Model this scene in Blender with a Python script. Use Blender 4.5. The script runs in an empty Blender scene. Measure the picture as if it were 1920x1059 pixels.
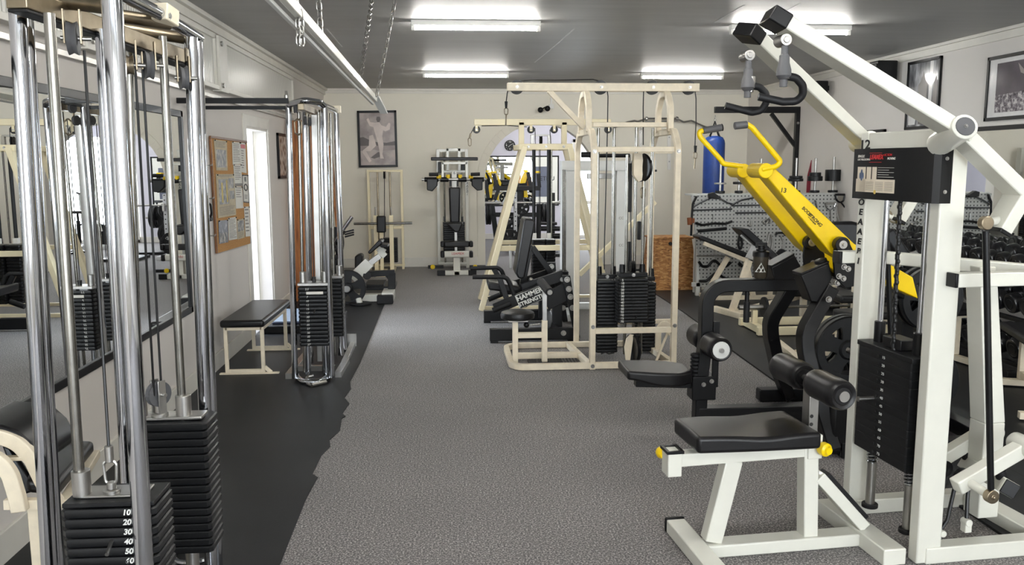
import bpy, bmesh, math, random
from mathutils import Vector, Matrix, Quaternion
random.seed(7)
SC = bpy.context.scene
COL = SC.collection
PI = math.pi
V = Vector
# ------------------------------------------------------------------ camera model
F, CX, CY, H = 1600., 960., 529.5, 1.65
PITCH = math.atan(224.5/F); YAW = math.atan(122/F); ROLL = math.radians(0.2)
def cam_to_world(x, y, z):            # x right, y up, z forward
    c, s = math.cos(ROLL), math.sin(ROLL); x, y = x*c+y*s, -x*s+y*c
    c, s = math.cos(PITCH), math.sin(PITCH); f, u = c*z+s*y, -s*z+c*y
    c, s = math.cos(YAW), math.sin(YAW)
    return V((x*c+f*s, -x*s+f*c, u))
CAMP = V((0, 0, H))
def ray(px, py): return cam_to_world((px-CX)/F, -(py-CY)/F, 1.0)
def P(px, py, Y):                     # the point of the room at depth Y seen along that direction
    r = ray(px, py); return CAMP + r*(Y/r.y)
def PX(px, py, X):
    r = ray(px, py); return CAMP + r*(X/r.x)
def G(px, py, z=0.0):
    r = ray(px, py); return CAMP + r*((z-H)/r.z)
cd = bpy.data.cameras.new('camera'); cam = bpy.data.objects.new('camera', cd); COL.objects.link(cam)
cd.sensor_width = 36; cd.lens = F/1920*36; cd.clip_start = .02; cd.clip_end = 200
_r, _u, _f = cam_to_world(1,0,0), cam_to_world(0,1,0), cam_to_world(0,0,1)
cam.matrix_world = Matrix(((_r.x,_u.x,-_f.x,0),(_r.y,_u.y,-_f.y,0),(_r.z,_u.z,-_f.z,H),(0,0,0,1)))
SC.camera = cam
vs = SC.view_settings
vs.view_transform = 'Standard'; vs.look = 'None'; vs.gamma = 1; vs.use_curve_mapping = False; vs.exposure = 0.0

# ------------------------------------------------------------------ materials
def lin(c):
    c /= 255.; return c/12.92 if c <= .04045 else ((c+.055)/1.055)**2.4
def C(r, g, b): return (lin(r), lin(g), lin(b), 1)
def nodes(name):
    m = bpy.data.materials.new(name); m.use_nodes = True
    nt = m.node_tree; return m, nt, nt.nodes['Principled BSDF']
def coord(nt, scale=(1,1,1), kind='Object'):
    tc = nt.nodes.new('ShaderNodeTexCoord'); mp = nt.nodes.new('ShaderNodeMapping')
    mp.inputs['Scale'].default_value = scale
    nt.links.new(tc.outputs[kind], mp.inputs[0]); return mp.outputs[0]
def noise(nt, vec, scale, detail=4, rough=.55):
    n = nt.nodes.new('ShaderNodeTexNoise'); n.inputs['Scale'].default_value = scale
    n.inputs['Detail'].default_value = detail; n.inputs['Roughness'].default_value = rough
    nt.links.new(vec, n.inputs['Vector']); return n.outputs['Fac']
def ramp(nt, fac, stops, interp='LINEAR'):
    r = nt.nodes.new('ShaderNodeValToRGB'); r.color_ramp.interpolation = interp
    e = r.color_ramp.elements
    while len(e) < len(stops): e.new(.5)
    for el, (p, c) in zip(e, stops): el.position = p; el.color = c
    nt.links.new(fac, r.inputs[0]); return r.outputs[0]
def bump(nt, b, fac, strength=.2, dist=.002):
    n = nt.nodes.new('ShaderNodeBump'); n.inputs['Strength'].default_value = strength; n.inputs['Distance'].default_value = dist
    nt.links.new(fac, n.inputs['Height']); nt.links.new(n.outputs[0], b.inputs['Normal'])
def mixc(nt, fac, a, b):
    n = nt.nodes.new('ShaderNodeMixRGB')
    nt.links.new(fac, n.inputs[0])
    for i, x in ((1, a), (2, b)):
        if isinstance(x, tuple): n.inputs[i].default_value = x
        else: nt.links.new(x, n.inputs[i])
    return n.outputs[0]
def paint(name, col, rough=.4, chip=None, metal=0, spec=.5, var=.08, nscale=6, coat=0, bumpy=0):
    m, nt, b = nodes(name)
    v = coord(nt)
    d = tuple(x*(1-var) for x in col[:3])+(1,); l = tuple(min(1, x*(1+var)) for x in col[:3])+(1,)
    c = ramp(nt, noise(nt, v, nscale), [(.35, d), (.65, l)])
    if chip:
        k = ramp(nt, noise(nt, v, 28, 6, .7), [(.70, (0,0,0,1)), (.73, (1,1,1,1))])
        c = mixc(nt, k, c, chip)
    nt.links.new(c, b.inputs['Base Color'])
    b.inputs['Roughness'].default_value = rough; b.inputs['Metallic'].default_value = metal
    b.inputs['Specular IOR Level'].default_value = spec
    if coat: b.inputs['Coat Weight'].default_value = coat
    if bumpy: bump(nt, b, noise(nt, v, 300, 2), bumpy, .0006)
    return m
def emit(name, col, strength):
    m, nt, b = nodes(name)
    b.inputs['Base Color'].default_value = col
    b.inputs['Emission Color'].default_value = col; b.inputs['Emission Strength'].default_value = strength
    return m
M = {}
M['white'] = paint('white_powdercoat', C(219,218,207), .32, var=.03, coat=.2)
M['cream'] = paint('cream_paint', C(238,227,202), .42, chip=C(120,88,62), var=.05, nscale=10)
M['creamb'] = paint('butter_cream_paint', C(246,233,196), .4, var=.03)
M['chipped'] = paint('chipped_cream_paint', C(238,225,200), .45, chip=C(92,78,66), var=.06, nscale=16)
M['black'] = paint('black_powdercoat', C(13,13,15), .36, var=.15, spec=.32)
M['vinyl'] = paint('black_vinyl', C(17,16,18), .38, var=.12, nscale=14, bumpy=.25, spec=.4)
M['foam'] = paint('black_foam', C(20,20,22), .55, var=.1, spec=.35)
M['rubber'] = paint('black_rubber', C(19,19,21), .55, var=.15, spec=.35)
M['iron'] = paint('black_cast_iron', C(16,17,19), .42, var=.2, nscale=20, bumpy=.15, spec=.35)
M['yellow'] = paint('yellow_powdercoat', C(240,204,0), .34, var=.03, coat=.1, spec=.4)
M['chrome'] = paint('polished_chrome', C(190,192,197), .08, metal=1, var=.05)
M['rod'] = paint('worn_steel_rod', C(150,148,142), .24, metal=1, var=.12, nscale=18)
M['steel'] = paint('brushed_steel', C(176,174,170), .34, metal=1, var=.1)
M['oldsteel'] = paint('tarnished_steel', C(150,138,118), .38, metal=1, var=.25, nscale=9)
M['cable'] = paint('black_cable', C(18,18,19), .45)
M['grey'] = paint('grey_rubber', C(86,86,88), .55)
M['greypaint'] = paint('light_grey_paint', C(216,217,213), .4, var=.03)
M['pvc'] = paint('white_plastic', C(232,230,224), .35, var=.02)
M['ink'] = paint('black_ink', C(14,14,14), .6)
M['marker'] = paint('white_marker', C(225,225,220), .7)
M['red'] = paint('red_print', C(190,32,38), .5)
M['redband'] = paint('red_rubber_band', C(128,24,44), .5)
M['blue'] = paint('blue_vinyl', C(30,64,138), .42, var=.12, nscale=8, bumpy=.2)
M['brown'] = paint('brown_leather', C(134,74,36), .6, var=.15)
M['navy'] = paint('dark_navy_plastic', C(22,30,58), .5)
M['bluegrey'] = paint('blue_grey_mat', C(112,124,138), .6)
M['paper'] = paint('white_paper', C(224,221,212), .8, var=.04)
M['smoke'] = paint('smoky_plastic', C(62,56,46), .25, var=.1)

def flat_noise_mat(name, stops, scale, rough=.6, stretch=(1,1,1), detail=6, bmp=0, kind='Object'):
    m, nt, b = nodes(name); v = coord(nt, stretch, kind)
    f = noise(nt, v, scale, detail, .6); nt.links.new(ramp(nt, f, stops), b.inputs['Base Color'])
    b.inputs['Roughness'].default_value = rough
    if bmp: bump(nt, b, f, bmp, .003)
    return m
M['wood'] = flat_noise_mat('orange_pine', [(.3, C(128,72,30)), (.5, C(176,108,52)), (.7, C(196,132,70))], 6, .5, (6,6,.6))
M['cork'] = flat_noise_mat('cork', [(.35, C(176,122,62)), (.65, C(206,156,92))], 90, .85, bmp=.2)
M['frame_wood'] = flat_noise_mat('dark_stained_wood', [(.35, C(92,56,28)), (.65, C(140,92,50))], 8, .5, (8,8,1))
# ------------------------------------------------------------------ mesh builder
class MB:
    def __init__(s): s.v = []; s.f = []
    def add(s, vs, fs):
        n = len(s.v); s.v += [V(p) for p in vs]; s.f += [tuple(i+n for i in f) for f in fs]; return s
    def hexa(s, p):   # 8 points: bottom loop 0-3, top loop 4-7
        return s.add(p, [(0,3,2,1),(4,5,6,7),(0,1,5,4),(1,2,6,5),(2,3,7,6),(3,0,4,7)])
    def box(s, c, d, rot=None):
        c = V(c); h = V(d)/2; R = rot.to_matrix() if rot is not None else Matrix.Identity(3)
        return s.hexa([c+R@V((x*h.x, y*h.y, z*h.z)) for z in (-1,1) for x, y in ((-1,-1),(1,-1),(1,1),(-1,1))])
    def box2(s, a, b):
        a, b = V(a), V(b); return s.box((a+b)/2, [abs(x) for x in (b-a)])
    def beam(s, a, b, w, h, up=(0,0,1)):   # w across, h along up
        a, b = V(a), V(b); d = (b-a).normalized(); up = V(up)
        x = d.cross(up)
        if x.length < 1e-4: x = d.cross(V((0,1,0)))
        x.normalize(); u = x.cross(d).normalized()
        return s.hexa([p+x*(i*w/2)+u*(j*h/2) for p in (a, b) for i, j in ((-1,-1),(1,-1),(1,1),(-1,1))])
    def sweep(s, pts, prof, up=None, closed=False, caps=True):
        pts = [V(p) for p in pts]; n = len(pts); k = len(prof); rings = []
        U = None
        for i, p in enumerate(pts):
            a = pts[i-1] if (i or closed) else None; b = pts[(i+1) % n] if (i < n-1 or closed) else None
            d0 = (p-a).normalized() if a is not None else None; d1 = (b-p).normalized() if b is not None else None
            d = (d0+d1) if (d0 is not None and d1 is not None) else (d0 if d1 is None else d1)
            if d.length < 1e-6: d = d0
            d = d.normalized()
            sc = 1.0
            if d0 is not None and d1 is not None:
                cs = max(.35, d.dot(d0)); sc = 1/cs
            if up is not None: u = V(up)
            elif U is None: u = V((0,0,1)) if abs(d.z) < .9 else V((0,1,0))
            else: u = U
            x = d.cross(u)
            if x.length < 1e-4: x = d.cross(V((1,0,0)))
            x.normalize(); u = x.cross(d).normalized(); U = u
            # stretch in the bending direction
            bd = None
            if d0 is not None and d1 is not None:
                bd = d1-d0
                if bd.length > 1e-5: bd = (bd-d*bd.dot(d)).normalized()
                else: bd = None
            ring = []
            for q in prof:
                o = x*q[0]+u*q[1]
                if bd is not None: o = o+bd*(o.dot(bd)*(sc-1))
                ring.append(p+o)
            rings.append(ring)
        fs = []
        for i in range(n if closed else n-1):
            for j in range(k):
                A = i*k+j; B = i*k+(j+1) % k; Cc = ((i+1) % n)*k+(j+1) % k; D = ((i+1) % n)*k+j
                fs.append((A, B, Cc, D))
        if not closed and caps: fs += [tuple(reversed(range(k))), tuple((n-1)*k+j for j in range(k))]
        return s.add([q for r in rings for q in r], fs)
    def tube(s, pts, r, n=10, fil=0, closed=False, seg=5):
        if fil: pts = fillet(pts, fil, seg, closed)
        return s.sweep(pts, [(r*math.cos(2*PI*i/n), r*math.sin(2*PI*i/n)) for i in range(n)], closed=closed)
    def rtube(s, pts, w, h, up=None, fil=0, closed=False, seg=6):  # rectangular section: w across up, h along up
        if fil: pts = fillet(pts, fil, seg, closed)
        return s.sweep(pts, [(-w/2,-h/2),(w/2,-h/2),(w/2,h/2),(-w/2,h/2)], up=up, closed=closed)
    def cyl(s, a, b, r, r1=None, n=20):
        a, b = V(a), V(b); d = (b-a).normalized(); r1 = r if r1 is None else r1
        x = d.orthogonal().normalized(); y = d.cross(x)
        vs = [p+x*(q*math.cos(2*PI*i/n))+y*(q*math.sin(2*PI*i/n)) for p, q in ((a, r), (b, r1)) for i in range(n)]
        return s.add(vs, [(i, (i+1) % n, n+(i+1) % n, n+i) for i in range(n)]+[tuple(reversed(range(n))), tuple(range(n, 2*n))])
    def lathe(s, prof, o, axis=(0,0,1), n=28):   # prof: list of (r, t along axis)
        o = V(o); d = V(axis).normalized(); x = d.orthogonal().normalized(); y = d.cross(x); k = len(prof)
        vs = [o+d*t+x*(r*math.cos(2*PI*i/n))+y*(r*math.sin(2*PI*i/n)) for i in range(n) for r, t in prof]
        fs = [(i*k+j, ((i+1) % n)*k+j, ((i+1) % n)*k+j+1, i*k+j+1) for i in range(n) for j in range(k-1)]
        return s.add(vs, fs)
    def prism(s, pts, d):      # closed outline (3d points) pushed along d
        d = V(d); k = len(pts); pts = [V(p) for p in pts]
        return s.add(pts+[p+d for p in pts], [tuple(reversed(range(k))), tuple(range(k, 2*k))]+[(i, (i+1) % k, k+(i+1) % k, k+i) for i in range(k)])
    def sphere(s, c, r, n=14, m=8, sq=(1,1,1)):
        c = V(c); vs = [c+V((0,0,-r*sq[2]))]; fs = []
        for j in range(1, m):
            t = PI*j/m
            vs += [c+V((r*sq[0]*math.sin(t)*math.cos(2*PI*i/n), r*sq[1]*math.sin(t)*math.sin(2*PI*i/n), -r*sq[2]*math.cos(t))) for i in range(n)]
        vs.append(c+V((0,0,r*sq[2]))); L = len(vs)-1
        for i in range(n):
            fs.append((0, 1+(i+1) % n, 1+i)); fs.append((L, L-n+i, L-n+(i+1) % n))
        for j in range(m-2):
            for i in range(n):
                a = 1+j*n+i; b = 1+j*n+(i+1) % n; fs.append((a, b, b+n, a+n))
        return s.add(vs, fs)
    def mirror(s, axis):
        n = len(s.v); vs = []
        for p in s.v: q = p.copy(); q[axis] = -q[axis]; vs.append(q)
        fs = [tuple(reversed(f)) for f in s.f]; return s.add(vs, fs)
    def mesh(s, name, mat, ang=35):
        me = bpy.data.meshes.new(name); me.from_pydata([tuple(p) for p in s.v], [], s.f)
        bm = bmesh.new(); bm.from_mesh(me); bmesh.ops.recalc_face_normals(bm, faces=bm.faces); bm.to_mesh(me); bm.free()
        me.polygons.foreach_set('use_smooth', [True]*len(me.polygons)); me.set_sharp_from_angle(angle=math.radians(ang))
        if mat: me.materials.append(M[mat] if isinstance(mat, str) else mat)
        return me
def fillet(pts, r, seg=5, closed=False):
    pts = [V(p) for p in pts]; n = len(pts); out = []
    for i in range(n):
        if not closed and i in (0, n-1): out.append(pts[i]); continue
        a, p, b = pts[i-1], pts[i], pts[(i+1) % n]
        u, w = (a-p), (b-p); lu, lw = u.length, w.length; u.normalize(); w.normalize()
        ang = u.angle(w)
        if ang > PI-.05: out.append(p); continue
        t = min(r/math.tan(ang/2), lu*.48, lw*.48); rr = t*math.tan(ang/2)
        c = p+(u+w).normalized()*(rr/math.sin(ang/2)); s0 = p+u*t-c; s1 = p+w*t-c
        for k in range(seg+1):
            th = s0.angle(s1, 0); q = k/seg
            out.append(c+(s0*math.sin((1-q)*th)+s1*math.sin(q*th))/math.sin(th) if 1e-3 < th < 3.1 else (s0.lerp(s1, q)+c))
    return out
def bevel(o, w, seg=2, ang=40):
    m = o.modifiers.new('bevel', 'BEVEL'); m.width = w; m.segments = seg; m.limit_method = 'ANGLE'; m.angle_limit = math.radians(ang)
    m.use_clamp_overlap = True
    if o.data: o.data.set_sharp_from_angle(angle=math.radians(60))
    return o
def subsurf(o, lv=2):
    m = o.modifiers.new('subsurf', 'SUBSURF'); m.levels = lv; m.render_levels = lv; return o
def setp(o, label=None, cat=None, group=None, kind=None):
    if label: o['label'] = label
    if cat: o['category'] = cat
    if group: o['group'] = group
    if kind: o['kind'] = kind
    return o
class T:
    """A thing: an Empty at its base; parts are meshes in its local frame."""
    def __init__(s, name, label, cat, loc=(0,0,0), rz=0, group=None):
        s.o = bpy.data.objects.new(name, None); s.o.empty_display_size = .1; COL.objects.link(s.o)
        s.o.location = loc; s.o.rotation_euler = (0, 0, math.radians(rz))
        s.M = Matrix.Translation(V(loc)) @ Matrix.Rotation(math.radians(rz), 4, 'Z'); s.I = s.M.inverted()
        setp(s.o, label, cat, group)
    def l(s, p): return s.I @ V(p)                    # world -> local
    def pl(s, axis, c, px, py):                       # local point on local plane axis=c in that direction
        r = ray(px, py); o = s.I @ CAMP; d = s.I.to_3x3() @ r
        return o + d*((c-o[axis])/d[axis])
    def x(s, c, px, py): return s.pl(0, c, px, py)
    def y(s, c, px, py): return s.pl(1, c, px, py)
    def z(s, c, px, py): return s.pl(2, c, px, py)
    def part(s, name, mb, mat, parent=None, bev=.003, seg=2, label=None, loc=(0,0,0), ang=35):
        me = mb if isinstance(mb, bpy.types.Mesh) else mb.mesh(name, mat, ang)
        o = bpy.data.objects.new(name, me); COL.objects.link(o)
        o.parent = parent or s.o; o.location = loc
        if bev: bevel(o, bev, seg)
        if label: o['label'] = label
        return o
def single(name, mb, mat, label, cat, group=None, bev=0, seg=2, kind=None, loc=(0,0,0)):
    loc = V(loc)
    if loc.length: mb.v = [p-loc for p in mb.v]
    o = bpy.data.objects.new(name, mb.mesh(name, mat)); COL.objects.link(o); o.location = loc
    if bev: bevel(o, bev, seg)
    return setp(o, label, cat, group, kind)
def struct(name, mb, mat, bev=0, parent=None):
    o = bpy.data.objects.new(name, mb.mesh(name, mat)); COL.objects.link(o)
    if parent: o.parent = parent
    else: o['kind'] = 'structure'
    if bev: bevel(o, bev)
    return o
def dup(o, loc=None, rz=None, label=None, group=None):
    c = o.copy(); COL.objects.link(c)
    if loc is not None: c.location = loc
    if rz is not None: c.rotation_euler = (0, 0, rz)
    if label: c['label'] = label
    if group: c['group'] = group
    for ch in list(o.children):
        d = ch.copy(); COL.objects.link(d); d.parent = c
        for g in list(ch.children):
            e = g.copy(); COL.objects.link(e); e.parent = d
    return c
_fonts = {}
def text_mesh(txt, size, mat, ext=.0006, shear=0, align='CENTER', bold=0):
    cu = bpy.data.curves.new('lettering', 'FONT'); cu.body = txt; cu.size = size; cu.extrude = ext; cu.shear = shear
    cu.align_x = align; cu.align_y = 'CENTER'; cu.offset = bold
    o = bpy.data.objects.new('lettering', cu); COL.objects.link(o)
    dg = bpy.context.evaluated_depsgraph_get(); me = bpy.data.meshes.new_from_object(o.evaluated_get(dg))
    bpy.data.objects.remove(o); me.materials.clear(); me.materials.append(M[mat] if isinstance(mat, str) else mat)
    me.name = 'lettering'; return me
def text(parent, txt, size, loc, xdir, ydir, mat='ink', name='lettering', sx=1, **k):
    me = text_mesh(txt, size, mat, **k)
    if sx != 1: me.transform(Matrix.Diagonal((sx, 1, 1, 1)))
    o = bpy.data.objects.new(name, me); COL.objects.link(o); o.parent = parent
    x = V(xdir).normalized(); z = x.cross(V(ydir)).normalized(); y = z.cross(x)
    Mx = Matrix(((x.x,y.x,z.x,loc[0]),(x.y,y.y,z.y,loc[1]),(x.z,y.z,z.z,loc[2]),(0,0,0,1)))
    o.matrix_local = Mx; return o
def sstep(a, b, t): t = max(0, min(1, (t-a)/(b-a))); return t*t*(3-2*t)
# ------------------------------------------------------------------ the room
XL, XR, YB, YF, ZC = -1.87, 4.88, 13.7, -4.0, 2.80
def wallmat(name, col, rough=.75, b=.12):
    m, nt, bs = nodes(name); v = coord(nt)
    d = tuple(x*.955 for x in col[:3])+(1,)
    nt.links.new(ramp(nt, noise(nt, v, 1.3, 5), [(.3, d), (.7, col)]), bs.inputs['Base Color'])
    bs.inputs['Roughness'].default_value = rough; bump(nt, bs, noise(nt, v, 120, 4), b, .001); return m
M['wall'] = wallmat('cream_plaster', C(236,231,217))
M['wallr'] = wallmat('white_plaster', C(226,221,214))
M['trim'] = paint('white_gloss_trim', C(226,222,212), .4, var=.03)
M['wall2'] = wallmat('cool_white_plaster', C(224,222,230))
# grey painted board ceiling
m, nt, b = nodes('grey_ceiling_paint'); v = coord(nt)
f = noise(nt, coord(nt, (.6, 5, 1)), 1.6, 5)
nt.links.new(ramp(nt, f, [(.3, C(168,168,166)), (.7, C(178,178,176))]), b.inputs['Base Color'])
b.inputs['Roughness'].default_value = .5; b.inputs['Specular IOR Level'].default_value = .3; bump(nt, b, f, .12, .02); M['ceil'] = m
# speckled loop carpet
m, nt, b = nodes('grey_speckled_carpet'); v = coord(nt)
n1 = noise(nt, v, 115, 3, .8); n2 = noise(nt, v, 1.1, 4)
c1 = ramp(nt, n1, [(.36, C(26,24,24)), (.46, C(85,81,80)), (.54, C(123,118,116)), (.63, C(208,201,196))])
c2 = ramp(nt, n2, [(.3, (.80,.80,.80,1)), (.7, (1,1,1,1))])
mx = nt.nodes.new('ShaderNodeMixRGB'); mx.blend_type = 'MULTIPLY'; mx.inputs[0].default_value = 1
nt.links.new(c1, mx.inputs[1]); nt.links.new(c2, mx.inputs[2]); nt.links.new(mx.outputs[0], b.inputs['Base Color'])
b.inputs['Roughness'].default_value = .8; b.inputs['Sheen Weight'].default_value = .15
bump(nt, b, n1, .2, .003); M['carpet'] = m
def rubbermat(name, lines):
    m, nt, b = nodes(name); v = coord(nt)
    n1 = noise(nt, v, 2.2, 5); n2 = noise(nt, v, 220, 3)
    c = ramp(nt, n1, [(.3, C(25,26,28)), (.7, C(34,35,37))])
    if lines:
        br = nt.nodes.new('ShaderNodeTexBrick'); nt.links.new(coord(nt), br.inputs['Vector'])
        br.inputs['Scale'].default_value = 1.0; br.offset = 0; br.inputs['Brick Width'].default_value = 1.0; br.inputs['Row Height'].default_value = 1.0
        br.inputs['Mortar Size'].default_value = .006; br.inputs['Color1'].default_value = (0,0,0,1); br.inputs['Color2'].default_value = (0,0,0,1)
        br.inputs['Mortar'].default_value = (1,1,1,1)
        c = mixc(nt, br.outputs['Color'], c, C(14,14,15))
    nt.links.new(c, b.inputs['Base Color']); b.inputs['Roughness'].default_value = .5
    b.inputs['Specular IOR Level'].default_value = .3
    bump(nt, b, n2, .25, .0015); return m
M['mat'] = rubbermat('black_rubber_sheet', False); M['tile'] = rubbermat('black_rubber_tiles', True)
m, nt, b = nodes('mirror_glass'); b.inputs['Base Color'].default_value = (.86,.88,.88,1); b.inputs['Metallic'].default_value = 1; b.inputs['Roughness'].default_value = .004; M['mirror'] = m
# fluted polycarbonate
m, nt, b = nodes('fluted_polycarbonate'); v = coord(nt)
w = nt.nodes.new('ShaderNodeTexWave'); w.wave_type = 'BANDS'; w.bands_direction = 'Y'; w.inputs['Scale'].default_value = 8
nt.links.new(v, w.inputs['Vector']); b.inputs['Base Color'].default_value = C(222,220,212); b.inputs['Roughness'].default_value = .25
bump(nt, b, w.outputs['Fac'], .5, .006); M['fluted'] = m

struct('floor', MB().box2((XL-3, YF-.2, -.1), (XR+.2, 20.2, 0)), 'carpet')
# rubber sheet on the left with a torn, uneven edge
pts = [(XL+.0, 1.5)]
edge = [(-.70,1.5),(-.715,2.4),(-.71,3.4),(-.715,4.1),(-.70,4.4),(-.735,4.45),(-.73,4.75),(-.70,4.9),(-.72,5.02),(-.68,5.2),(-.70,5.45),(-.68,5.5),(-.71,5.56),(-.69,5.8),(-.74,5.95),(-.72,6.2),(-.75,6.4),(-.735,7.0),(-.745,9.0),(-.742,10.9),(-.75,11.45)]
out = [(XL,1.5)]+edge+[(XL,11.45)]
struct('floor_rubber_sheet', MB().prism([(x, y, .0005) for x, y in out], (0,0,.006)), 'mat')
out = [(2.42,1.5),(XR,1.5),(XR,11.6),(2.62,11.6),(2.60,9.2),(2.56,8.0),(2.56,7.75),(2.50,7.7),(2.46,6.2)]
struct('floor_rubber_tiles', MB().prism([(x, y, .0005) for x, y in out], (0,0,.012)), 'tile')
struct('ceiling', MB().box2((XL-.2, YF-.2, ZC), (XR+.2, YB+.25, ZC+.15)), 'ceil')
# left wall with a door opening
D0, D1, DZ, WT = 8.28, 9.25, 2.0, .13
w = MB(); w.box2((XL-WT, YF, 0), (XL, D0, ZC)); w.box2((XL-WT, D1, 0), (XL, YB+.2, ZC)); w.box2((XL-WT, D0, DZ), (XL, D1, ZC))
M['walll'] = wallmat('left_wall_plaster', C(224,218,211)); struct('wall_left', w, 'walll')
w = MB(); w.box2((XR, YF, 0), (XR+WT, YB+.2, ZC)); struct('wall_right', w, 'wallr')
# back wall with a round arch
AX, AR, AZ = 1.515, .90, 1.36
w = MB(); y0, y1 = YB, YB+.22
w.box2((XL-WT, y0, 0), (AX-AR, y1, ZC)); w.box2((AX+AR, y0, 0), (XR+WT, y1, ZC))
n = 28
for i in range(n):
    a0, a1 = PI-PI*i/n, PI-PI*(i+1)/n
    p0 = (AX+AR*math.cos(a0), AZ+AR*math.sin(a0)); p1 = (AX+AR*math.cos(a1), AZ+AR*math.sin(a1))
    w.hexa([(p0[0],y0,p0[1]),(p1[0],y0,p1[1]),(p1[0],y1,p1[1]),(p0[0],y1,p0[1]),(p0[0],y0,ZC),(p1[0],y0,ZC),(p1[0],y1,ZC),(p0[0],y1,ZC)])
struct('wall_back', w, 'wall')
w = MB(); RO = AR+.125
w.box2((AX-RO, y0-.018, 0), (AX-AR, y0+.002, AZ)); w.box2((AX+AR, y0-.018, 0), (AX+RO, y0+.002, AZ))
for i in range(n):
    q = []
    for a in (PI-PI*i/n, PI-PI*(i+1)/n): q.append([(AX+r*math.cos(a), AZ+r*math.sin(a)) for r in (AR, RO)])
    (a, b_), (c, d) = q
    w.hexa([(p[0], y, p[1]) for y in (y0-.018, y0+.002) for p in (a, b_, d, c)])
struct('trim_1', w, 'wall', .003)
# front wall behind the photographer, with two tall unseen windows added as daylight fill
w = MB(); w.box2((XL-WT, YF-.15, 0), (XR+WT, YF, .7)); w.box2((XL-WT, YF-.15, 2.5), (XR+WT, YF, ZC))
w.box2((XL-WT, YF-.15, .7), (-1.2, YF, 2.5)); w.box2((1.3, YF-.15, .7), (1.9, YF, 2.5)); w.box2((4.3, YF-.15, .7), (XR+WT, YF, 2.5))
struct('wall_front', w, 'wall')
M['fill_glow'] = emit('fill_window', (.86,.93,1,1), 4.0)
for i, (a, c) in enumerate(((-1.2, 1.3), (1.9, 4.3))):
    f = MB()
    for x in (a, (a+c)/2-.02, c-.05): f.box2((x, YF-.1, .7), (x+.05, YF-.04, 2.5))
    for z in (.7, 2.45): f.box2((a, YF-.1, z), (c, YF-.04, z+.05))
    fo = struct('window_%d' % (i+3), f, 'trim')  # unseen window frames, added to hold the glowing fill panes
    struct('pane', MB().box2((a, YF-.09, .7), (c, YF-.08, 2.5)), 'fill_glow', parent=fo)
# cornices
c = MB()
c.box2((XL-.0, YF, ZC-.035), (XL+.06, YB, ZC)); c.box2((XL, YF, ZC-.10), (XL+.025, YB, ZC-.035)); struct('trim_left', c, 'trim', .004)
c = MB(); c.box2((XR-.03, YF, ZC-.03), (XR, YB, ZC)); c.box2((XR-.015, YF, ZC-.10), (XR, YB, ZC-.03)); struct('trim_right', c, 'trim', .003)
c = MB(); c.box2((XL, YB-.03, ZC-.035), (XR, YB, ZC)); c.box2((XL, YB-.012, ZC-.075), (XR, YB, ZC-.035)); struct('trim_back', c, 'trim', .003)
c = MB(); c.box2((XL, YF, 0), (XL+.018, D0-.12, .14)); c.box2((XL, D1+.09, 0), (XL+.018, YB, .14)); struct('baseboard_left', c, 'trim', .004)
c = MB(); c.box2((XL, YB-.018, 0), (AX-RO, YB, .15)); c.box2((AX+RO, YB-.018, 0), (XR, YB, .15)); struct('baseboard_back', c, 'trim', .004)
c = MB(); c.box2((XR-.018, YF, 0), (XR, YB, .14)); struct('baseboard_right', c, 'trim', .004)
# door in the left wall: frame, open leaf and the bright room behind
f = MB()
f.box2((XL-.001, D0-.12, 0), (XL+.014, D0, DZ+.11)); f.box2((XL-.001, D1, 0), (XL+.014, D1+.07, DZ+.11)); f.box2((XL-.001, D0, DZ), (XL+.014, D1, DZ+.11))
f.box2((XL-WT-.02, D0-.005, 0), (XL, D0+.025, DZ)); f.box2((XL-WT-.02, D1-.02, 0), (XL, D1+.005, DZ)); f.box2((XL-WT-.02, D0, DZ-.02), (XL, D1, DZ+.002))
do = struct('door_1', f, 'trim', .003)
struct('door_leaf', MB().box2((XL-WT-.85, D1-.07, .01), (XL-WT, D1-.03, DZ-.02)), 'trim', .003, parent=do)
w = MB(); w.box2((-4.6, 7.0, 0), (-4.5, 12.0, ZC)); w.box2((-4.6, 12.0, 0), (XL-WT, 12.1, ZC)); w.box2((-4.6, 6.9, 0), (XL-WT, 7.0, ZC)); 
struct('wall_side_room', w, 'wall2')
struct('ceiling_side_room', MB().box2((-4.6, 6.9, ZC), (XL-WT, 12.1, ZC+.1)), 'wall2')
# fluted clerestory panels on the left wall
for i, (a, c_) in enumerate(((2.2, 4.6), (4.75, 7.2), (7.45, 10.7))):
    f = MB(); z0, z1 = 2.26, 2.66
    f.box2((XL, a, z0), (XL+.05, a+.05, z1)); f.box2((XL, c_-.03, z0), (XL+.05, c_, z1))
    f.box2((XL, a, z0-.02), (XL+.06, c_, z0+.015)); f.box2((XL, a, z1-.02), (XL+.05, c_, z1+.02))
    if i < 2: f.box2((XL, c_, z0-.03), (XL+.07, c_+.25, z1+.01))
    o = struct('window_%d' % (i+5), f, 'trim', .003)
    struct('pane', MB().box2((XL+.012, a+.04, z0+.01), (XL+.03, c_-.02, z1-.01)), 'fluted', parent=o)
    hb = MB(); hb.cyl((XL+.07, c_+.06, z0+.02), (XL+.085, c_+.06, z0+.02), .02); hb.cyl((XL+.07, c_+.06, z1-.05), (XL+.085, c_+.06, z1-.05), .02)
    if i < 2: struct('latch', hb, 'steel', parent=o)
c = MB(); c.box2((XL, 2.0, 2.17), (XL+.03, 10.75, 2.20)); struct('trim_2', c, 'steel', .002)
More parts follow.
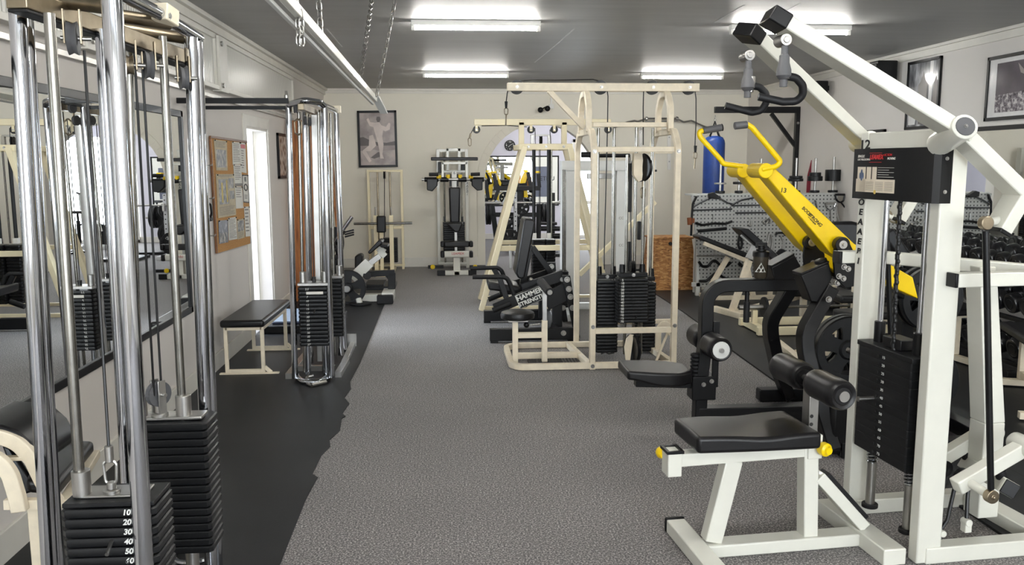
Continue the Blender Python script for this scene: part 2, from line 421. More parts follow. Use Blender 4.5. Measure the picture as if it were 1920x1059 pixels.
# ---------------- room behind the arch
Y2 = 18.6
w = MB(); w.box2((-1.4, Y2, 0), (5.2, Y2+.1, ZC)); struct('wall_back_room', w, 'wall2')
w = MB(); w.box2((-1.5, YB+.2, 0), (-1.4, Y2, ZC)); struct('wall_back_room_left', w, 'wall2')
w = MB(); w.box2((5.2, YB+.2, 0), (5.3, Y2, ZC)); struct('wall_back_room_right', w, 'wall2')
struct('ceiling_back_room', MB().box2((-1.5, YB+.2, ZC), (5.3, Y2+.1, ZC+.1)), 'wall2')
c = MB(); c.box2((-1.4, Y2-.02, 0), (5.2, Y2, .12)); struct('baseboard_back_room', c, 'trim', .003)
M['glow'] = emit('bright_daylit_glass', (.92,.97,1,1), 1.6)
f = MB(); a, c_ = 2.75, 4.3
for x in (a, 3.5, c_-.07): f.box2((x, Y2-.05, 0), (x+.07, Y2, 2.15))
for z in (0, .75, 2.08): f.box2((a, Y2-.05, z), (c_, Y2, z+.07))
o = struct('window_8', f, 'trim', .003)
struct('pane', MB().box2((a, Y2-.02, .02), (c_, Y2-.01, 2.1)), 'glow', parent=o)
# ---------------- fluorescent battens
M['tubeglow'] = emit('fluorescent_tube', (1,.985,.94,1), 58.0)
def batten(p, L, label, grp='fluorescent ceiling battens'):
    t = T('ceiling_light', label, 'light', (p[0], p[1], ZC), 0, grp)
    t.part('housing', MB().box2((-L/2, -.035, -.042), (L/2, .035, 0)), 'pvc', bev=.004)
    for s in (-1, 1): t.part('lamp_holder', MB().box2((s*L/2-.03*(s > 0), -.018, -.082), (s*L/2+.03*(s < 0), .018, -.035)), 'pvc', bev=.003)
    t.part('tube', MB().cyl((-L/2+.03, 0, -.062), (L/2-.03, 0, -.062), .013, n=12), 'tubeglow', bev=0)
    return t
def lx(xa, xb, y): a = G(xa, y, ZC-.03); b = G(xb, y, ZC-.03); return ((a.x+b.x)/2, (a.y+b.y)/2), b.x-a.x
L1, l1 = lx(771, 1014, 46); L2, l2 = lx(793, 954, 138); L3, l3 = lx(1200, 1357, 141); L4, l4 = lx(1367, 1597, 54)
ll = 1.25
batten(L1, l1, 'long fluorescent batten light above the carpet aisle, nearest of the aisle row')
batten(L2, l2, 'fluorescent batten light nearest the back wall above the chest press machine')
batten(L3, l3, 'fluorescent batten light on the ceiling behind the tall cream pulley beam')
batten(L4, l4, 'fluorescent batten light partly hidden behind the raised white lever arms')
for x in (L1[0], L4[0]):
    for y in (3.0, -.6):
        batten((x, y), 1.5, 'fluorescent batten light on the ceiling outside the view')
batten((2.0, 16.4), 1.5, 'fluorescent batten light in the room behind the arch')
# mirrors
def wall_mirror(name, label, a, b, nrm, th=.02, fw=.035):   # a,b opposite corners on wall, nrm inward
    t = T(name, label, 'mirror', ((a[0]+b[0])/2, (a[1]+b[1])/2, a[2]))
    a2, b2 = V(a)-V((t.o.location)), V(b)-V((t.o.location)); n = V(nrm)
    ax = 1 if abs(n.x) > .5 else 0
    f = MB()
    for z in (a2.z, b2.z-fw):
        p, q = a2.copy(), b2.copy(); p.z, q.z = z, z+fw; f.box2(p, q+n*th)
    for e in (a2[ax], b2[ax]-math.copysign(fw, b2[ax]-a2[ax])):
        p, q = a2.copy(), b2.copy(); p[ax], q[ax] = e, e+math.copysign(fw, b2[ax]-a2[ax]); f.box2(p, q+n*th)
    t.part('frame', f, 'black', bev=.003)
    g = MB(); g.box2(a2+n*.002, b2+n*.008); t.part('glass', g, 'mirror', bev=0)
    return t
wall_mirror('wall_mirror', 'long black framed mirror on the left wall behind the chrome cable machine', (XL, 1.2, .58), (XL, 6.3, 2.02), (1,0,0), fw=.045)
wall_mirror('wall_mirror', 'black framed mirror on the right wall above the dumbbell rack', (XR, 2.6, .75), (XR, 9.3, 1.96), (-1,0,0), fw=.04)
wall_mirror('wall_mirror', 'black framed mirror on the far wall seen through the arch', (.55, Y2, .72), (2.45, Y2, 1.80), (0,-1,0), fw=.03)
# ---------------- world and daylight
wd = bpy.data.worlds.new('world'); SC.world = wd; wd.use_nodes = True
wd.node_tree.nodes['Background'].inputs[0].default_value = (.75,.85,1,1); wd.node_tree.nodes['Background'].inputs[1].default_value = .3; vs.exposure = 1.35
def area(name, loc, rot, sx, sy, power, col=(1,1,1)):
    d = bpy.data.lights.new(name, 'AREA'); d.shape = 'RECTANGLE'; d.size, d.size_y = sx, sy; d.energy = power; d.color = col
    o = bpy.data.objects.new(name, d); COL.objects.link(o); o.location = loc; o.rotation_euler = rot; return o
area('daylight_side_room', (-4.4, 9.6, 1.7), (0, math.radians(-98), 0), 1.8, 2.6, 260, (.82,.92,1))
area('daylight_back_room', (3.6, Y2-.1, 1.3), (math.radians(-90), 0, 0), 1.4, 1.8, 45, (.88,.95,1))
area('fill_front', (1.5, YF+.1, 1.6), (math.radians(90), 0, 0), 5.0, 1.7, 55, (.9,.95,1))  # added fill lamp just inside the unseen front windows
# ------------------------------------------------------------------ shared gym parts
def plate_mesh(w, d, h, tight=False):
    """one stack plate, origin at centre of its bottom face; d along x, w along y"""
    b = MB(); c = .005 if tight else .012; k_ = (.995,.992) if tight else (.97,.965); x, y = d/2, w/2
    o = [(-x+c,-y),(x-c,-y),(x,-y+c),(x,y-c),(x-c,y),(-x+c,y),(-x,y-c),(-x,-y+c)]
    def ring(s, z): return [(p[0]*s, p[1]*s, z) for p in o]
    rs = [ring(k_[0],0), ring(1,.002 if tight else .004), ring(1,h-(.002 if tight else .006)), ring(k_[1],h-(0 if tight else .002))]
    vs = [p for r in rs for p in r]; k = 8
    fs = [(i*k+j, i*k+(j+1)%k, (i+1)*k+(j+1)%k, (i+1)*k+j) for i in range(3) for j in range(k)]+[tuple(reversed(range(k))), tuple(range(3*k, 4*k))]
    return b.add(vs, fs)
def stack(t, x, y, z, w, d, h, n, mat='iron', pitch=None, tight=False):
    """n plates as parts; returns them bottom first"""
    pitch = pitch or h+.002
    me = plate_mesh(w, d, h, tight).mesh('weight_plate', mat)
    out = []
    for i in range(n):
        o = t.part('weight_plate', me, None, bev=0, loc=(x, y, z+i*pitch)); out.append(o)
    return out
def disc_plate(R, th, hub=.05, bore=.026, holes=5):
    """rubber olympic plate profile; axis = local y; returns MB"""
    b = MB(); a = th/2
    prof = [(bore,-a),(hub,-a),(hub+.004,-a*.55),(R*.72,-a*.5),(R*.76,-a),(R*.97,-a),(R,-a*.7),(R,a*.7),(R*.97,a),(R*.76,a),(R*.72,a*.5),(hub+.004,a*.55),(hub,a),(bore,a),(bore,-a)]
    b.lathe(prof, (0,0,0), (0,1,0), 40)
    return b
def spoke_plate(R, th, bore=.026):
    """olympic plate with five grip openings, axis = local y"""
    b = MB(); a = th/2; N = 60
    def ringed(r0, r1, h0, h1):
        prof = [(r0,-h0),(r1,-h1),(r1,h1),(r0,h0),(r0,-h0)]; b.lathe(prof, (0,0,0), (0,1,0), N)
    b.lathe([(R*.74,-a),(R*.96,-a),(R,-a*.7),(R,a*.7),(R*.96,a),(R*.74,a),(R*.74,-a)], (0,0,0), (0,1,0), N)
    b.lathe([(bore,-a),(R*.24,-a),(R*.3,-a*.6),(R*.3,a*.6),(R*.24,a),(bore,a),(bore,-a)], (0,0,0), (0,1,0), 32)
    for k in range(5):
        a0 = 2*PI*k/5+.3; wi, wo = .36, .42
        p = []
        for r, wd in ((R*.26, .95), (R*.5, .42), (R*.78, .36)):
            for s in (-1, 1): p.append((r*math.cos(a0+s*wd), r*math.sin(a0+s*wd)))
        o = [p[0],p[2],p[4],p[5],p[3],p[1]]
        b.prism([(q[0], -a*.45, q[1]) for q in o], (0, a*.9, 0))
    return b
def pulley(b, c, axis, r, th=.026):
    b.lathe([(.006,-th/2),(r*.55,-th*.35),(r*.9,-th/2),(r,-th/2),(r*.86,0),(r,th/2),(r*.9,th/2),(r*.55,th*.35),(.006,th/2)], c, axis, 26); return b
def bolt(b, c, axis, r=.012, h=.01):
    c = V(c); d = V(axis).normalized(); b.cyl(c, c+d*h*.4, r*1.25, n=16); b.cyl(c+d*h*.4, c+d*h, r, r*.7, n=6); return b
def carabiner(b, top, L=.09, w=.035, r=.0045):
    t = V(top); b.tube([t+V((0,0,0)), t+V((w/2,0,-L*.2)), t+V((w*.42,0,-L*.85)), t+V((0,0,-L)), t+V((-w*.42,0,-L*.85)), t+V((-w/2,0,-L*.2))], r, 8, .012, closed=True); return b
def chain_mesh(a, b_, link=.035, r=.0028, w=.018):
    a, b_ = V(a), V(b_); d = b_-a; n = max(1, int(d.length/(link*.74))); u = d.normalized(); x = u.orthogonal().normalized(); y = u.cross(x)
    m = MB()
    for i in range(n):
        c = a+d*((i+.5)/n); s = x if i % 2 else y; L = link/2
        m.tube([c+u*(-L)+s*(-w*.2), c+u*(-L)+s*(w*.2), c+u*(-L*.5)+s*(w/2), c+u*(L*.5)+s*(w/2), c+u*L+s*(w*.2), c+u*L+s*(-w*.2), c+u*(L*.5)+s*(-w/2), c+u*(-L*.5)+s*(-w/2)], r, 6, closed=True)
    return m
def slab(pts, th, nrm):        # padded cushion outline with thickness along nrm
    return MB().prism(pts, V(nrm)*th)
def roller(b, a, c, r, n=28):
    a, c = V(a), V(c); L = (c-a).length
    b.lathe([(.012,0),(r*.55,0),(r*.62,-.004),(r*.82,-.006),(r*.93,.004),(r*.99,.02),(r,L*.2),(r*.965,L*.5),(r,L*.8),(r*.99,L-.02),(r*.93,L-.004),(r*.82,L+.006),(r*.62,L+.004),(r*.55,L),(.012,L)], a, c-a, n)
    return b

# ------------------------------------------------------------------ white single lat pulldown (right foreground)
def white_lat():
    t = T('lat_pulldown_machine', 'white single lat pulldown machine with raised lever arms, numbered 12', 'weight machine', (1.95, 3.45, 0), 5)
    W = 'white'
    yn, yf = -.225, .285            # near and far posts
    # base
    f = MB(); f.beam((-.95,-.02,.03), (-.11,-.02,.03), .09, .055); t.part('base_beam', f, W, bev=.006)
    f = MB(); f.beam((-.93,-.26,.035), (-.93,.21,.035), .085, .06); ft = t.part('front_foot', f, W, bev=.005)
    for y0, y1 in ((-.285,-.26),(.21,.235)): t.part('foot_cap', MB().box2((-.975,y0,.002), (-.885,y1,.07)), 'black', ft, .008)
    f = MB()
    for y in (yn, yf): f.beam((-.02,y,.035), (.62,y,.035), .075, .07)
    f.beam((-.15,yn-.02,.035), (-.15,yf+.02,.035), .10, .07); f.beam((.58,yn-.03,.035), (.58,yf+.03,.035), .10, .07)
    t.part('base_frame', f, W, bev=.005)
    # posts and head
    for y, dy in ((yn, .06), (yf, .06)):
        f = MB(); f.box2((-.06,y-dy/2,.002 if y < 0 else .03), (.05,y+dy/2,1.775)); t.part('post', f, W, bev=.006)
    f = MB(); f.box2((-.06,yn+.03,1.66), (.05,yf-.03,1.775)); t.part('head_beam', f, W, bev=.006)
    text(t.o, '12', .056, V((-.0625, yf-.008, t.x(-.0625, 1616, 272).z)), (0,-1,0), (0,0,1), 'ink', bold=.001, sx=1.5)
    # vertical brand letters on the far post
    for i, ch in enumerate('OEAAEBI'):
        p = V((-.0615, yf, t.x(-.0615, 1611.5-i*.45, 379+i*18.4).z)); text(t.o, ch, .038, p, (0,-1,0), (0,0,1), 'ink', bold=.0012, shear=.15, sx=1.5)
    # placard: bent black sheet
    X = -.068
    a, b_ = t.x(X, 1598, 283), t.x(X, 1692, 277); c_, d_ = t.x(X, 1594, 369), t.x(X, 1688, 371)
    zt, zb = 1.705, 1.487
    y_far, y_mid, y_near = .30, -.05, -.262
    f = MB(); th = .004
    prof = [(X-.03, y_far), (X-.03, y_mid+.02), (X-.022, y_mid), (X-.022, yn-.02), (X+.0, yn-.036), (X+.045, yn-.036)]
    vs = []; k = len(prof)
    f.add([(p[0],p[1],zb) for p in prof]+[(p[0],p[1],zt) for p in prof]+[(p[0]+th,p[1]+th*.3,zb) for p in prof]+[(p[0]+th,p[1]+th*.3,zt) for p in prof],
          [(i,i+1,k+i+1,k+i) for i in range(k-1)]+[(2*k+i+1,2*k+i,3*k+i,3*k+i+1) for i in range(k-1)]+[(i,2*k+i,2*k+i+1,i+1) for i in range(k-1)]+[(k+i+1,3*k+i+1,3*k+i,k+i) for i in range(k-1)]+[(0,k,3*k,2*k),(k-1,3*k-1,4*k-1,2*k-1)])
    pc = t.part('instruction_placard', f, 'black', bev=0)
    XX = X-.0315
    yl, yr = y_far-.02, y_mid+.035     # left, right in view
    def Q(u, v): return V((XX, yl+(yr-yl)*u, zt+(zb-zt)*v))
    fl = M.setdefault('cream_card', paint('cream_print', C(222,210,190), .5, var=.03))
    g = MB()
    def card(u0, v0, u1, v1, off=0):
        a, b = Q(u0, v0), Q(u1, v1); g.box2((XX-.0004-off, a.y, a.z), (XX+.0006, b.y, b.z))
    card(.06, .36, .27, .86); card(.03, .60, 1.0, .86); card(.30, .36, .41, .62, .0002); card(.44, .36, .55, .62, .0002)
    t.part('printed_card', g, 'cream_card', pc, 0)
    g = MB(); ga = MB()
    for i in range(5):
        a, b = Q(.58, .37+i*.045), Q(.97-.12*(i % 2), .377+i*.045); g.box2((XX-.0006, a.y, a.z), (XX, b.y, b.z))
    for cc in range(3):
        for i in range(7):
            a, b = Q(.29+cc*.235, .655+i*.026), Q(.29+cc*.235+.2, .662+i*.026); ga.box2((XX-.0008, a.y, a.z), (XX, b.y, b.z))
    t.part('white_text_lines', g, 'paper', pc, 0); M['greytext'] = paint('grey_print', C(120,114,106), .6); t.part('grey_text_lines', ga, 'greytext', pc, 0)
    g = MB(); a = Q(.17, .5); g.sphere((XX, a.y, a.z-.005), .02, sq=(.05,.55,1.4)); g.sphere((XX, a.y+.012, a.z-.008), .012, sq=(.05,.6,1.6)); g.sphere((XX, a.y-.012, a.z-.008), .012, sq=(.05,.6,1.6))
    M['bluefig'] = paint('blue_grey_print', C(86,100,128), .6); t.part('muscle_figure', g, 'bluefig', pc, 0)
    g = MB(); a = Q(.53, .85); g.cyl((XX-.001,a.y,a.z), (XX,a.y,a.z), .009, n=20); M['gold'] = paint('gold_print', C(214,186,96), .5); t.part('seal', g, 'gold', pc, 0)
    kw = dict(xdir=(0,-1,0), ydir=(0,0,1))
    text(pc, 'SINGLE', .016, Q(.05,.15)+V((-.001,0,0)), mat='paper', align='LEFT', shear=.2, **kw)
    text(pc, 'LAT PULLDOWN', .0125, Q(.05,.215)+V((-.001,0,0)), mat='paper', align='LEFT', shear=.2, **kw)
    text(pc, 'LEAMEX', .027, Q(.53,.17)+V((-.001,0,0)), mat='red', bold=.0012, shear=.2, **kw)
    g = MB()
    for v in (.085, .265): a, b = Q(.35, v), Q(.66, v+.008); g.box2((XX-.0006,a.y,a.z), (XX,b.y,b.z))
    t.part('red_line', g, 'red', pc, 0)
    text(pc, 'ACTION', .014, Q(.72,.13)+V((-.001,0,0)), mat='red', align='LEFT', shear=.2, **kw)
    text(pc, 'MOVING', .014, Q(.80,.20)+V((-.001,0,0)), mat='paper', align='LEFT', shear=.2, **kw)
    for z in (zt-.045, zb+.045):
        g = MB(); bolt(g, (X+.022, yn-.036, z), (0,-1,0), .006, .005); t.part('bolt', g, 'steel', pc, 0)
    # guide rods, springs, stack
    sx, sy = -.075, .02
    for y in (sy-.125, sy+.155):
        g = MB(); g.cyl((sx+.07,y,.08), (sx+.07,y,1.62), .0125); t.part('guide_rod', g, 'chrome', bev=0)
        g = MB(); g.cyl((sx+.07,y,.07), (sx+.07,y,.285), .021); t.part('rod_sleeve', g, 'steel', bev=0)
        g = MB(); g.cyl((sx+.07,y,.07), (sx+.07,y,.09), .036); t.part('rubber_stop', g, 'rubber', bev=.004)
        g = MB(); g.tube([(sx+.07+.022*math.cos(a*.7), y+.022*math.sin(a*.7), .285+.0016*a) for a in range(0, 48)], .004, 6); t.part('spring', g, 'chrome', bev=0)
    st = stack(t, sx+.07, sy+.015, .36, .385, .13, .0355, 13, 'iron', pitch=.036, tight=True)
    for i, n_ in enumerate(('90','85','80','75','70','65','60','55','50','45','40')):
        pass
    for o, s in zip(reversed(st), ('15','20','25','30','35','40','45','50','55','60','65','70','75')):
        text(o, s, .017, (-.0655, .0, .017), (0,-1,0), (0,0,1), 'greypaint', name='number_sticker', sx=1.3)
    hp = MB()
    for o in st: hp.cyl((sx+.004, sy+.05, o.location.z+.017), (sx-.001, sy+.05, o.location.z+.017), .006, n=10)
    t.part('pin_holes', hp, 'ink', bev=0)
    zt_ = .36+13*.036
    t.part('top_plate', MB().box2((sx+.0,sy-.19,zt_), (sx+.14,sy+.215,zt_+.022)), 'iron', bev=.003)
    for y in (sy-.125, sy+.155): t.part('guide_bush', MB().cyl((sx+.07,y,zt_+.02), (sx+.07,y,zt_+.115), .024), 'black', bev=.003)
    t.part('stack_bridge', MB().box2((sx+.03,sy-.06,zt_+.024), (sx+.11,sy+.07,zt_+.07)), 'black', bev=.004)
    g = MB(); g.cyl((sx+.005, sy+.075, .36+7*.036), (sx-.06, sy+.075, .36+7*.036), .010); g.cyl((sx-.06, sy+.075, .36+7*.036), (sx-.068, sy+.075, .36+7*.036), .012); t.part('selector_pin', g, 'steel', bev=0)
    # flat braided belt
    p0 = t.l(P(1672, 705, 3.46)); p1 = t.l(P(1688, 372, 3.44))
    g = MB(); n = 60
    for i in range(n):
        q = p0.lerp(p1, i/n); g.sphere(q+V((0,.006*math.sin(i*1.9),.003)), .0085, 8, 5, (1,1.1,1.5))
    g.cyl(p0, p1, .008, n=8); t.part('lift_belt', g, 'cable', bev=0)
    # seat
    zs = .505
    f = MB()
    y_ = -.012
    A0, A1 = t.y(y_, 1333, 1012), t.y(y_, 1372, 860); B0, B1 = t.y(y_, 1513, 1008), t.y(y_, 1514, 842)
    f.beam(A0, A1, .065, .075, (1,0,0)); t.part('seat_post', f, W, bev=.005)
    f = MB(); f.beam((B0.x, y_, .05), (B1.x, y_, zs-.03), .07, .065, (1,0,0)); t.part('seat_post', f, W, bev=.005)
    sx0 = t.y(y_, 1260, 850).x; sx1 = t.y(y_, 1520, 850).x
    f = MB(); f.beam((sx0, y_, zs-.075), (sx1, y_, zs-.065), .065, .055); t.part('seat_rail', f, W, bev=.005)
    f = MB(); f.box2((sx0-.03, y_-.04, zs-.14), (sx0+.03, y_+.04, zs-.035)); bl = t.part('end_socket', f, W, bev=.004)
    t.part('socket_rim', MB().rtube([(sx0-.03,y_-.04,zs-.034),(sx0+.03,y_-.04,zs-.034),(sx0+.03,y_+.04,zs-.034),(sx0-.03,y_+.04,zs-.034)], .012, .012, (0,0,1), closed=True), 'black', bl, 0)
    g = MB(); g.lathe([(0,0),(.012,0),(.024,.006),(.026,.02),(.022,.032),(.016,.05),(0,.05)], (sx0-.02, y_+.085, zs-.07), (0,-1,0)); t.part('adjusting_knob', g, 'yellow', bev=0)
    f = MB(); f.box2((sx1-.035, y_-.042, zs-.10), (sx1+.03, y_+.042, zs+.005)); t.part('thigh_post_socket', f, W, bev=.004)
    g = MB(); g.lathe([(0,.05),(.016,.05),(.018,.04),(.028,.034),(.030,.012),(.024,0),(0,0)], (sx1+.02, y_-.045, zs-.05), (.25,-1,0)); kn = t.part('adjusting_knob', g, 'yellow', bev=0)
    # padded seat with a dished front edge
    n1, n2 = 15, 9; top = []; L0, L1 = sx0+.055, sx1-.045; HW = .165
    g = MB()
    def sp(i, j, s):
        u = i/(n1-1); v = j/(n2-1)*2-1
        wv = 1-.12*math.sin(u*PI)**2*0
        x = L0+(L1-L0)*u; yy = y_+HW*v*(1-.16*(1-u)**2)
        dish = -.012*math.exp(-((u-.55)/.22)**2)*(abs(v)**2)
        return V((x, yy, zs+(.058+dish if s else -.012)))
    vs = [sp(i,j,s) for s in (0,1) for i in range(n1) for j in range(n2)]
    K = n1*n2; fs = []
    for i in range(n1-1):
        for j in range(n2-1):
            a = i*n2+j; fs += [(a,a+1,a+n2+1,a+n2), (K+a,K+a+n2,K+a+n2+1,K+a+1)]
    bd = [(i*n2) for i in range(n1)]+[(n1-1)*n2+j for j in range(1,n2)]+[i*n2+n2-1 for i in range(n1-2,-1,-1)]+[j for j in range(n2-2,0,-1)]
    for i in range(len(bd)): a, b = bd[i], bd[(i+1) % len(bd)]; fs.append((a,b,K+b,K+a))
    g.add(vs, fs); so = t.part('seat_pad', g, 'vinyl', bev=.016, seg=4)
    # thigh rollers
    px_ = t.y(y_, 1518, 800).x
    f = MB(); f.box2((px_-.022, y_-.03, zs), (px_+.022, y_+.03, zs+.24)); t.part('thigh_post', f, 'steel', bev=.003)
    g = MB()
    for z in (.08, .115): g.cyl((px_-.01, y_-.0305, zs+z-.03), (px_-.01, y_-.0315, zs+z-.03), .008, n=14)
    t.part('adjusting_holes', g, 'ink', bev=0)
    zr = zs+.235; rx = px_-.01
    g = MB(); g.cyl((rx, y_-.27, zr), (rx, y_+.27, zr), .0125); g.cyl((rx, y_-.272, zr), (rx, y_-.262, zr), .022); t.part('roller_axle', g, 'steel', bev=0)
    t.part('thigh_roller', roller(MB(), (rx, y_-.045, zr), (rx, y_-.262, zr), .062), 'vinyl', bev=0)
    t.part('thigh_roller', roller(MB(), (rx, y_+.045, zr), (rx, y_+.262, zr), .062), 'vinyl', bev=0)
    # foot rest brace
    f = MB(); a, b = V((sx1+.03, y_, .32)), V((-.16, y_, .075)); f.beam(a, b, .075, .05); t.part('brace', f, W, bev=.004)
    d = (b-a).normalized(); u = V((-d.z,0,d.x)); f = MB(); f.beam(a+u*.034+d*.02, b+u*.034-d*.03, .07, .02); t.part('foot_pad', f, 'rubber', bev=.004)
    # pivot tubes and lever arms
    for near in (1, 0):
        if near: e0, e1, el, tip, Yp = P(1810,237,3.02), P(1764,268,3.20), P(1803,252,3.09), P(1469,46,3.12), 3.09
        else: e0, e1, el, tip, Yp = P(1632,264,3.90), P(1612,268,4.06), P(1622,268,3.92), P(1414,71,3.52), 3.92
        e0, e1, el, tip = map(t.l, (e0, e1, el, tip))
        ax = (e0-e1).normalized() if near else V((0,-1,0))
        g = MB(); c0 = e1-ax*.02; g.cyl(c0, e0, .047); pv = t.part('pivot_tube', g, W, bev=.004)
        if near: t.part('pivot_cap', MB().cyl(e0-ax*.002, e0+ax*.004, .035), 'grey', pv, .002); t.part('pivot_bolt', bolt(MB(), e0+ax*.004, ax, .006, .006), 'steel', pv, 0)
        r1 = t.l(P(1912,362,Yp+.02)) if near else el+(t.l(P(1912,362,3.11))-t.l(P(1803,252,3.09)))
        r2 = t.l(P(1870,432,Yp+.02)) if near else el+(t.l(P(1870,432,3.11))-t.l(P(1803,252,3.09)))
        up = V((0,1,0))
        f = MB(); d = (tip-el).normalized(); n_ = d.cross(up).normalized()
        f.beam(el-d*.02, tip, .052, .105, up); lv = t.part('lever_arm', f, W, bev=.006)
        f = MB(); f.beam(el+d*.03, r1+(r1-el).normalized()*.02, .052, .10, up); f.beam(r1, r2, .052, .10, up); t.part('rear_arm', f, W, bev=.005)
        dd = (r2-r1).normalized(); f = MB(); f.beam(r2-dd*.004, r2+dd*.012, .054, .102, up); t.part('end_cap', f, 'black', bev=.003)
        g = MB(); xx = d.cross(up).normalized(); uu = xx.cross(d)
        g.rtube([tip-d*.005, tip+d*.045, tip+d*.064, tip+d*.070], .058, .11, up); cap = t.part('arm_end_cap', g, 'black', bev=.012, seg=3)
        # handle
        s = t.l(P(1472,75,3.08)) if near else t.l(P(1404,104,3.42))
        g = MB(); yv = V((0,1,0)); g.cyl(s-yv*.012, s+yv*.05, .022); g.cyl(s-yv*.016, s-yv*.012, .012); sw = t.part('swivel_eye', g, 'steel', bev=.002)
        g = MB(); g.lathe([(.012,0),(.013,-.03),(.018,-.035),(.019,-.06),(.026,-.085),(.027,-.105),(.020,-.115),(.014,-.12),(.014,-.145)], s+V((0,0,-.02)), (0,0,1)); t.part('swivel_sleeve', g, 'grey', bev=0)
        px = [(1470,131),(1471,142),(1493,146),(1505,160),(1506,178),(1493,190),(1468,191),(1422,181)] if near else [(1406,152),(1407,160),(1424,163),(1436,175),(1437,192),(1428,207),(1410,211),(1360,198)]
        Y0 = 3.08 if near else 3.42
        pts = [t.l(P(a, b, Y0+(-.0 if i < 3 else .012*i-.03))) for i, (a, b) in enumerate(px)]
        g = MB(); q = pts[1]; g.cyl(q+V((0,0,.035)), q+V((0,0,-.012)), .019); g.cyl(q+V((0,0,-.012)), q+V((0,0,-.028)), .013, n=6); t.part('handle_clamp', g, 'steel', bev=.002)
        g = MB(); g.tube(pts[1:], .0145, 12, .03); t.part('grip', g, 'foam', bev=0)
        # linkage rod from rear arm to lower lever
        rp = t.l(P(1848,418,3.05)) if near else r2+V((-.05,0,.02))
        pin0 = r2+V((-.03,-.02 if near else .02,.0)); 
        g = MB(); g.cyl(t.l(P(1873,412,3.12)) if near else r2, rp, .017); t.part('link_pin', g, W, bev=.002)
        g = MB(); g.cyl(rp-yv*.014, rp+yv*.014, .026); t.part('rod_end', g, 'oldsteel', bev=.003)
        lo = t.l(P(1858,930,3.05)) if near else rp+(t.l(P(1858,930,3.05))-t.l(P(1848,418,3.05)))
        g = MB(); dv = (lo-rp).normalized(); g.cyl(rp+dv*.03, lo-dv*.03, .0125); t.part('link_rod', g, 'black', bev=0)
        g = MB(); g.cyl(lo-yv*.014, lo+yv*.014, .027); bolt(g, lo-yv*.014, -yv, .009, .01); t.part('rod_end', g, 'oldsteel', bev=.003)
        # lower lever
        if near: a, b, Yl = t.l(P(1922,836,3.22)), t.l(P(1792,912,3.18)), 0
        else: a, b = t.l(P(1852,806,3.62)), t.l(P(1760,862,3.58))
        f = MB(); f.beam(a, b, .058, .058, (0,1,0)); t.part('lower_lever', f, W, bev=.005)
        g = MB(); g.cyl(a+V((0,-.06,0)), a+V((0,.06,0)), .042); g.cyl(a+V((0,.05,0)), a+V((0,.075,0)), .03); t.part('lever_barrel', g, W, bev=.004)
        g = MB(); q = b.lerp(a, .15); g.cyl(q, lo, .018); t.part('lever_pin', g, W, bev=.002)
        c = t.l(P(1768,877,3.5)) if not near else t.l(P(1806,895,3.28))
        t.part('pulley', pulley(MB(), c, (0,1,0), .038, .03), 'black', bev=0)
        # belt strands
        e = t.l(P(1752,985,3.5)) if not near else t.l(P(1812,978,3.24))
        s2 = c+V((.028,0,0)); g = MB(); g.tube([s2, s2.lerp(e, .5)+V((0,.003,0)), e], .008, 8); t.part('belt', g, 'cable', bev=0)
        if near: g = MB(); g.tube([c+V((-.03,0,0)), t.l(P(1776,975,3.26)), t.l(P(1762,995,3.26))], .008, 8); t.part('belt', g, 'cable', bev=0)
        g = MB(); g.cyl(e+V((0,-.02,0)), e+V((0,.02,0)), .016); g.box(e+V((0,0,-.022)), (.03,.034,.04)); t.part('belt_clamp', g, 'white', bev=.003)
    # stop beam with bumpers
    a, b = t.l(P(1812,868,3.62)), t.l(P(1893,916,3.14))
    f = MB(); f.beam(a, b, .062, .062, (.5,0,.85)); sb = t.part('stop_beam', f, W, bev=.004)
    d = (b-a).normalized(); f = MB(); f.beam(b, b+d*.008, .06, .06, (.5,0,.85)); t.part('end_cap', f, 'black', sb, .003)
    for k in (.06, .87): q = a.lerp(b, k); t.part('bumper', MB().cyl(q+V((-.01,0,.03)), q+V((-.02,0,.065)), .022), 'rubber', sb, .003)
    # rear upright and arm-rest beams
    X0, X1 = .46, .42
    f = MB(); f.box2((X0-.05,-.01,.06), (X0+.05,.09,.5)); f.hexa([(X0-.05,-.01,.5),(X0+.05,-.01,.5),(X0+.05,.09,.5),(X0-.05,.09,.5),(X0-.13,-.01,1.2),(X0-.05,-.01,1.2),(X0-.05,.09,1.2),(X0-.13,.09,1.2)]); t.part('rear_upright', f, W, bev=.005)
    f = MB(); f.beam((.0,yn-.06,1.19), (.75,yn-.06,1.19), .06, .055); rb = t.part('rear_beam', f, W, bev=.005)
    t.part('end_cap', MB().box2((-.012,yn-.09,1.162), (.0,yn-.03,1.218)), 'black', rb, .003)
    f = MB(); f.beam((-.12,yf+.06,1.215), (.05,yf+.06,1.215), .06, .055); f.beam((.05,yf+.06,1.215), t.l(P(1935,508,3.42)), .06, .055); rb = t.part('rear_beam', f, W, bev=.005)
    t.part('end_cap', MB().box2((-.135,yf+.03,1.187), (-.12,yf+.09,1.243)), 'black', rb, .003)
    # small pulley block by the near post
    c = t.l(P(1764,998,3.25)); t.part('floor_pulley', pulley(MB(), c+V((-.02,.04,.015)), (0,1,0), .035, .03), 'black', bev=0)
    t.part('pulley_axle', MB().cyl(c+V((0,-.02,0)), c+V((0,.08,0)), .014), W, bev=.002)
    return t
white_lat()
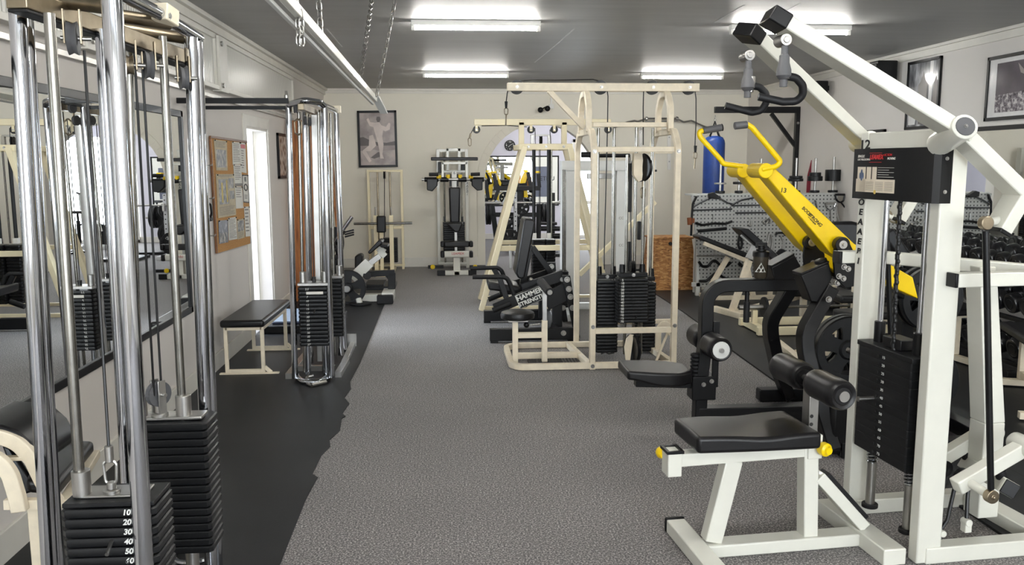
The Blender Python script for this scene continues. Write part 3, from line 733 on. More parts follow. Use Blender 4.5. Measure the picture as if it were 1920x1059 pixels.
# ------------------------------------------------------------------ chrome cable tower in the left foreground
def tower_near():
    b0 = G(300, 1085); t = T('cable_machine', 'chrome cable machine with two black weight stacks, nearest thing on the left by the mirror', 'weight machine', (-.95, 2.8, 0))
    L = lambda px, py, Y: t.l(P(px, py, Y))
    def post(a, b, r, name='post', mat='chrome', n=22):
        a, b = t.l(a), t.l(b); k = a.z/(a.z-b.z) if abs(a.z-b.z) > 1e-6 else 1
        e = a.lerp(b, k); g = MB(); g.cyl((e.x, e.y, .03), a, r, n=n); t.part(name, g, mat, bev=0)
    for (x0,y0),(x1,y1),Y,r in (((28,-60),(93,1059),2.42,.0215), ((45,-20),(107,1059),2.72,.0215), ((206,-60),(271,1059),2.2,.0245), ((192,55),(246,1000),2.62,.021), ((358,70),(396,1059),3.18,.024), ((369,72),(408,1059),3.32,.021)):
        post(P(x0,y0,Y), P(x1,y1,Y), r)
    for (x0,y0),(x1,y1),Y,r in (((92,25),(150,905),2.26,.0135), ((210,25),(262,930),2.30,.0135), ((304,68),(342,770),3.05,.0145), ((240,60),(262,800),3.05,.0135)):
        post(P(x0,y0,Y), P(x1,y1,Y), r, 'guide_rod', 'rod', 16)
    # top: chrome loop, tarnished cross tubes, centre beam
    g = MB(); g.tube([L(222,-14,2.62), L(300,26,2.95), L(372,72,3.34)], .021, 16); t.part('top_tube', g, 'chrome', bev=0)
    g = MB(); g.tube([L(28,-60,2.42), L(206,-62,2.2)], .022, 16, .05); t.part('top_tube', g, 'chrome', bev=0)
    g = MB(); g.beam(L(298,20,2.94), L(322,36,3.02), .055, .055); cb = t.part('corner_block', g, 'cream', bev=.004)
    g = MB(); bolt(g, L(313,30,2.95), (.6,-.8,0), .012, .01); t.part('bolt', g, 'steel', cb, 0)
    for (a, c) in (((60,-4,2.72),(196,8,2.62)), ((226,30,2.9),(318,44,3.02)), ((150,40,3.0),(372,76,3.34)), ((120,2,2.5),(200,12,2.45))):
        t.part('cross_tube', MB().cyl(L(*a), L(*c), .021), 'oldsteel', bev=0)
    g = MB(); a, c = L(30,-4,2.30), L(352,112,3.3); g.beam(a, c, .055, .05); t.part('top_beam', g, 'oldsteel', bev=.003)
    g = MB(); u = (c-a).normalized(); g.beam(a+V((0,0,-.03)), c+V((0,0,-.03)), .05, .008); t.part('beam_pad', g, 'rubber', bev=.002)
    # pulleys with brackets
    for (x, y, Y, r, mat, ax) in ((137,72,2.42,.044,'grey',(1,.25,0)), (243,122,2.75,.03,'oldsteel',(1,.3,0)), (279,122,2.92,.045,'grey',(1,.5,0)), (344,146,3.12,.04,'grey',(1,.5,0))):
        c = L(x,y,Y); av = V(ax).normalized()
        h = t.part('pulley', pulley(MB(), c, av, r, .024), mat, bev=0)
        g = MB()
        for s in (-1, 1): g.beam(c+av*(s*.02)+V((0,0,-.015)), c+av*(s*.02)+V((0,0,.075)), .022, .005, av)
        t.part('pulley_bracket', g, 'oldsteel', bev=.001)
        t.part('pulley_axle', MB().cyl(c-av*.03, c+av*.045, .006), 'steel', bev=0)
    # front stack
    zt = L(200, 953, 2.2).z; cx = (L(110,960,2.2).x+L(291,960,2.2).x)/2; w = L(291,960,2.2).x-L(110,960,2.2).x; cy = t.l((0,2.2,0)).y+.078
    n = 16; p = .0268; st = stack(t, cx, cy, zt-n*p, .15, w, p-.002, n)
    for o, s in zip(reversed(st), [str(10*(i+1)) for i in range(n)]):
        text(o, s, .021, (.047, -.0757, .0125), (1,0,0), (0,0,1), 'marker', shear=.2, bold=.0006, name='number')
    t.part('top_plate', MB().box2((cx-w/2+.005, cy-.07, zt), (cx+w/2-.005, cy+.07, zt+.012)), 'iron', bev=.002)
    g = MB(); g.box2((cx-.085, cy-.04, zt+.012), (cx+.085, cy+.04, zt+.02)); t.part('stack_bracket', g, 'steel', bev=.003)
    for s in ((155, 2.26), (262, 2.30)):
        q = L(s[0], 935, s[1]); t.part('guide_bush', MB().cyl((q.x, q.y, zt+.015), (q.x, q.y, zt+.085), .0235), 'steel', bev=.002)
    q = L(211, 938, 2.26); g = MB(); g.cyl((q.x,q.y,zt+.018), (q.x,q.y,zt+.03), .022); g.cyl((q.x,q.y,zt+.03), (q.x,q.y,zt+.05), .012); t.part('lift_stud', g, 'steel', bev=.002)
    top = L(211, 850, 2.26); g = MB(); carabiner(g, V((q.x,q.y,zt+.115)), .075, .034, .0042); t.part('hook', g, 'steel', bev=0)
    g = MB(); g.cyl((q.x,q.y,zt+.105), (q.x,q.y,zt+.15), .011); t.part('cable_ferrule', g, 'steel', bev=.002)
    g = MB(); g.tube([V((q.x,q.y,zt+.14)), L(158,95,2.44)], .0042, 8); t.part('cable', g, 'cable', bev=0)
    g = MB(); a = V((cx+.005, cy-.076, zt-3.4*p)); g.cyl(a, a+V((.008,-.055,-.012)), .005); t.part('selector_pin', g, 'steel', bev=0)
    # rear stack
    Y = 2.98; x0, x1 = L(221,800,Y).x, L(386,800,Y).x; zt = L(300,795,Y).z; cx, w = (x0+x1)/2, x1-x0; cy = t.l((0,Y,0)).y+.085; n = 17; p = .0285
    stack(t, cx, cy, zt-n*p, .165, w, p-.002, n)
    g = MB(); g.box2((cx-.10, cy-.045, zt), (cx+.125, cy+.04, zt+.012)); t.part('stack_bracket', g, 'steel', bev=.003)
    for (x, yy) in ((345, 3.05), (262, 3.05)):
        q = L(x, 775, yy); t.part('guide_bush', MB().cyl((q.x,q.y,zt+.01), (q.x,q.y,zt+.085), .027), 'steel', bev=.002)
        t.part('rod_sleeve', MB().cyl((q.x,q.y,.04), (q.x,q.y,zt-n*p), .024), 'steel', bev=0)
    q = L(297, 738, 3.04); 
    h = t.part('floating_pulley', pulley(MB(), q, (.8,-.6,0), .045, .024), 'grey', bev=0)
    g = MB(); a = V((.8,-.6,0))
    for s in (-1, 1): g.beam(q+a*(s*.02)+V((0,0,.05)), q+a*(s*.02)+V((0,0,-.075)), .03, .006, a)
    g.cyl(q-a*.04, q+a*.04, .008); t.part('pulley_fork', g, 'steel', bev=.001)
    g = MB(); g.cyl((q.x,q.y,zt+.01), (q.x,q.y,zt+.025), .03); g.cyl((q.x,q.y,zt+.025), (q.x,q.y,zt+.055), .016); t.part('lift_stud', g, 'steel', bev=.002)
    for a, c in (((252,100,2.8),(289,742,3.02)), ((266,108,2.94),(303,735,3.05))):
        t.part('cable', MB().tube([L(*a), L(*c)], .0042, 8), 'cable', bev=0)
    # base loops on the floor
    f0, f1, f2 = [t.l((P(93,1059,2.42).x, 2.42, .03)), t.l((P(271,1059,2.2).x, 2.2, .03)), t.l((P(408,1059,3.32).x, 3.32, .03))]
    g = MB(); g.tube([f0, f1], .0215, 14, .05); t.part('base_tube', g, 'chrome', bev=0)
    g = MB(); g.tube([f1, f2], .0215, 14); t.part('base_tube', g, 'chrome', bev=0)
    g = MB(); c = t.l(G(366,1046)); g.tube([c+V((.085*math.cos(k*PI/12), .085*math.sin(k*PI/12), .02)) for k in range(24)], .012, 8, closed=True); t.part('base_ring', g, 'chrome', bev=0)
    g = MB(); g.beam(f0+V((.02,0,0)), f2+V((-.02,0,0)), .05, .03); t.part('base_bar', g, 'steel', bev=.003)
tower_near()

# ------------------------------------------------------------------ second chrome tower further down the wall
def tower_far():
    Y0 = 6.42
    t = T('cable_machine', 'slim chrome cable tower braced to the left wall, beside the black topped bench', 'weight machine', (-1.0, 6.8, 0))
    L = lambda px, py, Y: t.l(P(px, py, Y))
    def post(a, b, r, name='post', mat='chrome', z0=.03, n=18):
        a, b = t.l(a), t.l(b); e = a.lerp(b, (a.z-z0)/(a.z-b.z)); t.part(name, MB().cyl(e, a, r, n=n), mat, bev=0)
    for (x0,y0),(x1,y1),Y,r in (((541,202),(553,700),6.45,.023), ((608,200),(621,700),6.45,.024), ((602,206),(612,640),6.9,.02), ((571,206),(582,640),6.95,.021), ((630,212),(645,662),7.35,.023)):
        post(P(x0,y0,Y), P(x1,y1,Y), r)
    for (x0,y0),(x1,y1),Y,r,zz in (((560,210),(570,640),6.56,.0115,.05), ((597,210),(606,640),6.56,.0115,.05), ((620,212),(628,640),7.1,.011,.05), ((577,214),(585,620),7.1,.011,.05)):
        post(P(x0,y0,Y), P(x1,y1,Y), r, 'guide_rod', 'rod', zz, 12)
    a, c = L(590,215,6.7), L(600,640,6.7); t.part('flat_upright', MB().beam((c.x,c.y,.1), a, .05, .02, (0,1,0)), 'steel', bev=.002)
    g = MB(); g.tube([L(541,212,6.45), L(541,196,6.45), L(572,188,6.3), L(600,192,6.4), L(608,200,6.45)], .023, 16, .03); t.part('top_tube', g, 'chrome', bev=0)
    g = MB(); g.tube([L(600,195,6.42), L(632,208,7.35)], .022, 14); t.part('top_tube', g, 'chrome', bev=0)
    g = MB(); g.box(L(632,205,7.3), (.06,.06,.06)); t.part('corner_block', g, 'cream', bev=.003)
    g = MB(); g.beam(L(564,200,6.3), L(600,214,7.2), .045, .045); t.part('top_beam', g, 'oldsteel', bev=.003)
    for (x, y, Y) in ((554,203,6.4), (572,226,6.55), (580,228,6.7), (592,226,6.9)):
        c = L(x,y,Y); t.part('pulley', pulley(MB(), c, (1,.3,0), .036, .02), 'grey', bev=0)
        t.part('pulley_bracket', MB().beam(c+V((.014,0,-.02)), c+V((.014,0,.06)), .03, .005, (1,0,0)), 'oldsteel', bev=.001)
    c = L(558,222,6.36); t.part('hook', carabiner(MB(), c, .12, .05, .006), 'oldsteel', bev=0)
    # braces to the wall
    for y0, y1, h, Y in ((186,190,.038,6.25), (200,203,.026,6.5)):
        a = L(541,y1-1,Y); b_ = t.l((XL, Y, t.M.translation.z+a.z)); t.part('wall_brace', MB().beam(a, b_, .03, h), 'black', bev=.002)
    g = MB(); bolt(g, L(537,184,6.25), (0,0,1), .014, .05); t.part('bolt', g, 'steel', bev=0)
    # front stack
    def mk(Y, xa, xb, ytop, ybot, n, num=False):
        x0, x1 = L(xa,ytop,Y).x, L(xb,ytop,Y).x; zt = L((xa+xb)/2,ytop,Y).z; zb = L((xa+xb)/2,ybot,Y).z; p = (zt-zb)/n
        cx, cy = (x0+x1)/2, t.l((0,Y,0)).y+.07
        st = stack(t, cx, cy, zb, .14, x1-x0, p-.0025, n)
        t.part('top_plate', MB().box2((x0,cy-.07,zt), (x1,cy+.07,zt+.02)), 'steel', bev=.002)
        for s in (-1, 1):
            t.part('guide_bush', MB().cyl((cx+s*(x1-x0)*.36,cy,zt+.015), (cx+s*(x1-x0)*.36,cy,zt+.10), .024), 'steel', bev=.002)
            t.part('rod_sleeve', MB().cyl((cx+s*(x1-x0)*.3,cy,.05), (cx+s*(x1-x0)*.3,cy,zb), .024), 'chrome', bev=0)
        g = MB(); g.cyl((cx,cy,zt+.02), (cx,cy,zt+.06), .014); g.tube([(cx,cy,zt+.06), (cx+.005,cy,1.97)], .004, 6); t.part('cable', g, 'cable', bev=0)
        return st, cx, x1-x0, p
    st, cx, w, p = mk(Y0, 557.5, 615, 536, 649, 15)
    for o, s in zip(reversed(st), ('2.5','','7','10','12','15','17','20','22','25','27','30','32','35','37')):
        if s: text(o, s, .022, (-.045, -.0708, p*.42), (1,0,0), (0,0,1), 'marker', shear=.2, name='number')
    o = list(reversed(st))[1]; t.part('label_strip', MB().box2((-.05,-.072,.004), (.075,-.070,p-.006)), 'paper', o, 0)
    g = MB(); g.cyl((cx+.01, t.l((0,Y0,0)).y, .56), (cx+.01, t.l((0,Y0,0)).y-.05, .545), .005); t.part('selector_pin', g, 'steel', bev=0)
    mk(7.05, 596, 641, 522, 631, 15)
    # base
    zf = .024
    g = MB(); g.tube([L(553,690,6.45), t.l(G(555,706,zf)), t.l(G(568,716,zf)), t.l(G(600,716,zf)), t.l(G(619,705,zf)), L(621,690,6.45)], .023, 14, .05); t.part('base_loop', g, 'chrome', bev=0)
    for (a, c) in (((541,706),(582,655)), ((634,703),(650,676))): t.part('base_rail', MB().beam(t.l(G(*a,.025)), t.l(G(*c,.025)), .05, .05), 'steel', bev=.002)
    t.part('base_rail', MB().beam(t.l(G(645,682,.025)), t.l(G(663,642,.025)), .045, .045), 'steel', bev=.002)
    g = MB(); q = t.l(G(660,650,.0)); g.box(q+V((0,0,.06)), (.085,.012,.12)); t.part('end_plate', g, 'steel', bev=.002)
    t.part('base_rail', MB().beam(t.l(G(560,690,.025)), t.l(G(628,690,.025)), .045, .045), 'steel', bev=.002)
    return t
tower_far()
# loose handle on the rubber in front of the tower
g = MB(); q = [G(588,704,.03), G(575,707,.02), G(576,718,.02), G(582,723,.02), G(611,716,.02)]
g.tube(q, .011, 10, .03); h = single('stirrup_grip', g, 'steel', 'bent steel pull handle lying on the rubber at the foot of the slim chrome tower', 'handle', loc=G(585,718))
g = MB(); a, c = G(584,722.5,.02)-h.location, G(611,716,.02)-h.location; g.cyl(a, c, .016); o = bpy.data.objects.new('grip', g.mesh('grip', 'steel')); COL.objects.link(o); o.parent = h

# ------------------------------------------------------------------ bench
def bench():
    a, b_ = G(425,706), G(480,656)
    t = T('flat_bench', 'low flat bench with black padded top and cream legs beside the left wall', 'bench', (-1.60, 6.72, 0), 0)
    ax = V((0.04, 1, 0)).normalized(); W = .30; Ln = 1.02
    pn = MB(); 
    o = [(-.17,-.06),(.17,-.06),(.19,.98),(-.15,.98)]
    pn.prism([(x,y,.385) for x,y in o], (0,0,.06)); t.part('seat_pad', pn, 'vinyl', bev=.022, seg=4)
    for k, (y, dx) in enumerate(((.0, 0), (.86, .018))):
        f = MB(); s = .028
        f.rtube([(-.14+dx,y,.39),(-.14+dx,y,.03),(.14+dx,y,.03),(.14+dx,y,.39)], s, s, (0,1,0)); f.beam((-.14+dx,y,.371), (.14+dx,y,.371), s, s)
        t.part('leg_frame', f, 'chipped', bev=.003)
        f = MB(); f.box2((-.20+dx,y-.02,.001), (.26+dx,y+.02,.016)); t.part('foot_bar', f, 'chipped', bev=.003)
        f = MB(); f.beam((.15+dx,y,.06), (.20+dx,y,.012), .028, .02, (0,1,0)); t.part('foot_brace', f, 'chipped', bev=.002)
    for x in (-.14, .14): t.part('side_rail', MB().beam((x,.0,.371), (x+.018,.86,.371), .028, .028), 'chipped', bev=.002)
bench()

# ------------------------------------------------------------------ cream arm-curl bench behind the near tower
def curl_bench():
    Y = 2.75
    t = T('curl_bench', 'chipped cream curl bench with arched frame and black pads, half hidden by chrome posts', 'bench', (-1.65, 3.05, 0))
    L = lambda px, py, Yy: t.l(P(px, py, Yy*1.12))
    W = .045
    for nm, pts, Yy in (('arch_frame', [(-60,818),(0,817),(35,830),(62,862),(85,910),(112,952)], 2.62), ('arch_frame', [(-40,850),(0,862),(20,890),(32,930),(38,958)], 2.55)):
        f = MB(); f.rtube([L(x,y,Yy) for x,y in pts], .05, .03, (0,1,0), .1); t.part(nm, f, 'chipped', bev=.004)
    f = MB(); f.beam(L(-40,860,2.6), L(45,858,2.62), .03, .012); t.part('cross_bar', f, 'chipped', bev=.002)
    f = MB(); f.beam(L(10,944,2.58), L(75,944,2.58), .03, .035); t.part('cross_bar', f, 'chipped', bev=.002)
    q = L(70,944,2.62); f = MB(); f.beam((q.x,q.y,.0), q, .05, .05, (0,1,0)); t.part('leg', f, 'chipped', bev=.004)
    f = MB(); f.box2((q.x-.03,q.y-.25,.0), (q.x+.03,q.y+.3,.04)); t.part('foot', f, 'chipped', bev=.003)
    q2 = L(120,945,2.62); f = MB(); f.beam(q2, L(178,850,3.05), .04, .03); t.part('seat_rail', f, 'chipped', bev=.003)
    # rolled arm pad
    f = MB(); pts = [(-60,795),(0,798),(30,808),(55,830),(72,862)]; f.rtube([L(x,y,2.66) for x,y in pts], .34, .05, (0,1,0), .12)
    f2 = MB()
    pp = [L(x,y,2.62) for x,y in pts]; pb = [p+V((-.02,.0,-.045)) for p in pp]
    n = len(pp); k = V((0.0,.30,0))
    f2.add(pp+[p+k for p in pp]+pb+[p+k for p in pb], [(i,i+1,n+i+1,n+i) for i in range(n-1)]+[(2*n+i+1,2*n+i,3*n+i,3*n+i+1) for i in range(n-1)]+[(i+1,i,2*n+i,2*n+i+1) for i in range(n-1)]+[(n+i,n+i+1,3*n+i+1,3*n+i) for i in range(n-1)]+[(0,n,3*n,2*n),(n-1,3*n-1,4*n-1,2*n-1)])
    t.part('arm_pad', f2, 'vinyl', bev=.014, seg=3)
    s = [L(50,925,2.60), L(113,930,2.64), L(178,848,3.05), L(80,842,3.05)]
    f = MB(); f.prism(s, (0,0,.05)); t.part('seat_pad', f, 'vinyl', bev=.016, seg=3)
    f = MB(); f.prism([L(0,832,2.75), L(20,838,2.75), L(70,920,2.72), L(38,930,2.72)], (0,.3,0)); t.part('inner_pad', f, 'vinyl', bev=.01)
curl_bench()

# ------------------------------------------------------------------ cork board with notices
def board():
    X = XL+.022
    cs = [PX(396,256.5,X), PX(464,266,X), PX(472,456,X), PX(408.5,475,X)]
    for c in cs: c.x = XL+.003
    y0, y1 = cs[0].y, cs[1].y; 
    ctr = sum(cs, V())/4
    t = T('notice_board', 'cork notice board with wooden edge covered in pinned papers on the left wall', 'notice board', ctr)
    c = [t.l(p) for p in cs]
    t.part('cork_panel', MB().prism(c, (.012,0,0)), 'cork', bev=0)
    f = MB()
    for i in (3, 0): f.beam(c[i]+V((.01,0,0)), c[(i+1)%4]+V((.01,0,0)), .018, .016, (1,0,0))
    t.part('wood_edge', f, 'frame_wood', bev=.002)
    t.part('corner_plate', MB().box(c[2]+V((.012,-.01,.08)), (.006,.03,.16)), 'steel', bev=.001)
    M['news'] = flat_noise_mat('newsprint', [(.4, C(190,178,150)), (.6, C(204,192,166))], 30, .85)
    M['photo'] = flat_noise_mat('printed_photo', [(.35, C(40,40,46)), (.5, C(110,106,100)), (.65, C(186,178,164))], 22, .5)
    M['photod'] = flat_noise_mat('dark_printed_photo', [(.35, C(22,24,34)), (.55, C(60,62,78)), (.7, C(170,168,168))], 16, .4)
    Z = 4.233
    def sheet(q, name, label, mat, fill):
        k = [PX(390+x/Z, 240+y/Z, XL+.018) for x, y in q]
        o = sum(k, V())/4; k = [p-o for p in k]
        m = MB().prism(k, (.0018,0,0)); s = bpy.data.objects.new(name, m.mesh(name, mat)); COL.objects.link(s); s.location = o
        setp(s, label, 'paper', 'papers pinned on the cork board')
        def Q(u, v): return (k[0].lerp(k[1], u)).lerp(k[3].lerp(k[2], u), v)+V((.0019,0,0))
        def blk(nm, u0, v0, u1, v1, mt, par=s, e=.0004):
            g = MB().prism([Q(u0,v0), Q(u1,v0), Q(u1,v1), Q(u0,v1)], (e,0,0)); b_ = bpy.data.objects.new(nm, g.mesh(nm, mt)); COL.objects.link(b_); b_.parent = par
        def lines(u0, v0, u1, v1, n, mt='greytext', th=.35):
            g = MB()
            for i in range(n):
                a = v0+(v1-v0)*i/n; b2 = a+(v1-v0)/n*th; uu = u1-(u1-u0)*(.3 if i % 4 == 3 else .05*(i % 3))
                g.prism([Q(u0,a), Q(uu,a), Q(uu,b2), Q(u0,b2)], (.0003,0,0))
            b_ = bpy.data.objects.new('printed_lines', g.mesh('printed_lines', mt)); COL.objects.link(b_); b_.parent = s
        fill(blk, lines, Q, s)
        g = MB()
        for u in (.06, .94): g.sphere(Q(u,.02)+V((.003,0,0)), .006, 8, 6)
        b_ = bpy.data.objects.new('drawing_pins', g.mesh('drawing_pins', 'black')); COL.objects.link(b_); b_.parent = s
    sheet([(45,90),(148,104),(155,338),(65,336)], 'newspaper_clipping', 'yellowed newspaper clipping with a photo, top left on the cork board', 'news', lambda b,l,Q,s: (l(.08,.04,.92,.26,6), b('photo',.08,.31,.9,.9,'photo')))
    sheet([(190,108),(252,114),(262,286),(195,290)], 'notice_sheet', 'white notice sheet at the top middle of the cork board', 'paper', lambda b,l,Q,s: l(.1,.08,.9,.92,11))
    sheet([(252,114),(295,119),(305,358),(264,350)], 'notice_sheet', 'white notice with a red heading block at the top right of the cork board', 'paper', lambda b,l,Q,s: (b('red_heading',.08,.06,.92,.19,'red'), l(.12,.26,.6,.9,8)))
    sheet([(200,290),(262,290),(270,460),(212,462)], 'notice_sheet', 'white notice with a dark strip along its bottom on the cork board', 'paper', lambda b,l,Q,s: (l(.1,.08,.88,.75,8), b('dark_strip',0,.87,1,1,'greytext')))
    def fee(b,l,Q,s):
        for u0,v0,u1,v1 in ((0,0,1,.04),(0,.96,1,1),(0,0,.09,1),(.91,0,1,1)): b('border',u0,v0,u1,v1,'ink')
        text(s, 'FEE', .052, Q(.5,.17)+V((.001,0,0)), (0,1,0), (0,0,1), 'ink', bold=.002)
        g = MB(); g.tube([Q(.5+.22*math.cos(a)*1.2,.45+.11*math.sin(a)) for a in [2*PI*i/20 for i in range(20)]], .006, 6, closed=True); o = bpy.data.objects.new('round_emblem', g.mesh('round_emblem','ink')); COL.objects.link(o); o.parent = s
        l(.25,.72,.75,.88,3,'ink')
    sheet([(268,370),(315,372),(326,595),(280,590)], 'fee_notice', 'black bordered fee notice with a round emblem on the cork board', 'paper', fee)
    sheet([(212,462),(268,465),(280,635),(222,640)], 'notice_sheet', 'white notice half covered in lines below the dark strip sheet', 'paper', lambda b,l,Q,s: l(.1,.05,.85,.55,5))
    M['ypaint'] = paint('yellow_print', C(206,180,80), .6)
    sheet([(62,365),(205,365),(222,690),(80,715)], 'newspaper_spread', 'large newspaper spread with yellow streaked photo, in the middle of the cork board', 'news', lambda b,l,Q,s: (b('photo',.1,.12,.62,.7,'photo'), b('photo',.66,.1,.95,.34,'photo'), b('photo',.7,.4,.95,.6,'photo'), b('yellow_figure',.24,.2,.32,.66,'ypaint',e=.0009), b('yellow_figure',.5,.14,.58,.66,'ypaint',e=.0009), l(.08,.76,.95,.97,7), l(.1,.02,.9,.08,2)))
    sheet([(82,735),(155,728),(160,905),(88,920)], 'photo_print', 'dark photograph print at the bottom left of the cork board', 'photod', lambda b,l,Q,s: b('photo',.05,.55,.9,.95,'photo'))
    sheet([(158,715),(222,705),(232,880),(165,892)], 'typed_sheet', 'closely typed white sheet at the bottom of the cork board', 'paper', lambda b,l,Q,s: l(.1,.06,.92,.95,13))
    sheet([(228,728),(285,716),(291,868),(236,885)], 'newspaper_clipping', 'small clipping with a group photo at the bottom right of the cork board', 'news', lambda b,l,Q,s: (b('photo',.08,.08,.92,.62,'photo'), l(.1,.68,.9,.95,4)))
    sheet([(285,625),(325,622),(336,858),(298,862)], 'notice_sheet', 'pale blue notice with faint lines below the fee notice', 'paper', lambda b,l,Q,s: l(.1,.08,.8,.9,7))
board()
# hooks and a handle on the wall beside the board
for x, y, lb in ((385,310,'topmost of three small steel pegs on the left wall by the cork board'), (388,372,'middle of three small steel pegs on the left wall by the cork board'), (391,442,'lowest of three small steel pegs on the left wall by the cork board')):
    p = PX(x, y, XL); g = MB(); g.tube([p, p+V((.05,0,0)), p+V((.055,0,.012))], .005, 8, .006); single('wall_peg', g, 'steel', lb, 'peg', 'wall pegs', loc=p)
p = PX(386, 380, XL); q = PX(391, 411, XL+.05); g = MB(); g.tube([p+V((.02,0,0)), p+V((.035,.0,-.02)), q+V((.02,.02,.04)), q+V((.0,.02,0))], .009, 8, .02); o = single('stirrup_grip', g, 'black', 'black hooked handle hanging on the left wall between chrome post and cork board', 'handle', loc=p)
g = MB(); g.cyl(q+V((.0,.0,-.003))-p, q+V((.0,.07,-.003))-p, .016); c_ = bpy.data.objects.new('grip', g.mesh('grip','foam')); COL.objects.link(c_); c_.parent = o
g = MB(); g.cyl(p, p+V((.03,0,0)), .006); single('wall_peg', g, 'steel', 'steel peg holding the black hooked handle', 'peg', 'wall pegs', loc=p)
# poster beyond the door
def picture(name, label, corners, nrm, art, frame='black', fw=.03, mat_w=0, cat='picture'):
    n = V(nrm); ctr = sum(corners, V())/4; t = T(name, label, cat, ctr); c = [t.l(p) for p in corners]
    t.part('backing', MB().prism([p+n*.002 for p in c], n*.012), frame, bev=0)
    f = MB()
    for i in range(4):
        a, b_ = c[i], c[(i+1) % 4]; d = (b_-a).normalized(); f.beam(a-d*fw*.5+n*.014, b_+d*fw*.5+n*.014, fw, .026, n)
    t.part('frame', f, frame, bev=.002)
    k = fw/2
    m = sum(c, V())/4
    def sc(s, e): return [m+(p-m)*s+n*e for p in c]
    pr = t.part('print', MB().prism(sc(1, .014), n*.002), art, bev=0)
    return t, c, n, pr
m, nt, b = nodes('grey_pattern_print'); v = coord(nt, (1,14,9)); 
w = nt.nodes.new('ShaderNodeTexVoronoi'); w.inputs['Scale'].default_value = 1.6; nt.links.new(v, w.inputs['Vector'])
nt.links.new(ramp(nt, w.outputs['Distance'], [(.2, C(60,54,50)), (.5, C(170,160,150)), (.8, C(214,206,196))]), b.inputs['Base Color']); b.inputs['Roughness'].default_value = .25; M['pattern'] = m
X = XL+.003
def on(px, py): p = PX(px, py, XL); return p
y0, y1 = PX(520,300,XL).y, 10.3; z1, z0 = PX(521,252,XL).z, PX(524,332,XL).z
picture('framed_print', 'small black framed symmetrical grey print on the left wall past the doorway', [V((XL,y0,z1)),V((XL,y1,z1)),V((XL,y1,z0)),V((XL,y0,z0))], (1,0,0), 'pattern')
# wooden panel and leaning plank beyond the slim tower
p = MB(); p.box2((XL+.012, 10.32, .0), (XL+.28, 10.6, 2.15)); single('wooden_panel', p, 'wood', 'tall orange wooden cupboard panel against the left wall behind the slim chrome tower', 'panel', loc=(XL+.1, 10.45, 0), bev=.006)
_a, _b = P(619,276,12.9), P(640,500,12.6); _b = _a.lerp(_b, (_a.z-.012)/(_a.z-_b.z)); p = MB(); p.beam(_a, _b, .25, .03, (1,0,0)); single('leaning_plank', p, 'wood', 'narrow wooden plank leaning behind the rear post of the slim chrome tower', 'plank', bev=.004, loc=P(640,500,12.6))
# low platform by the doorway
def platform():
    t = T('step_platform', 'low black step platform with blue grey top in front of the doorway', 'platform', (-1.5, 8.6, 0))
    t.part('base', MB().box2((-.32,-.28,.007), (.42,.55,.085)), 'rubber', bev=.01)
    t.part('top_mat', MB().box2((-.22,-.2,.085), (.40,.55,.115)), 'bluegrey', bev=.004)
    t.part('edge_strip', MB().box2((-.22,-.215,.088), (.40,-.2,.105)), 'navy', bev=.002)
platform()
# ------------------------------------------------------------------ machines in the middle of the room
def fb(t, name, r, Y, d, mat, bev=.004, parent=None, label=None, seg=2):
    """box whose front face fills the given view rectangle at depth Y"""
    x0, y0, x1, y1 = r
    a, c = t.l(P((x0+x1)/2, y0, Y)), t.l(P((x0+x1)/2, y1, Y)); l, rr = t.l(P(x0, (y0+y1)/2, Y)), t.l(P(x1, (y0+y1)/2, Y))
    yy = t.l((0, Y, 0)).y
    return t.part(name, MB().box2((l.x, yy, c.z), (rr.x, yy+d, a.z)), mat, bev=bev, parent=parent, label=label, seg=seg)
def ray_rod(t, name, a, b, Y, r, mat, n=12, toz=None):
    p, q = t.l(P(*a, Y)), t.l(P(*b, Y)); q.x = p.x if abs(q.x-p.x) < .03 else q.x
    if toz is not None: q.z = toz
    return t.part(name, MB().cyl(q, p, r, n=n), mat, bev=0)

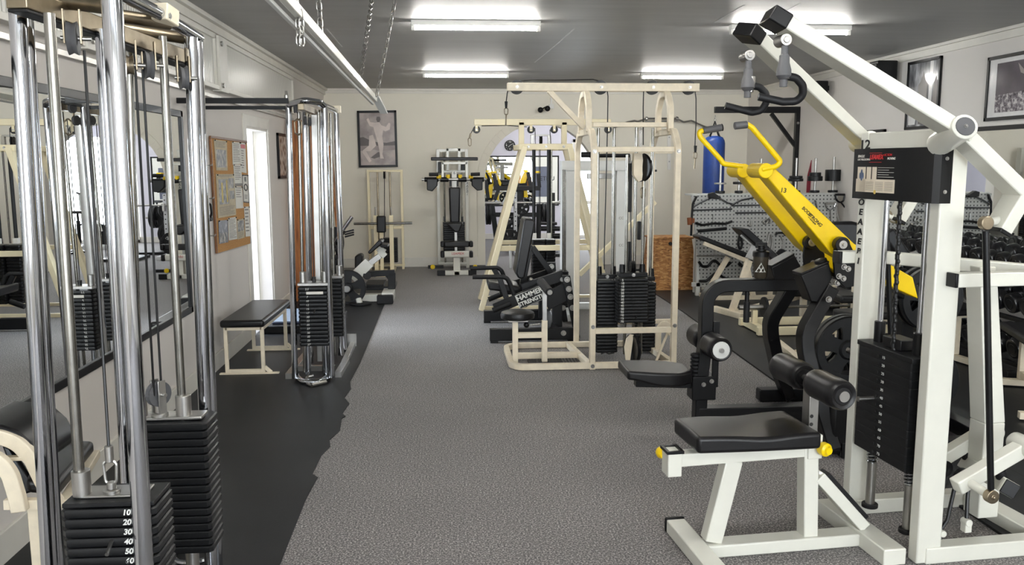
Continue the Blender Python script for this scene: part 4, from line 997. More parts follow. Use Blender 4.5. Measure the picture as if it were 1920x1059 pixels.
def pulley_station():
    Y0, Y1 = 6.65, 7.5; YM = 7.05
    t = T('pulley_machine', 'tall chipped cream double pulley machine with black stacks and round stool on the carpet', 'weight machine', (1.2, 7.05, 0))
    L = lambda px, py, Y: t.l(P(px, py, Y))
    m = 'chipped'; s = .046
    xl, xr = t.l(P(1112,500,Y0)).x, t.l(P(1266,500,Y0)).x
    yn, yb = t.l((0,Y0,0)).y, t.l((0,Y1,0)).y
    zt = P(1112,240,Y0).z-.02
    for x in (xl, xr):
        f = MB(); f.rtube([(x,yn,.0),(x,yn,zt-.12),(x,yn+.12,zt),(x,yb-.12,zt),(x,yb,zt-.12),(x,yb,0)], .05, s, (1,0,0), .12, seg=5); t.part('side_frame', f, m, bev=.004)
        for z in (.03, .35, zt-.16):
            g = MB(); bolt(g, (x,yn-.026,z), (0,-1,0), .013, .012); t.part('bolt', g, 'steel', bev=0)
        zl = P(1107,173,6.85).z; a, b_ = t.l((0,6.86,0)).y, t.l((0,7.26,0)).y
        f = MB(); f.rtube([(x-.01,a,zt),(x-.01,a,zl-.12),(x-.01,a+.1,zl),(x-.01,b_-.1,zl),(x-.01,b_,zl-.12),(x-.01,b_,zt)], .05, s, (1,0,0), .12, seg=5); t.part('top_loop', f, m, bev=.004)
    f = MB(); a, c = L(951,164,YM), L(1309,164,YM); zb = (a.z+c.z)/2; a.z = c.z = zb
    for dy in (-.035, .035): f.beam(a+V((0,dy,0)), c+V((0,dy,0)), .016, .065)
    bm = t.part('top_beam', f, m, bev=.003)
    for px, py in ((969,165),(1126,164),(1223,164),(1291,163)):
        q = L(px, py, YM); q.z = zb
        t.part('pulley', pulley(MB(), q, (0,1,0), .057, .03), 'black', bev=0)
        g = MB(); bolt(g, q+V((0,-.043,0)), (0,-1,0), .010, .01); t.part('bolt', g, 'steel', bev=0)
    # beams
    for r, Y, d in (((1112,229,1252,238),6.9,.05),((1112,230,1252,238),7.2,.05),((1119,275,1268,285),Y0+.01,.045),((1110,615,1267,625),Y0-.01,.045),((1112,600,1262,608),7.45,.045),((1118,280,1262,288),7.46,.045)):
        fb(t, 'cross_beam', r, Y, d, m)
    t.part('brace', MB().beam(L(1029,170,YM), L(1095,240,YM), .04, .045, (0,1,0)), m, bev=.003)
    # cables and hooks
    def cab(pts, r=.0045): t.part('cable', MB().tube([L(*p) for p in pts], r, 8), 'cable', bev=0)
    cab([(970,152,YM),(1000,150,YM),(1040,150.5,YM),(1090,149.5,YM),(1112,149,YM),(1124,152,YM)])
    cab([(955,160,YM),(951,175,YM),(949,192,YM)]); cab([(1302,160,YM),(1305,185,YM),(1305,230,YM),(1303,274,YM)])
    cab([(1137,160,YM),(1140,180,YM),(1139,240,7.1),(1133,470,7.1),(1133,505,7.1)]); cab([(1207,160,YM),(1206,200,YM),(1206,272,YM)]); cab([(1181,290,7.0),(1184,498,6.95)]); cab([(1189,290,7.0),(1190,498,6.95)])
    for x, y in ((949,190),(1304,273)):
        q = L(x, y, YM); g = MB(); g.cyl(q, q+V((0,0,-.055)), .013, .009, n=12); t.part('cable_stop', g, 'rubber', bev=.002)
        g = MB(); carabiner(g, q+V((0,0,-.05)), .06, .03, .004); g.cyl(q+V((0,0,-.10)), q+V((-.004,0,-.19)), .006, n=8); t.part('hook', g, 'oldsteel', bev=0)
    # swinging pulley housing with hook
    q = L(1198,314,6.9); g = MB()
    pts = []
    for i in range(13): a = -PI/2+PI*i/12; pts.append(q+V((.03+.05*math.cos(a), -.03, .105*math.sin(a))))
    o = [q+V((-.05,-.03,.115)), q+V((-.05,-.03,-.06)), q+V((-.01,-.03,-.115)), q+V((.028,-.03,-.10)), q+V((.028,-.03,.115))]
    g.prism(o, (0,.012,0)); g.prism([p+V((0,.05,0)) for p in o], (0,.012,0)); hs = t.part('pulley_housing', g, m, bev=.002)
    t.part('housing_wheel', pulley(MB(), q+V((.02,0,0)), (.87,.5,0), .115, .03), 'black', hs, 0)
    g = MB(); h = L(1206,338,6.9); g.cyl(h+V((0,0,.02)), h+V((0,0,-.05)), .012, n=12); carabiner(g, h+V((0,0,-.05)), .10, .038, .0055); t.part('hook', g, 'oldsteel', bev=0)
    # guide rods
    for a, b_, Y in (((1120,240),(1119,515),7.05),((1150,240),(1148,515),7.05),((1175,290),(1173,512),6.9),((1193,238),(1189,512),6.95),((1206,290),(1204,512),6.9),((1224,240),(1219,515),7.2)):
        p = L(*a, Y); q = L(*b_, Y); x = q.x; t.part('guide_rod', MB().cyl((x,p.y,.06), (x,p.y,p.z), .0125, n=14), 'rod', bev=0)
    # stacks
    def st(r, Y, n, d=.14, nums=None, cap=True):
        x0, y0, x1, y1 = r; zt = L((x0+x1)/2,y0,Y).z; zb = L((x0+x1)/2,y1,Y).z; xa, xb = L(x0,(y0+y1)/2,Y).x, L(x1,(y0+y1)/2,Y).x
        p = (zt-zb)/n; cx = (xa+xb)/2; cy = t.l((0,Y,0)).y+d/2; S = stack(t, cx, cy, zb, d, xb-xa, p-.0025, n)
        t.part('top_plate', MB().box2((xa+.01,cy-d*.42,zt), (xb-.01,cy+d*.42,zt+.035)), 'black', bev=.006)
        for sg in (-1, 1): t.part('guide_bush', MB().cyl((cx+sg*(xb-xa)*.33,cy,zt+.03), (cx+sg*(xb-xa)*.33,cy,zt+.10), .026, .021), 'black', bev=.002)
        g = MB(); bolt(g, (cx, cy-d*.42, zt+.018), (0,-1,0), .012, .008); t.part('bolt', g, 'steel', bev=0)
        if nums:
            for o, k in zip(reversed(S), nums): text(o, k, .026, (-(xb-xa)*.36, -d/2-.001, p*.42), (1,0,0), (0,0,1), 'marker', name='number', bold=.0006)
        g = MB()
        for o in S: g.cyl((cx, cy-d/2+.002, o.location.z+p*.45), (cx, cy-d/2-.001, o.location.z+p*.45), .008, n=10)
        t.part('pin_holes', g, 'ink', bev=0)
        return S, cx, cy, zb, p
    st((1118,523,1159,661), 7.0, 21)
    S, cx, cy, zb, p = st((1159,520,1217,605), 6.8, 14, .15, [str(5*(i+1)) for i in range(14)])
    st((1191,527,1230,658), 7.15, 20)
    g = MB(); g.tube([(cx+.02, cy-.085, zb+p*1.6), (cx+.02, cy-.10, zb+p*1.5), (cx+.02, cy-.10, zb+p*2.4)], .004, 8); t.part('selector_pin', g, 'ink', bev=0)
    for x in (-.075, .075):
        g = MB(); g.tube([(cx+x+.018*math.cos(a*.8), cy+.018*math.sin(a*.8), zb-.075+.0016*a) for a in range(46)], .004, 6); t.part('spring', g, 'steel', bev=0)
    g = MB(); g.tube([L(1127,663,6.98),L(1135,660,6.97),L(1141,663,6.97),L(1152,661,6.97)], .006, 6); t.part('tie', g, 'cable', bev=0)
    for px in (1184, 1188): q = L(px, 500, 6.93); t.part('pulley', pulley(MB(), q, (1,0,0), .05, .02), 'black', bev=0)
    for (x,y,Y,sx,sz) in ((1180,352,7.35,.04,.42),(1180,485,7.3,.03,.3),(1198,432,7.3,.03,.16)):
        q = L(x,y,Y); t.part('counterweight', MB().box(q, (sx,.05,sz)), 'black', bev=.006)
    # low pulley with guard
    q = L(1181,655,6.72); g = MB(); o = [q+V((.0,0,-.13)), q+V((-.03,0,-.12)), q+V((-.045,0,.02)), q+V((-.03,0,.09)), q+V((.0,0,.125)), q+V((.03,0,.12))]
    g.prism(o, (0,.012,0)); t.part('pulley_guard', g, m, bev=.002); t.part('low_pulley', pulley(MB(), q+V((.032,.03,0)), (.97,.25,0), .12, .03), 'black', bev=0)
    q = L(1246,622,7.1); g = MB(); g.rtube([q+V((-.055,0,-.24)), q+V((-.055,0,.02)), q+V((-.02,0,.075)), q+V((.03,0,.06)), q+V((.055,0,.01)), q+V((.058,0,-.03))], .05, .025, (0,1,0), .05); t.part('curved_guard', g, m, bev=.003)
    t.part('brace', MB().beam(L(1255,615,Y0+.1), L(1229,680,Y0+.1), .02, .012, (0,1,0)), m, bev=.002)
    # base
    z = .03
    xL = t.l(G(966,690)).x; yf, yk = yn, t.l(G(1000,653)).y; ym = (yf+yk)/2-.05
    f = MB(); f.rtube([(xr,yf,z),(xL+.02,yf,z),(xL-.03,yf+.1,z),(xL-.03,yk-.1,z),(xL+.04,yk,z),(xr,yk,z)], .045, .05, (0,0,1), .12); t.part('base_loop', f, m, bev=.004)
    f = MB(); f.beam((xL+.0,ym,z+.01), (xl-.04,ym,z+.01), .045, .05); t.part('base_beam', f, m, bev=.004)
    for x in (xl-.02, xr): f = MB(); f.beam((x-.06,yk,z), (x,yf,z), .045, .05); t.part('base_beam', f, m, bev=.004)
    f = MB(); f.box2((xL+.12,yf+.04,.004), (xl-.22,ym-.04,.018)); 
    for i in range(16): f.box2((xL+.13+i*.026,yf+.05,.018), (xL+.142+i*.026,ym-.05,.023))
    t.part('ribbed_foot_plate', f, 'rubber', bev=.001)
    # stool
    sx = t.l(P(966,640,6.82)).x; sy = t.l((0,6.82,0)).y; zs = P(968,590,6.82).z
    t.part('stool_post', MB().beam((sx,sy,.03), (sx,sy,zs-.05), .045, .045, (0,1,0)), m, bev=.003)
    g = MB(); r = .14; g.lathe([(0,zs-.035),(r*.8,zs-.035),(r*.97,zs-.025),(r,zs),(r*.95,zs+.022),(r*.7,zs+.034),(0,zs+.038)], (sx+.02,sy,0), (0,0,1), 36); t.part('stool_seat', g, 'vinyl', bev=0)
    t.part('seat_plate', MB().box((sx+.02,sy,zs-.045), (.16,.12,.012)), 'steel', bev=.002)
    x2 = t.l(P(1021,600,6.82)).x; zh = P(1022,538,6.82).z; zm = P(1021,600,6.82).z
    t.part('upright', MB().beam((x2,sy,.03), (x2,sy,zm), .045, .045, (0,1,0)), m, bev=.003)
    t.part('inner_upright', MB().beam((x2,sy,zm-.02), (x2,sy,zh), .036, .036, (0,1,0)), 'steel', bev=.002)
    t.part('link_beam', MB().beam((sx,sy,P(990,628,6.82).z), (x2,sy,P(990,628,6.82).z), .04, .045), m, bev=.003)
    g = MB(); a = t.l(P(1031,548,6.62)); b_ = t.l(P(1014,528,7.05)); g.cyl(a, b_, .035, n=22); rp = t.part('chest_roller', g, 'foam', bev=.004)
    d = (a-b_).normalized(); t.part('roller_cap', MB().cyl(a, a+d*.004, .02, n=18), 'steel', rp, 0)
    g = MB(); q = t.l(P(1012,607,6.8)); g.cyl(q, q+V((-.10,-.01,-.005)), .008); t.part('adjusting_pin', g, 'rod', bev=0)
    g = MB(); g.sphere(q+V((-.11,-.01,-.005)), .024, 12, 8); t.part('knob', g, 'black', bev=0)
pulley_station()

def a_frame():
    t = T('lat_machine', 'cream A shaped lat machine with long overhead boom in front of the arch', 'weight machine', (1.15, 9.9, 0))
    L = lambda px, py, Y: t.l(P(px, py, Y)); m = 'creamb'; YA, YB_ = 9.5, 10.3
    for Y, l, r in ((YA, ((984,274),(903,580)), ((1068,276),(1146,578))), (YB_, ((978,276),(900,563)), ((1060,280),(1132,560)))):
        for a, c in (l, r):
            p, q = L(*a, Y), L(*c, Y); q = p.lerp(q, (p.z-.0)/(p.z-q.z)); t.part('leg', MB().beam(q, p, .06, .095, (0,1,0)), m, bev=.004)
    zc = L(1020,275,YA).z
    x0, x1 = L(972,275,9.6).x, L(1071,275,9.6).x; y0, y1 = t.l((0,YA,0)).y, t.l((0,YB_,0)).y
    for y in (y0, y1): t.part('head_beam', MB().beam((x0,y,zc), (x1,y,zc), .05, .065), m, bev=.004)
    for x in (x0+.03, x1-.03): t.part('side_head_beam', MB().beam((x,y0,zc), (x,y1,zc), .05, .06), m, bev=.004)
    for i in range(3): g = MB(); bolt(g, (x0+(x1-x0)*(.17+.33*i),y0-.026,zc), (0,-1,0), .012, .01); t.part('bolt', g, 'steel', bev=0)
    YM = 9.85; zb = L(1010,229,YM).z
    f = MB(); f.beam((L(889,229,YM).x, t.l((0,YM,0)).y, zb), (L(1145,229,YM).x, t.l((0,YM,0)).y, zb), .06, .07); t.part('boom', f, m, bev=.005)
    for px in (977.5, 1057.5): q = L(px, 252, YM); t.part('boom_post', MB().beam((q.x,q.y,zc), (q.x,q.y,zb), .06, .06, (0,1,0)), m, bev=.003)
    for px in (893.5, 995.5, 1039, 1140):
        q = L(px, 243, YM); t.part('pulley', pulley(MB(), q, (0,1,0), .043, .024), 'black', bev=0)
        f = MB()
        for dy in (-.02, .02): f.beam(q+V((0,dy,-.02)), V((q.x,q.y+dy,zb)), .03, .006, (0,1,0))
        t.part('pulley_bracket', f, m, bev=.002)
        g = MB(); bolt(g, q+V((0,-.022,0)), (0,-1,0), .008, .008); t.part('bolt', g, 'steel', bev=0)
    def cab(pts): t.part('cable', MB().tube([L(*p) for p in pts], .0045, 6), 'cable', bev=0)
    cab([(888,240,YM),(883,250,YM)]); cab([(903,236,YM),(950,235,YM),(988,238,YM)]); cab([(1003,240,YM),(1004,270,YM)]); cab([(1031,243,YM),(1033,270,YM)])
    q = L(883,250,YM); g = MB(); g.cyl(q, q+V((-.012,0,-.05)), .012, n=10); carabiner(g, q+V((-.015,0,-.045)), .10, .035, .005); t.part('hook', g, 'oldsteel', bev=0)
    q = L(1152,250,YM); g = MB(); g.cyl(q, q+V((0,0,-.12)), .008, n=8); carabiner(g, q+V((0,0,-.12)), .08, .03, .004); t.part('hook', g, 'oldsteel', bev=0)
    for r, Y in (((931,460,1110,470),YA),((929,450,1106,458),YB_),((908,573,1142,582),YA),((906,554,1132,562),YB_)): fb(t, 'cross_beam', r, Y, .05, m)
    for a, c, r, mt in (((1001,280),(1003,446),.02,'black'),((1029,280),(1029,446),.022,'black'),((1034,280),(1036,446),.010,'rod'),((1011,280),(1011,446),.004,'cable'),((1013,280),(1013,446),.004,'cable')):
        ray_rod(t, 'guide_rod' if mt != 'cable' else 'cable', a, c, 9.75, r, mt)
    for r in ((997,437,1006,447),(1026,437,1033,447)): fb(t, 'guide_bush', r, 9.72, .06, 'pvc')
    for x0_, x1_, Y in ((998,1024,9.75),(1025,1042,9.7)):
        a, b_ = L(x0_,446,Y), L(x1_,446,Y); zt = a.z; n = 18; p = (zt-.12)/n; stack(t, (a.x+b_.x)/2, a.y+.1, .12, .18, b_.x-a.x, p-.003, n, 'black')
    for px in (998, 1030): q = L(px, 262, 10.1); t.part('pulley_post', MB().beam((q.x,q.y,zc), (q.x,q.y,L(px,254,10.1).z), .04, .04, (0,1,0)), 'steel', bev=.002)
    fb(t, 'pulley_post_head', (995,252,1032,255), 10.08, .05, 'steel'); q = L(1014,263,10.1); t.part('pulley', pulley(MB(), q, (1,0,0), .05, .03), 'black', bev=0)
    g = MB(); g.box(L(1004,466,9.44)+V((-.28,0,-.12)), (.03,.03,.2)); t.part('catch', g, 'steel', bev=.003)
a_frame()

def leg_machine():
    Z = 932/220.
    t = T('leg_press_machine', 'black plate loaded leg machine with tall padded back and bent handles behind the cream stool', 'weight machine', (1.1, 8.2, 0))
    L = lambda x, y, Y: t.l(P(880+x/Z, 400+y/Z, Y))
    m = 'black'; YN, YFa = 7.75, 8.75
    def B(name, a, c, Y, w, h, mat=m, up=(0,1,0)): return t.part(name, MB().beam(L(*a,Y), L(*c,Y), w, h, up), mat, bev=.004)
    # base rails
    q0, q1 = t.l(G(880+165/Z,400+1022/Z,.02)), t.l(G(880+840/Z,400+1006/Z,.02))
    for nm, xy, Y in (('base_rail', ((162,985),(845,985)), YN), ('base_rail', ((115,828),(640,828)), YFa)):
        a, c = L(*xy[0],Y), L(*xy[1],Y); z = .075; f = MB(); f.beam((a.x,a.y,z), (c.x,c.y,z), .08, .11); r = t.part(nm, f, m, bev=.004)
        for k in (.05, .95): p = V((a.x,a.y,0)).lerp(V((c.x,c.y,0)), k); t.part('rubber_foot', MB().box((p.x,p.y,.012), (.07,.07,.022)), 'rubber', r, .002)
        for k in ((.85,) if Y == YN else (.97,)): p = a.lerp(c, k); g = MB(); bolt(g, (p.x, p.y-.04, z+.01), (0,-1,0), .02, .012); t.part('bolt', g, 'steel', r, 0)
    f = MB(); a, c = L(800,985,YN), L(610,828,YFa); f.beam((a.x-.15,a.y,.075), (c.x,c.y,.075), .08, .1); t.part('base_cross', f, m, bev=.004)
    # slanted side plates, posts
    for Y, dx in ((YN, 0), (YFa-.2, -75)):
        pts = [L(740+dx,495,Y), L(802+dx,495,Y), L(880+dx*1.3,1012,Y), L(838+dx*1.3,1012,Y)]
        for p in pts[2:]: p.z = .03
        pl = t.part('side_plate', MB().prism(pts, (0,.05,0)), m, bev=.004)
        for x, y in ((777,525),(791,600),(803,662),(820,750)): g = MB(); bolt(g, L(x+dx,y,Y), (0,-1,0), .022, .015); t.part('bolt', g, 'steel', pl, 0)
    B('post', (695,640), (697,975), 8.0, .09, .09); B('post', (577,690), (577,830), 8.5, .07, .07)
    # inclined rails
    for Y, dx, dy in ((YN+.1,0,0), (YFa-.15,-60,-30)):
        B('inclined_rail', (600+dx,705+dy), (790+dx,610+dy), Y, .16, .05); B('inclined_rail', (420+dx,600+dy), (745+dx,490+dy), Y+.05, .10, .05)
    for a, c in (((660,455),(740,525)),((490,525),(555,605))):
        t.part('cross_rod', MB().cyl(L(*a,8.6), L(*c,YN+.12), .022), 'steel', bev=0)
    # badge arm
    ar = B('badge_arm', (200,760), (600,590), YN, .10, .05)
    p0 = L(487,664,YN-.03); d = (L(545,628,YN)-L(430,675,YN)).normalized(); up = V((-d.z,0,d.x))
    g = MB(); g.beam(p0-d*.13+V((0,.004,0)), p0+d*.13+V((0,.004,0)), .004, .135, up); bp = t.part('badge', g, 'black', ar, .001)
    g = MB(); c4 = [p0+d*(sx*.128)+up*(sy*.063)+V((0,.0,0)) for sx, sy in ((-1,-1),(1,-1),(1,1),(-1,1))]; g.tube(c4, .004, 6, closed=True); t.part('badge_border', g, 'marker', ar, 0)
    for k, wd in ((.028,'HAMMER'), (-.03,'STRENGTH')): text(ar, wd, .062 if k > 0 else .052, p0+up*k+V((0,-.002,0)), d, up, 'marker', bold=.002)
    g = MB(); g.box2(p0+V((.0,0,-.001)), p0+V((.001,.001,.001)))
    # foot roller bars
    for a, c, Y in (((185,772),(330,712),YN-.02), ((152,684),(260,640),8.6)): t.part('foot_bar', MB().cyl(L(*a,Y), L(*c,Y), .026), 'foam', bev=.004)
    # seat and back
    ps = [L(x,y,8.25) for x, y in ((140,520),(300,545),(395,565),(390,600),(300,605),(145,585))]
    t.part('seat_pad', MB().prism([p+V((0,-.2,0)) for p in ps], (0,.42,0)), 'vinyl', bev=.018, seg=3)
    ps = [L(x,y,8.25) for x, y in ((430,32),(492,38),(508,60),(425,488),(405,500),(372,492),(357,455),(418,60))]
    t.part('back_pad', MB().prism([p+V((0,-.2,0)) for p in ps], (0,.40,0)), 'vinyl', bev=.02, seg=3)
    B('back_post', (480,250), (415,600), 8.3, .06, .06); B('back_brace', (500,265), (690,530), 8.35, .055, .05)
    B('seat_rail', (240,620), (450,610), 8.25, .06, .06)
    t.part('head_plate', MB().prism([L(x,y,8.4) for x, y in ((620,392),(685,392),(690,470),(640,470))], (0,.06,0)), m, bev=.003)
    for q, r_ in ((L(652,422,8.38), .022), (L(451,612,8.15), .03)): t.part('pivot_bolt', bolt(MB(), q, (0,-1,0), r_, .018), 'steel', bev=0)
    # bent handles
    for pts, Y in (([(25,505),(265,503),(300,515),(320,555),(365,672)],YN+.05), ([(8,437),(225,430),(255,450),(285,525),(300,530)],8.55)):
        h = t.part('handle', MB().tube([L(x,y,Y) for x,y in pts], .021, 12, .08), 'foam', bev=0)
    B('handle_post', (240,510), (300,690), YN+.06, .05, .035); B('handle_post', (195,440), (240,520), 8.55, .05, .035)
    g = MB(); g.tube([L(470,700,YN),L(455,735,YN),L(430,735,YN)], .012, 8, .02); t.part('hook', g, m, bev=0)
leg_machine()

def white_column():
    t = T('cable_tower', 'tall pale grey cable tower frame with narrow black stack behind the cream pulley machine', 'weight machine', (1.7, 8.9, 0))
    L = lambda px, py, Y: t.l(P(px, py, Y)); Y = 8.85; m = 'greypaint'
    fb(t, 'top_beam', (1053,301,1230,320), Y, .16, m)
    for a, c in ((1054,1081),(1157,1180)):
        p, q = L(a,330,Y), L(c,330,Y); zt = L(1100,310,Y).z; f = MB(); f.box2((p.x,p.y+.01,.05), (q.x,p.y+.15,zt)); t.part('post', f, m, bev=.005)
    p, q = L(1052,600,Y), L(1236,600,Y); zz = .06
    f = MB(); f.beam((p.x+.07,p.y-.25,zz), (p.x+.07,p.y+.55,zz), .07, .07); t.part('base_beam', f, m, bev=.004)
    f = MB(); f.beam((p.x+.65,p.y-.25,zz), (p.x+.65,p.y+.55,zz), .07, .07); t.part('base_beam', f, m, bev=.004)
    f = MB(); f.beam((p.x+.07,p.y+.5,zz), (q.x,p.y+.5,zz), .06, .07); t.part('base_beam', f, m, bev=.004)
    for py, wd in ((409,'CC'),(460,'CC')):
        q = L(1165, py, Y); text(t.o, wd, .035, q+V((0,.008,0)), (1,0,0), (0,0,1), 'greytext')
    a, c = L(1057,500,Y-.2), L(1064,500,Y-.2); n = 17; zb, zt = .16, L(1060,500,Y-.2).z; pch = (zt-zb)/n
    stack(t, (a.x+c.x)/2, a.y+.12, zb, .22, c.x-a.x+.03, pch-.005, n, 'black')
    for dy in (.05, .19): t.part('guide_rod', MB().cyl(((a.x+c.x)/2, a.y+dy, .08), ((a.x+c.x)/2, a.y+dy, L(1060,318,Y).z), .011, n=10), 'rod', bev=0)
    fb(t, 'pulley_bracket', (1185,318,1232,322), Y-.02, .1, 'black'); 
    fb(t, 'rack_bar', (1102,325,1180,335), Y+.5, .06, 'steel'); 
    q = L(1232,310,Y); t.part('end_cap', MB().box(q+V((-.02,.08,0)), (.02,.14,.09)), m, bev=.003)
    t.part('brace', MB().beam(L(1086,515,Y+.6), L(1228,378,Y+.6), .05, .06, (0,1,0)), 'creamb', bev=.003)
    g = MB(); g.cyl(L(1090,290,Y+.3), L(1180,290,Y+.3), .03); t.part('top_roller', g, 'rubber', bev=.004)
white_column()

def leg_curl():
    Z = 2.647
    t = T('cable_machine', 'cream framed cable machine against the back wall under the large framed print', 'weight machine', (-.85, 13.2, 0))
    L = lambda x, y, Y: t.l(P(620+x/Z, 180+y/Z, Y)); m = 'creamb'
    R = lambda x0,y0,x1,y1: (620+x0/Z, 180+y0/Z, 620+x1/Z, 180+y1/Z)
    for x0, x1 in ((180,192),(345,357)):
        p, q = L(x0,400,13.4), L(x1,400,13.4); zt = L(200,368,13.4).z; t.part('post', MB().box2((p.x,p.y,0), (q.x,p.y+.06,zt)), m, bev=.003)
    for r in ((180,366,357,377),(188,645,362,660),(190,835,368,845)): fb(t, 'cross_beam', R(*r), 13.4, .06, m)
    for x in (240, 300): p, q = L(x,377,13.35), L(x,700,13.35); t.part('guide_rod', MB().cyl((q.x,q.y,.1), (q.x,q.y,p.z), .014, n=10), 'oldsteel', bev=0)
    p, q = L(267,380,13.32), L(267,700,13.32); t.part('cable', MB().cyl(q, p, .006, n=8), 'cable', bev=0); t.part('pulley', pulley(MB(), L(267,392,13.32), (1,0,0), .06, .03), 'black', bev=0)
    a, c = L(240,700,13.3), L(330,700,13.3); n = 14; zb = .12; zt = L(280,700,13.3).z; pc = (zt-zb)/n; stack(t, (a.x+c.x)/2, a.y+.08, zb, .16, c.x-a.x, pc-.003, n)
    for x in (222, 299):
        p, q = L(x,592,12.9), L(x,880,12.9); t.part('front_post', MB().box2((p.x-.03,p.y,.02), (p.x+.03,p.y+.06,p.z)), m, bev=.003)
        t.part('foot', MB().box2((p.x-.03,p.y-.25,0), (p.x+.03,p.y+.6,.06)), m, bev=.003)
        t.part('guide_tip', MB().cyl(p, p+V((0,.03,.12)), .012, n=8), 'steel', bev=0)
    t.part('lever_bar', MB().cyl(L(115,634,12.88), L(405,630,12.88), .018), 'rod', bev=0)
    fb(t, 'pad', R(228,595,273,678), 12.8, .09, 'vinyl', bev=.02, seg=3)
    fb(t, 'seat_post', R(245,678,262,905), 12.85, .06, m)
    f = MB(); q = L(250,905,12.6); f.box2((q.x-.07,q.y-.1,0), (q.x+.07,q.y+.5,.05)); t.part('foot', f, m, bev=.003)
leg_curl()

def press_machine():
    Z = 549/140.
    t = T('shoulder_press_machine', 'white press machine with black back pad and black hanging pads against the back wall', 'weight machine', (.1, 13.2, 0))
    L = lambda x, y, Y: t.l(P(780+x/Z, 260+y/Z, Y)); m = 'white'
    R = lambda x0,y0,x1,y1: (780+x0/Z, 260+y0/Z, 780+x1/Z, 260+y1/Z)
    for x0, x1 in ((152,175),(362,385)):
        p, q = L(x0,300,13.45), L(x1,300,13.45); t.part('post', MB().box2((p.x,p.y,0), (q.x,p.y+.12,L(200,77,13.45).z)), m, bev=.004)
    for r, Y in (((152,75,385,98),13.46),((165,905,375,925),13.4)): fb(t, 'cross_beam', R(*r), Y, .08, m)
    for i, ch in enumerate('AAEBI'): text(t.o, ch, .055, L(376,328+i*20,13.44), (1,0,0), (0,0,1), 'ink', shear=.15)
    for r in ((222,70,243,240),(308,70,328,240)): fb(t, 'inner_post', R(*r), 13.2, .06, m)
    fb(t, 'inner_head', R(222,70,328,92), 13.2, .06, m); fb(t, 'inner_beam', R(200,232,385,250), 13.2, .06, m)
    for x in (212, 338): p, q = L(x,100,13.4), L(x,600,13.4); t.part('guide_rod', MB().cyl((q.x,q.y,.1), (q.x,q.y,p.z), .014, n=10), 'rod', bev=0)
    t.part('top_bar', MB().beam(L(110,148,12.95), L(455,148,12.95), .05, .05), 'black', bev=.01)
    for r in ((188,172,205,312),(364,172,381,312)): fb(t, 'arm', R(*r), 12.95, .05, m)
    fb(t, 'arm_beam', R(188,170,381,188), 12.95, .05, m)
    t.part('pivot_bar', MB().cyl(L(42,300,12.95), L(518,298,12.95), .022), 'steel', bev=0)
    for a, c in ((62,165),(178,240),(310,372),(398,500)): t.part('collar', MB().cyl(L(a,300,12.95), L(c,300,12.95), .036), 'black', bev=.004)
    for sg, xs in ((1,((78,292),(160,292),(158,345),(120,388),(80,378))), (-1,((408,292),(492,290),(490,378),(450,382),(410,345)))):
        t.part('elbow_pad', MB().prism([L(x,y,12.9) for x,y in xs], (0,.12,0)), 'vinyl', bev=.014, seg=3)
    for a, c in (((95,262),(165,262)),((402,262),(470,260))): t.part('grip', MB().cyl(L(*a,12.8), L(*c,12.8), .026), 'foam', bev=.004)
    for x in (168, 403): t.part('yellow_bush', MB().cyl(L(x,268,12.92), L(x,292,12.92), .035), 'yellow', bev=.004)
    for x in (236, 325): t.part('yellow_bush', MB().cyl(L(x,264,12.95), L(x,292,12.95), .03), 'yellow', bev=.004)
    fb(t, 'side_weight', R(162,170,186,252), 13.3, .1, 'black'); fb(t, 'side_weight', R(335,180,360,235), 13.3, .1, 'black')
    fb(t, 'back_post', R(262,240,300,360), 13.05, .08, m)
    text(t.o, '6', .06, L(282,252,13.03), (1,0,0), (0,0,1), 'ink')
    for r in ((246,260,262,350),(300,260,312,350)): fb(t, 'side_plate', R(*r), 13.15, .05, 'black')
    ps = [L(x,y,12.95) for x,y in ((240,358),(328,358),(326,470),(322,620),(250,620),(244,470))]; t.part('back_pad', MB().prism(ps, (0,.08,0)), 'vinyl', bev=.025, seg=3)
    ps = [L(x,y,12.7) for x,y in ((222,620),(350,620),(335,650),(320,690),(285,690),(240,648))]; t.part('seat_pad', MB().prism(ps, (0,.35,0)), 'vinyl', bev=.025, seg=3)
    a, c = L(198,605,13.35), L(358,605,13.35); n = 16; zb = .2; pc = (a.z-zb)/n; stack(t, (a.x+c.x)/2, a.y+.06, zb, .12, c.x-a.x, pc-.003, n)
    for x in (210, 340): fb(t, 'guide_bush', R(x-8,572,x+8,608), 13.38, .06, 'black')
    fb(t, 'seat_post', R(283,670,303,830), 12.8, .06, 'steel'); fb(t, 'post_base', R(275,870,325,1003), 12.6, .1, m)
    for y0, y1, mt in ((755,798,'vinyl'),(828,875,'white')):
        r = fb(t, 'foot_roller', R(205,y0,395,y1), 12.55, .1, mt, bev=.02)
        for xx in ((180,210),(392,420)): fb(t, 'roller_end', R(xx[0],y0,xx[1],y1), 12.54, .12, 'black', .015, r)
    text(t.o, 'LEAMEX', .05, L(308,845,12.545), (1,0,0), (0,0,1), 'red')
    q0, q1 = L(185,980,12.55), L(415,980,12.55); t.part('foot_beam', MB().box2((q0.x,q0.y,0.005), (q1.x,q0.y+.08,.07)), m, bev=.005)
    for q in (q0, q1): t.part('foot_cap', MB().box2((q.x-.06,q.y-.01,.0), (q.x+.06,q.y+.09,.078)), 'black', bev=.006)
    t.part('foot_rail', MB().box2((L(300,980,12.6).x-.04,q0.y,.005), (L(300,980,12.6).x+.04,q0.y+.8,.06)), m, bev=.004)
    for x0, x1 in ((88,202),(395,512)): fb(t, 'side_rail', R(x0,932,x1,955), 12.9, .08, 'black')
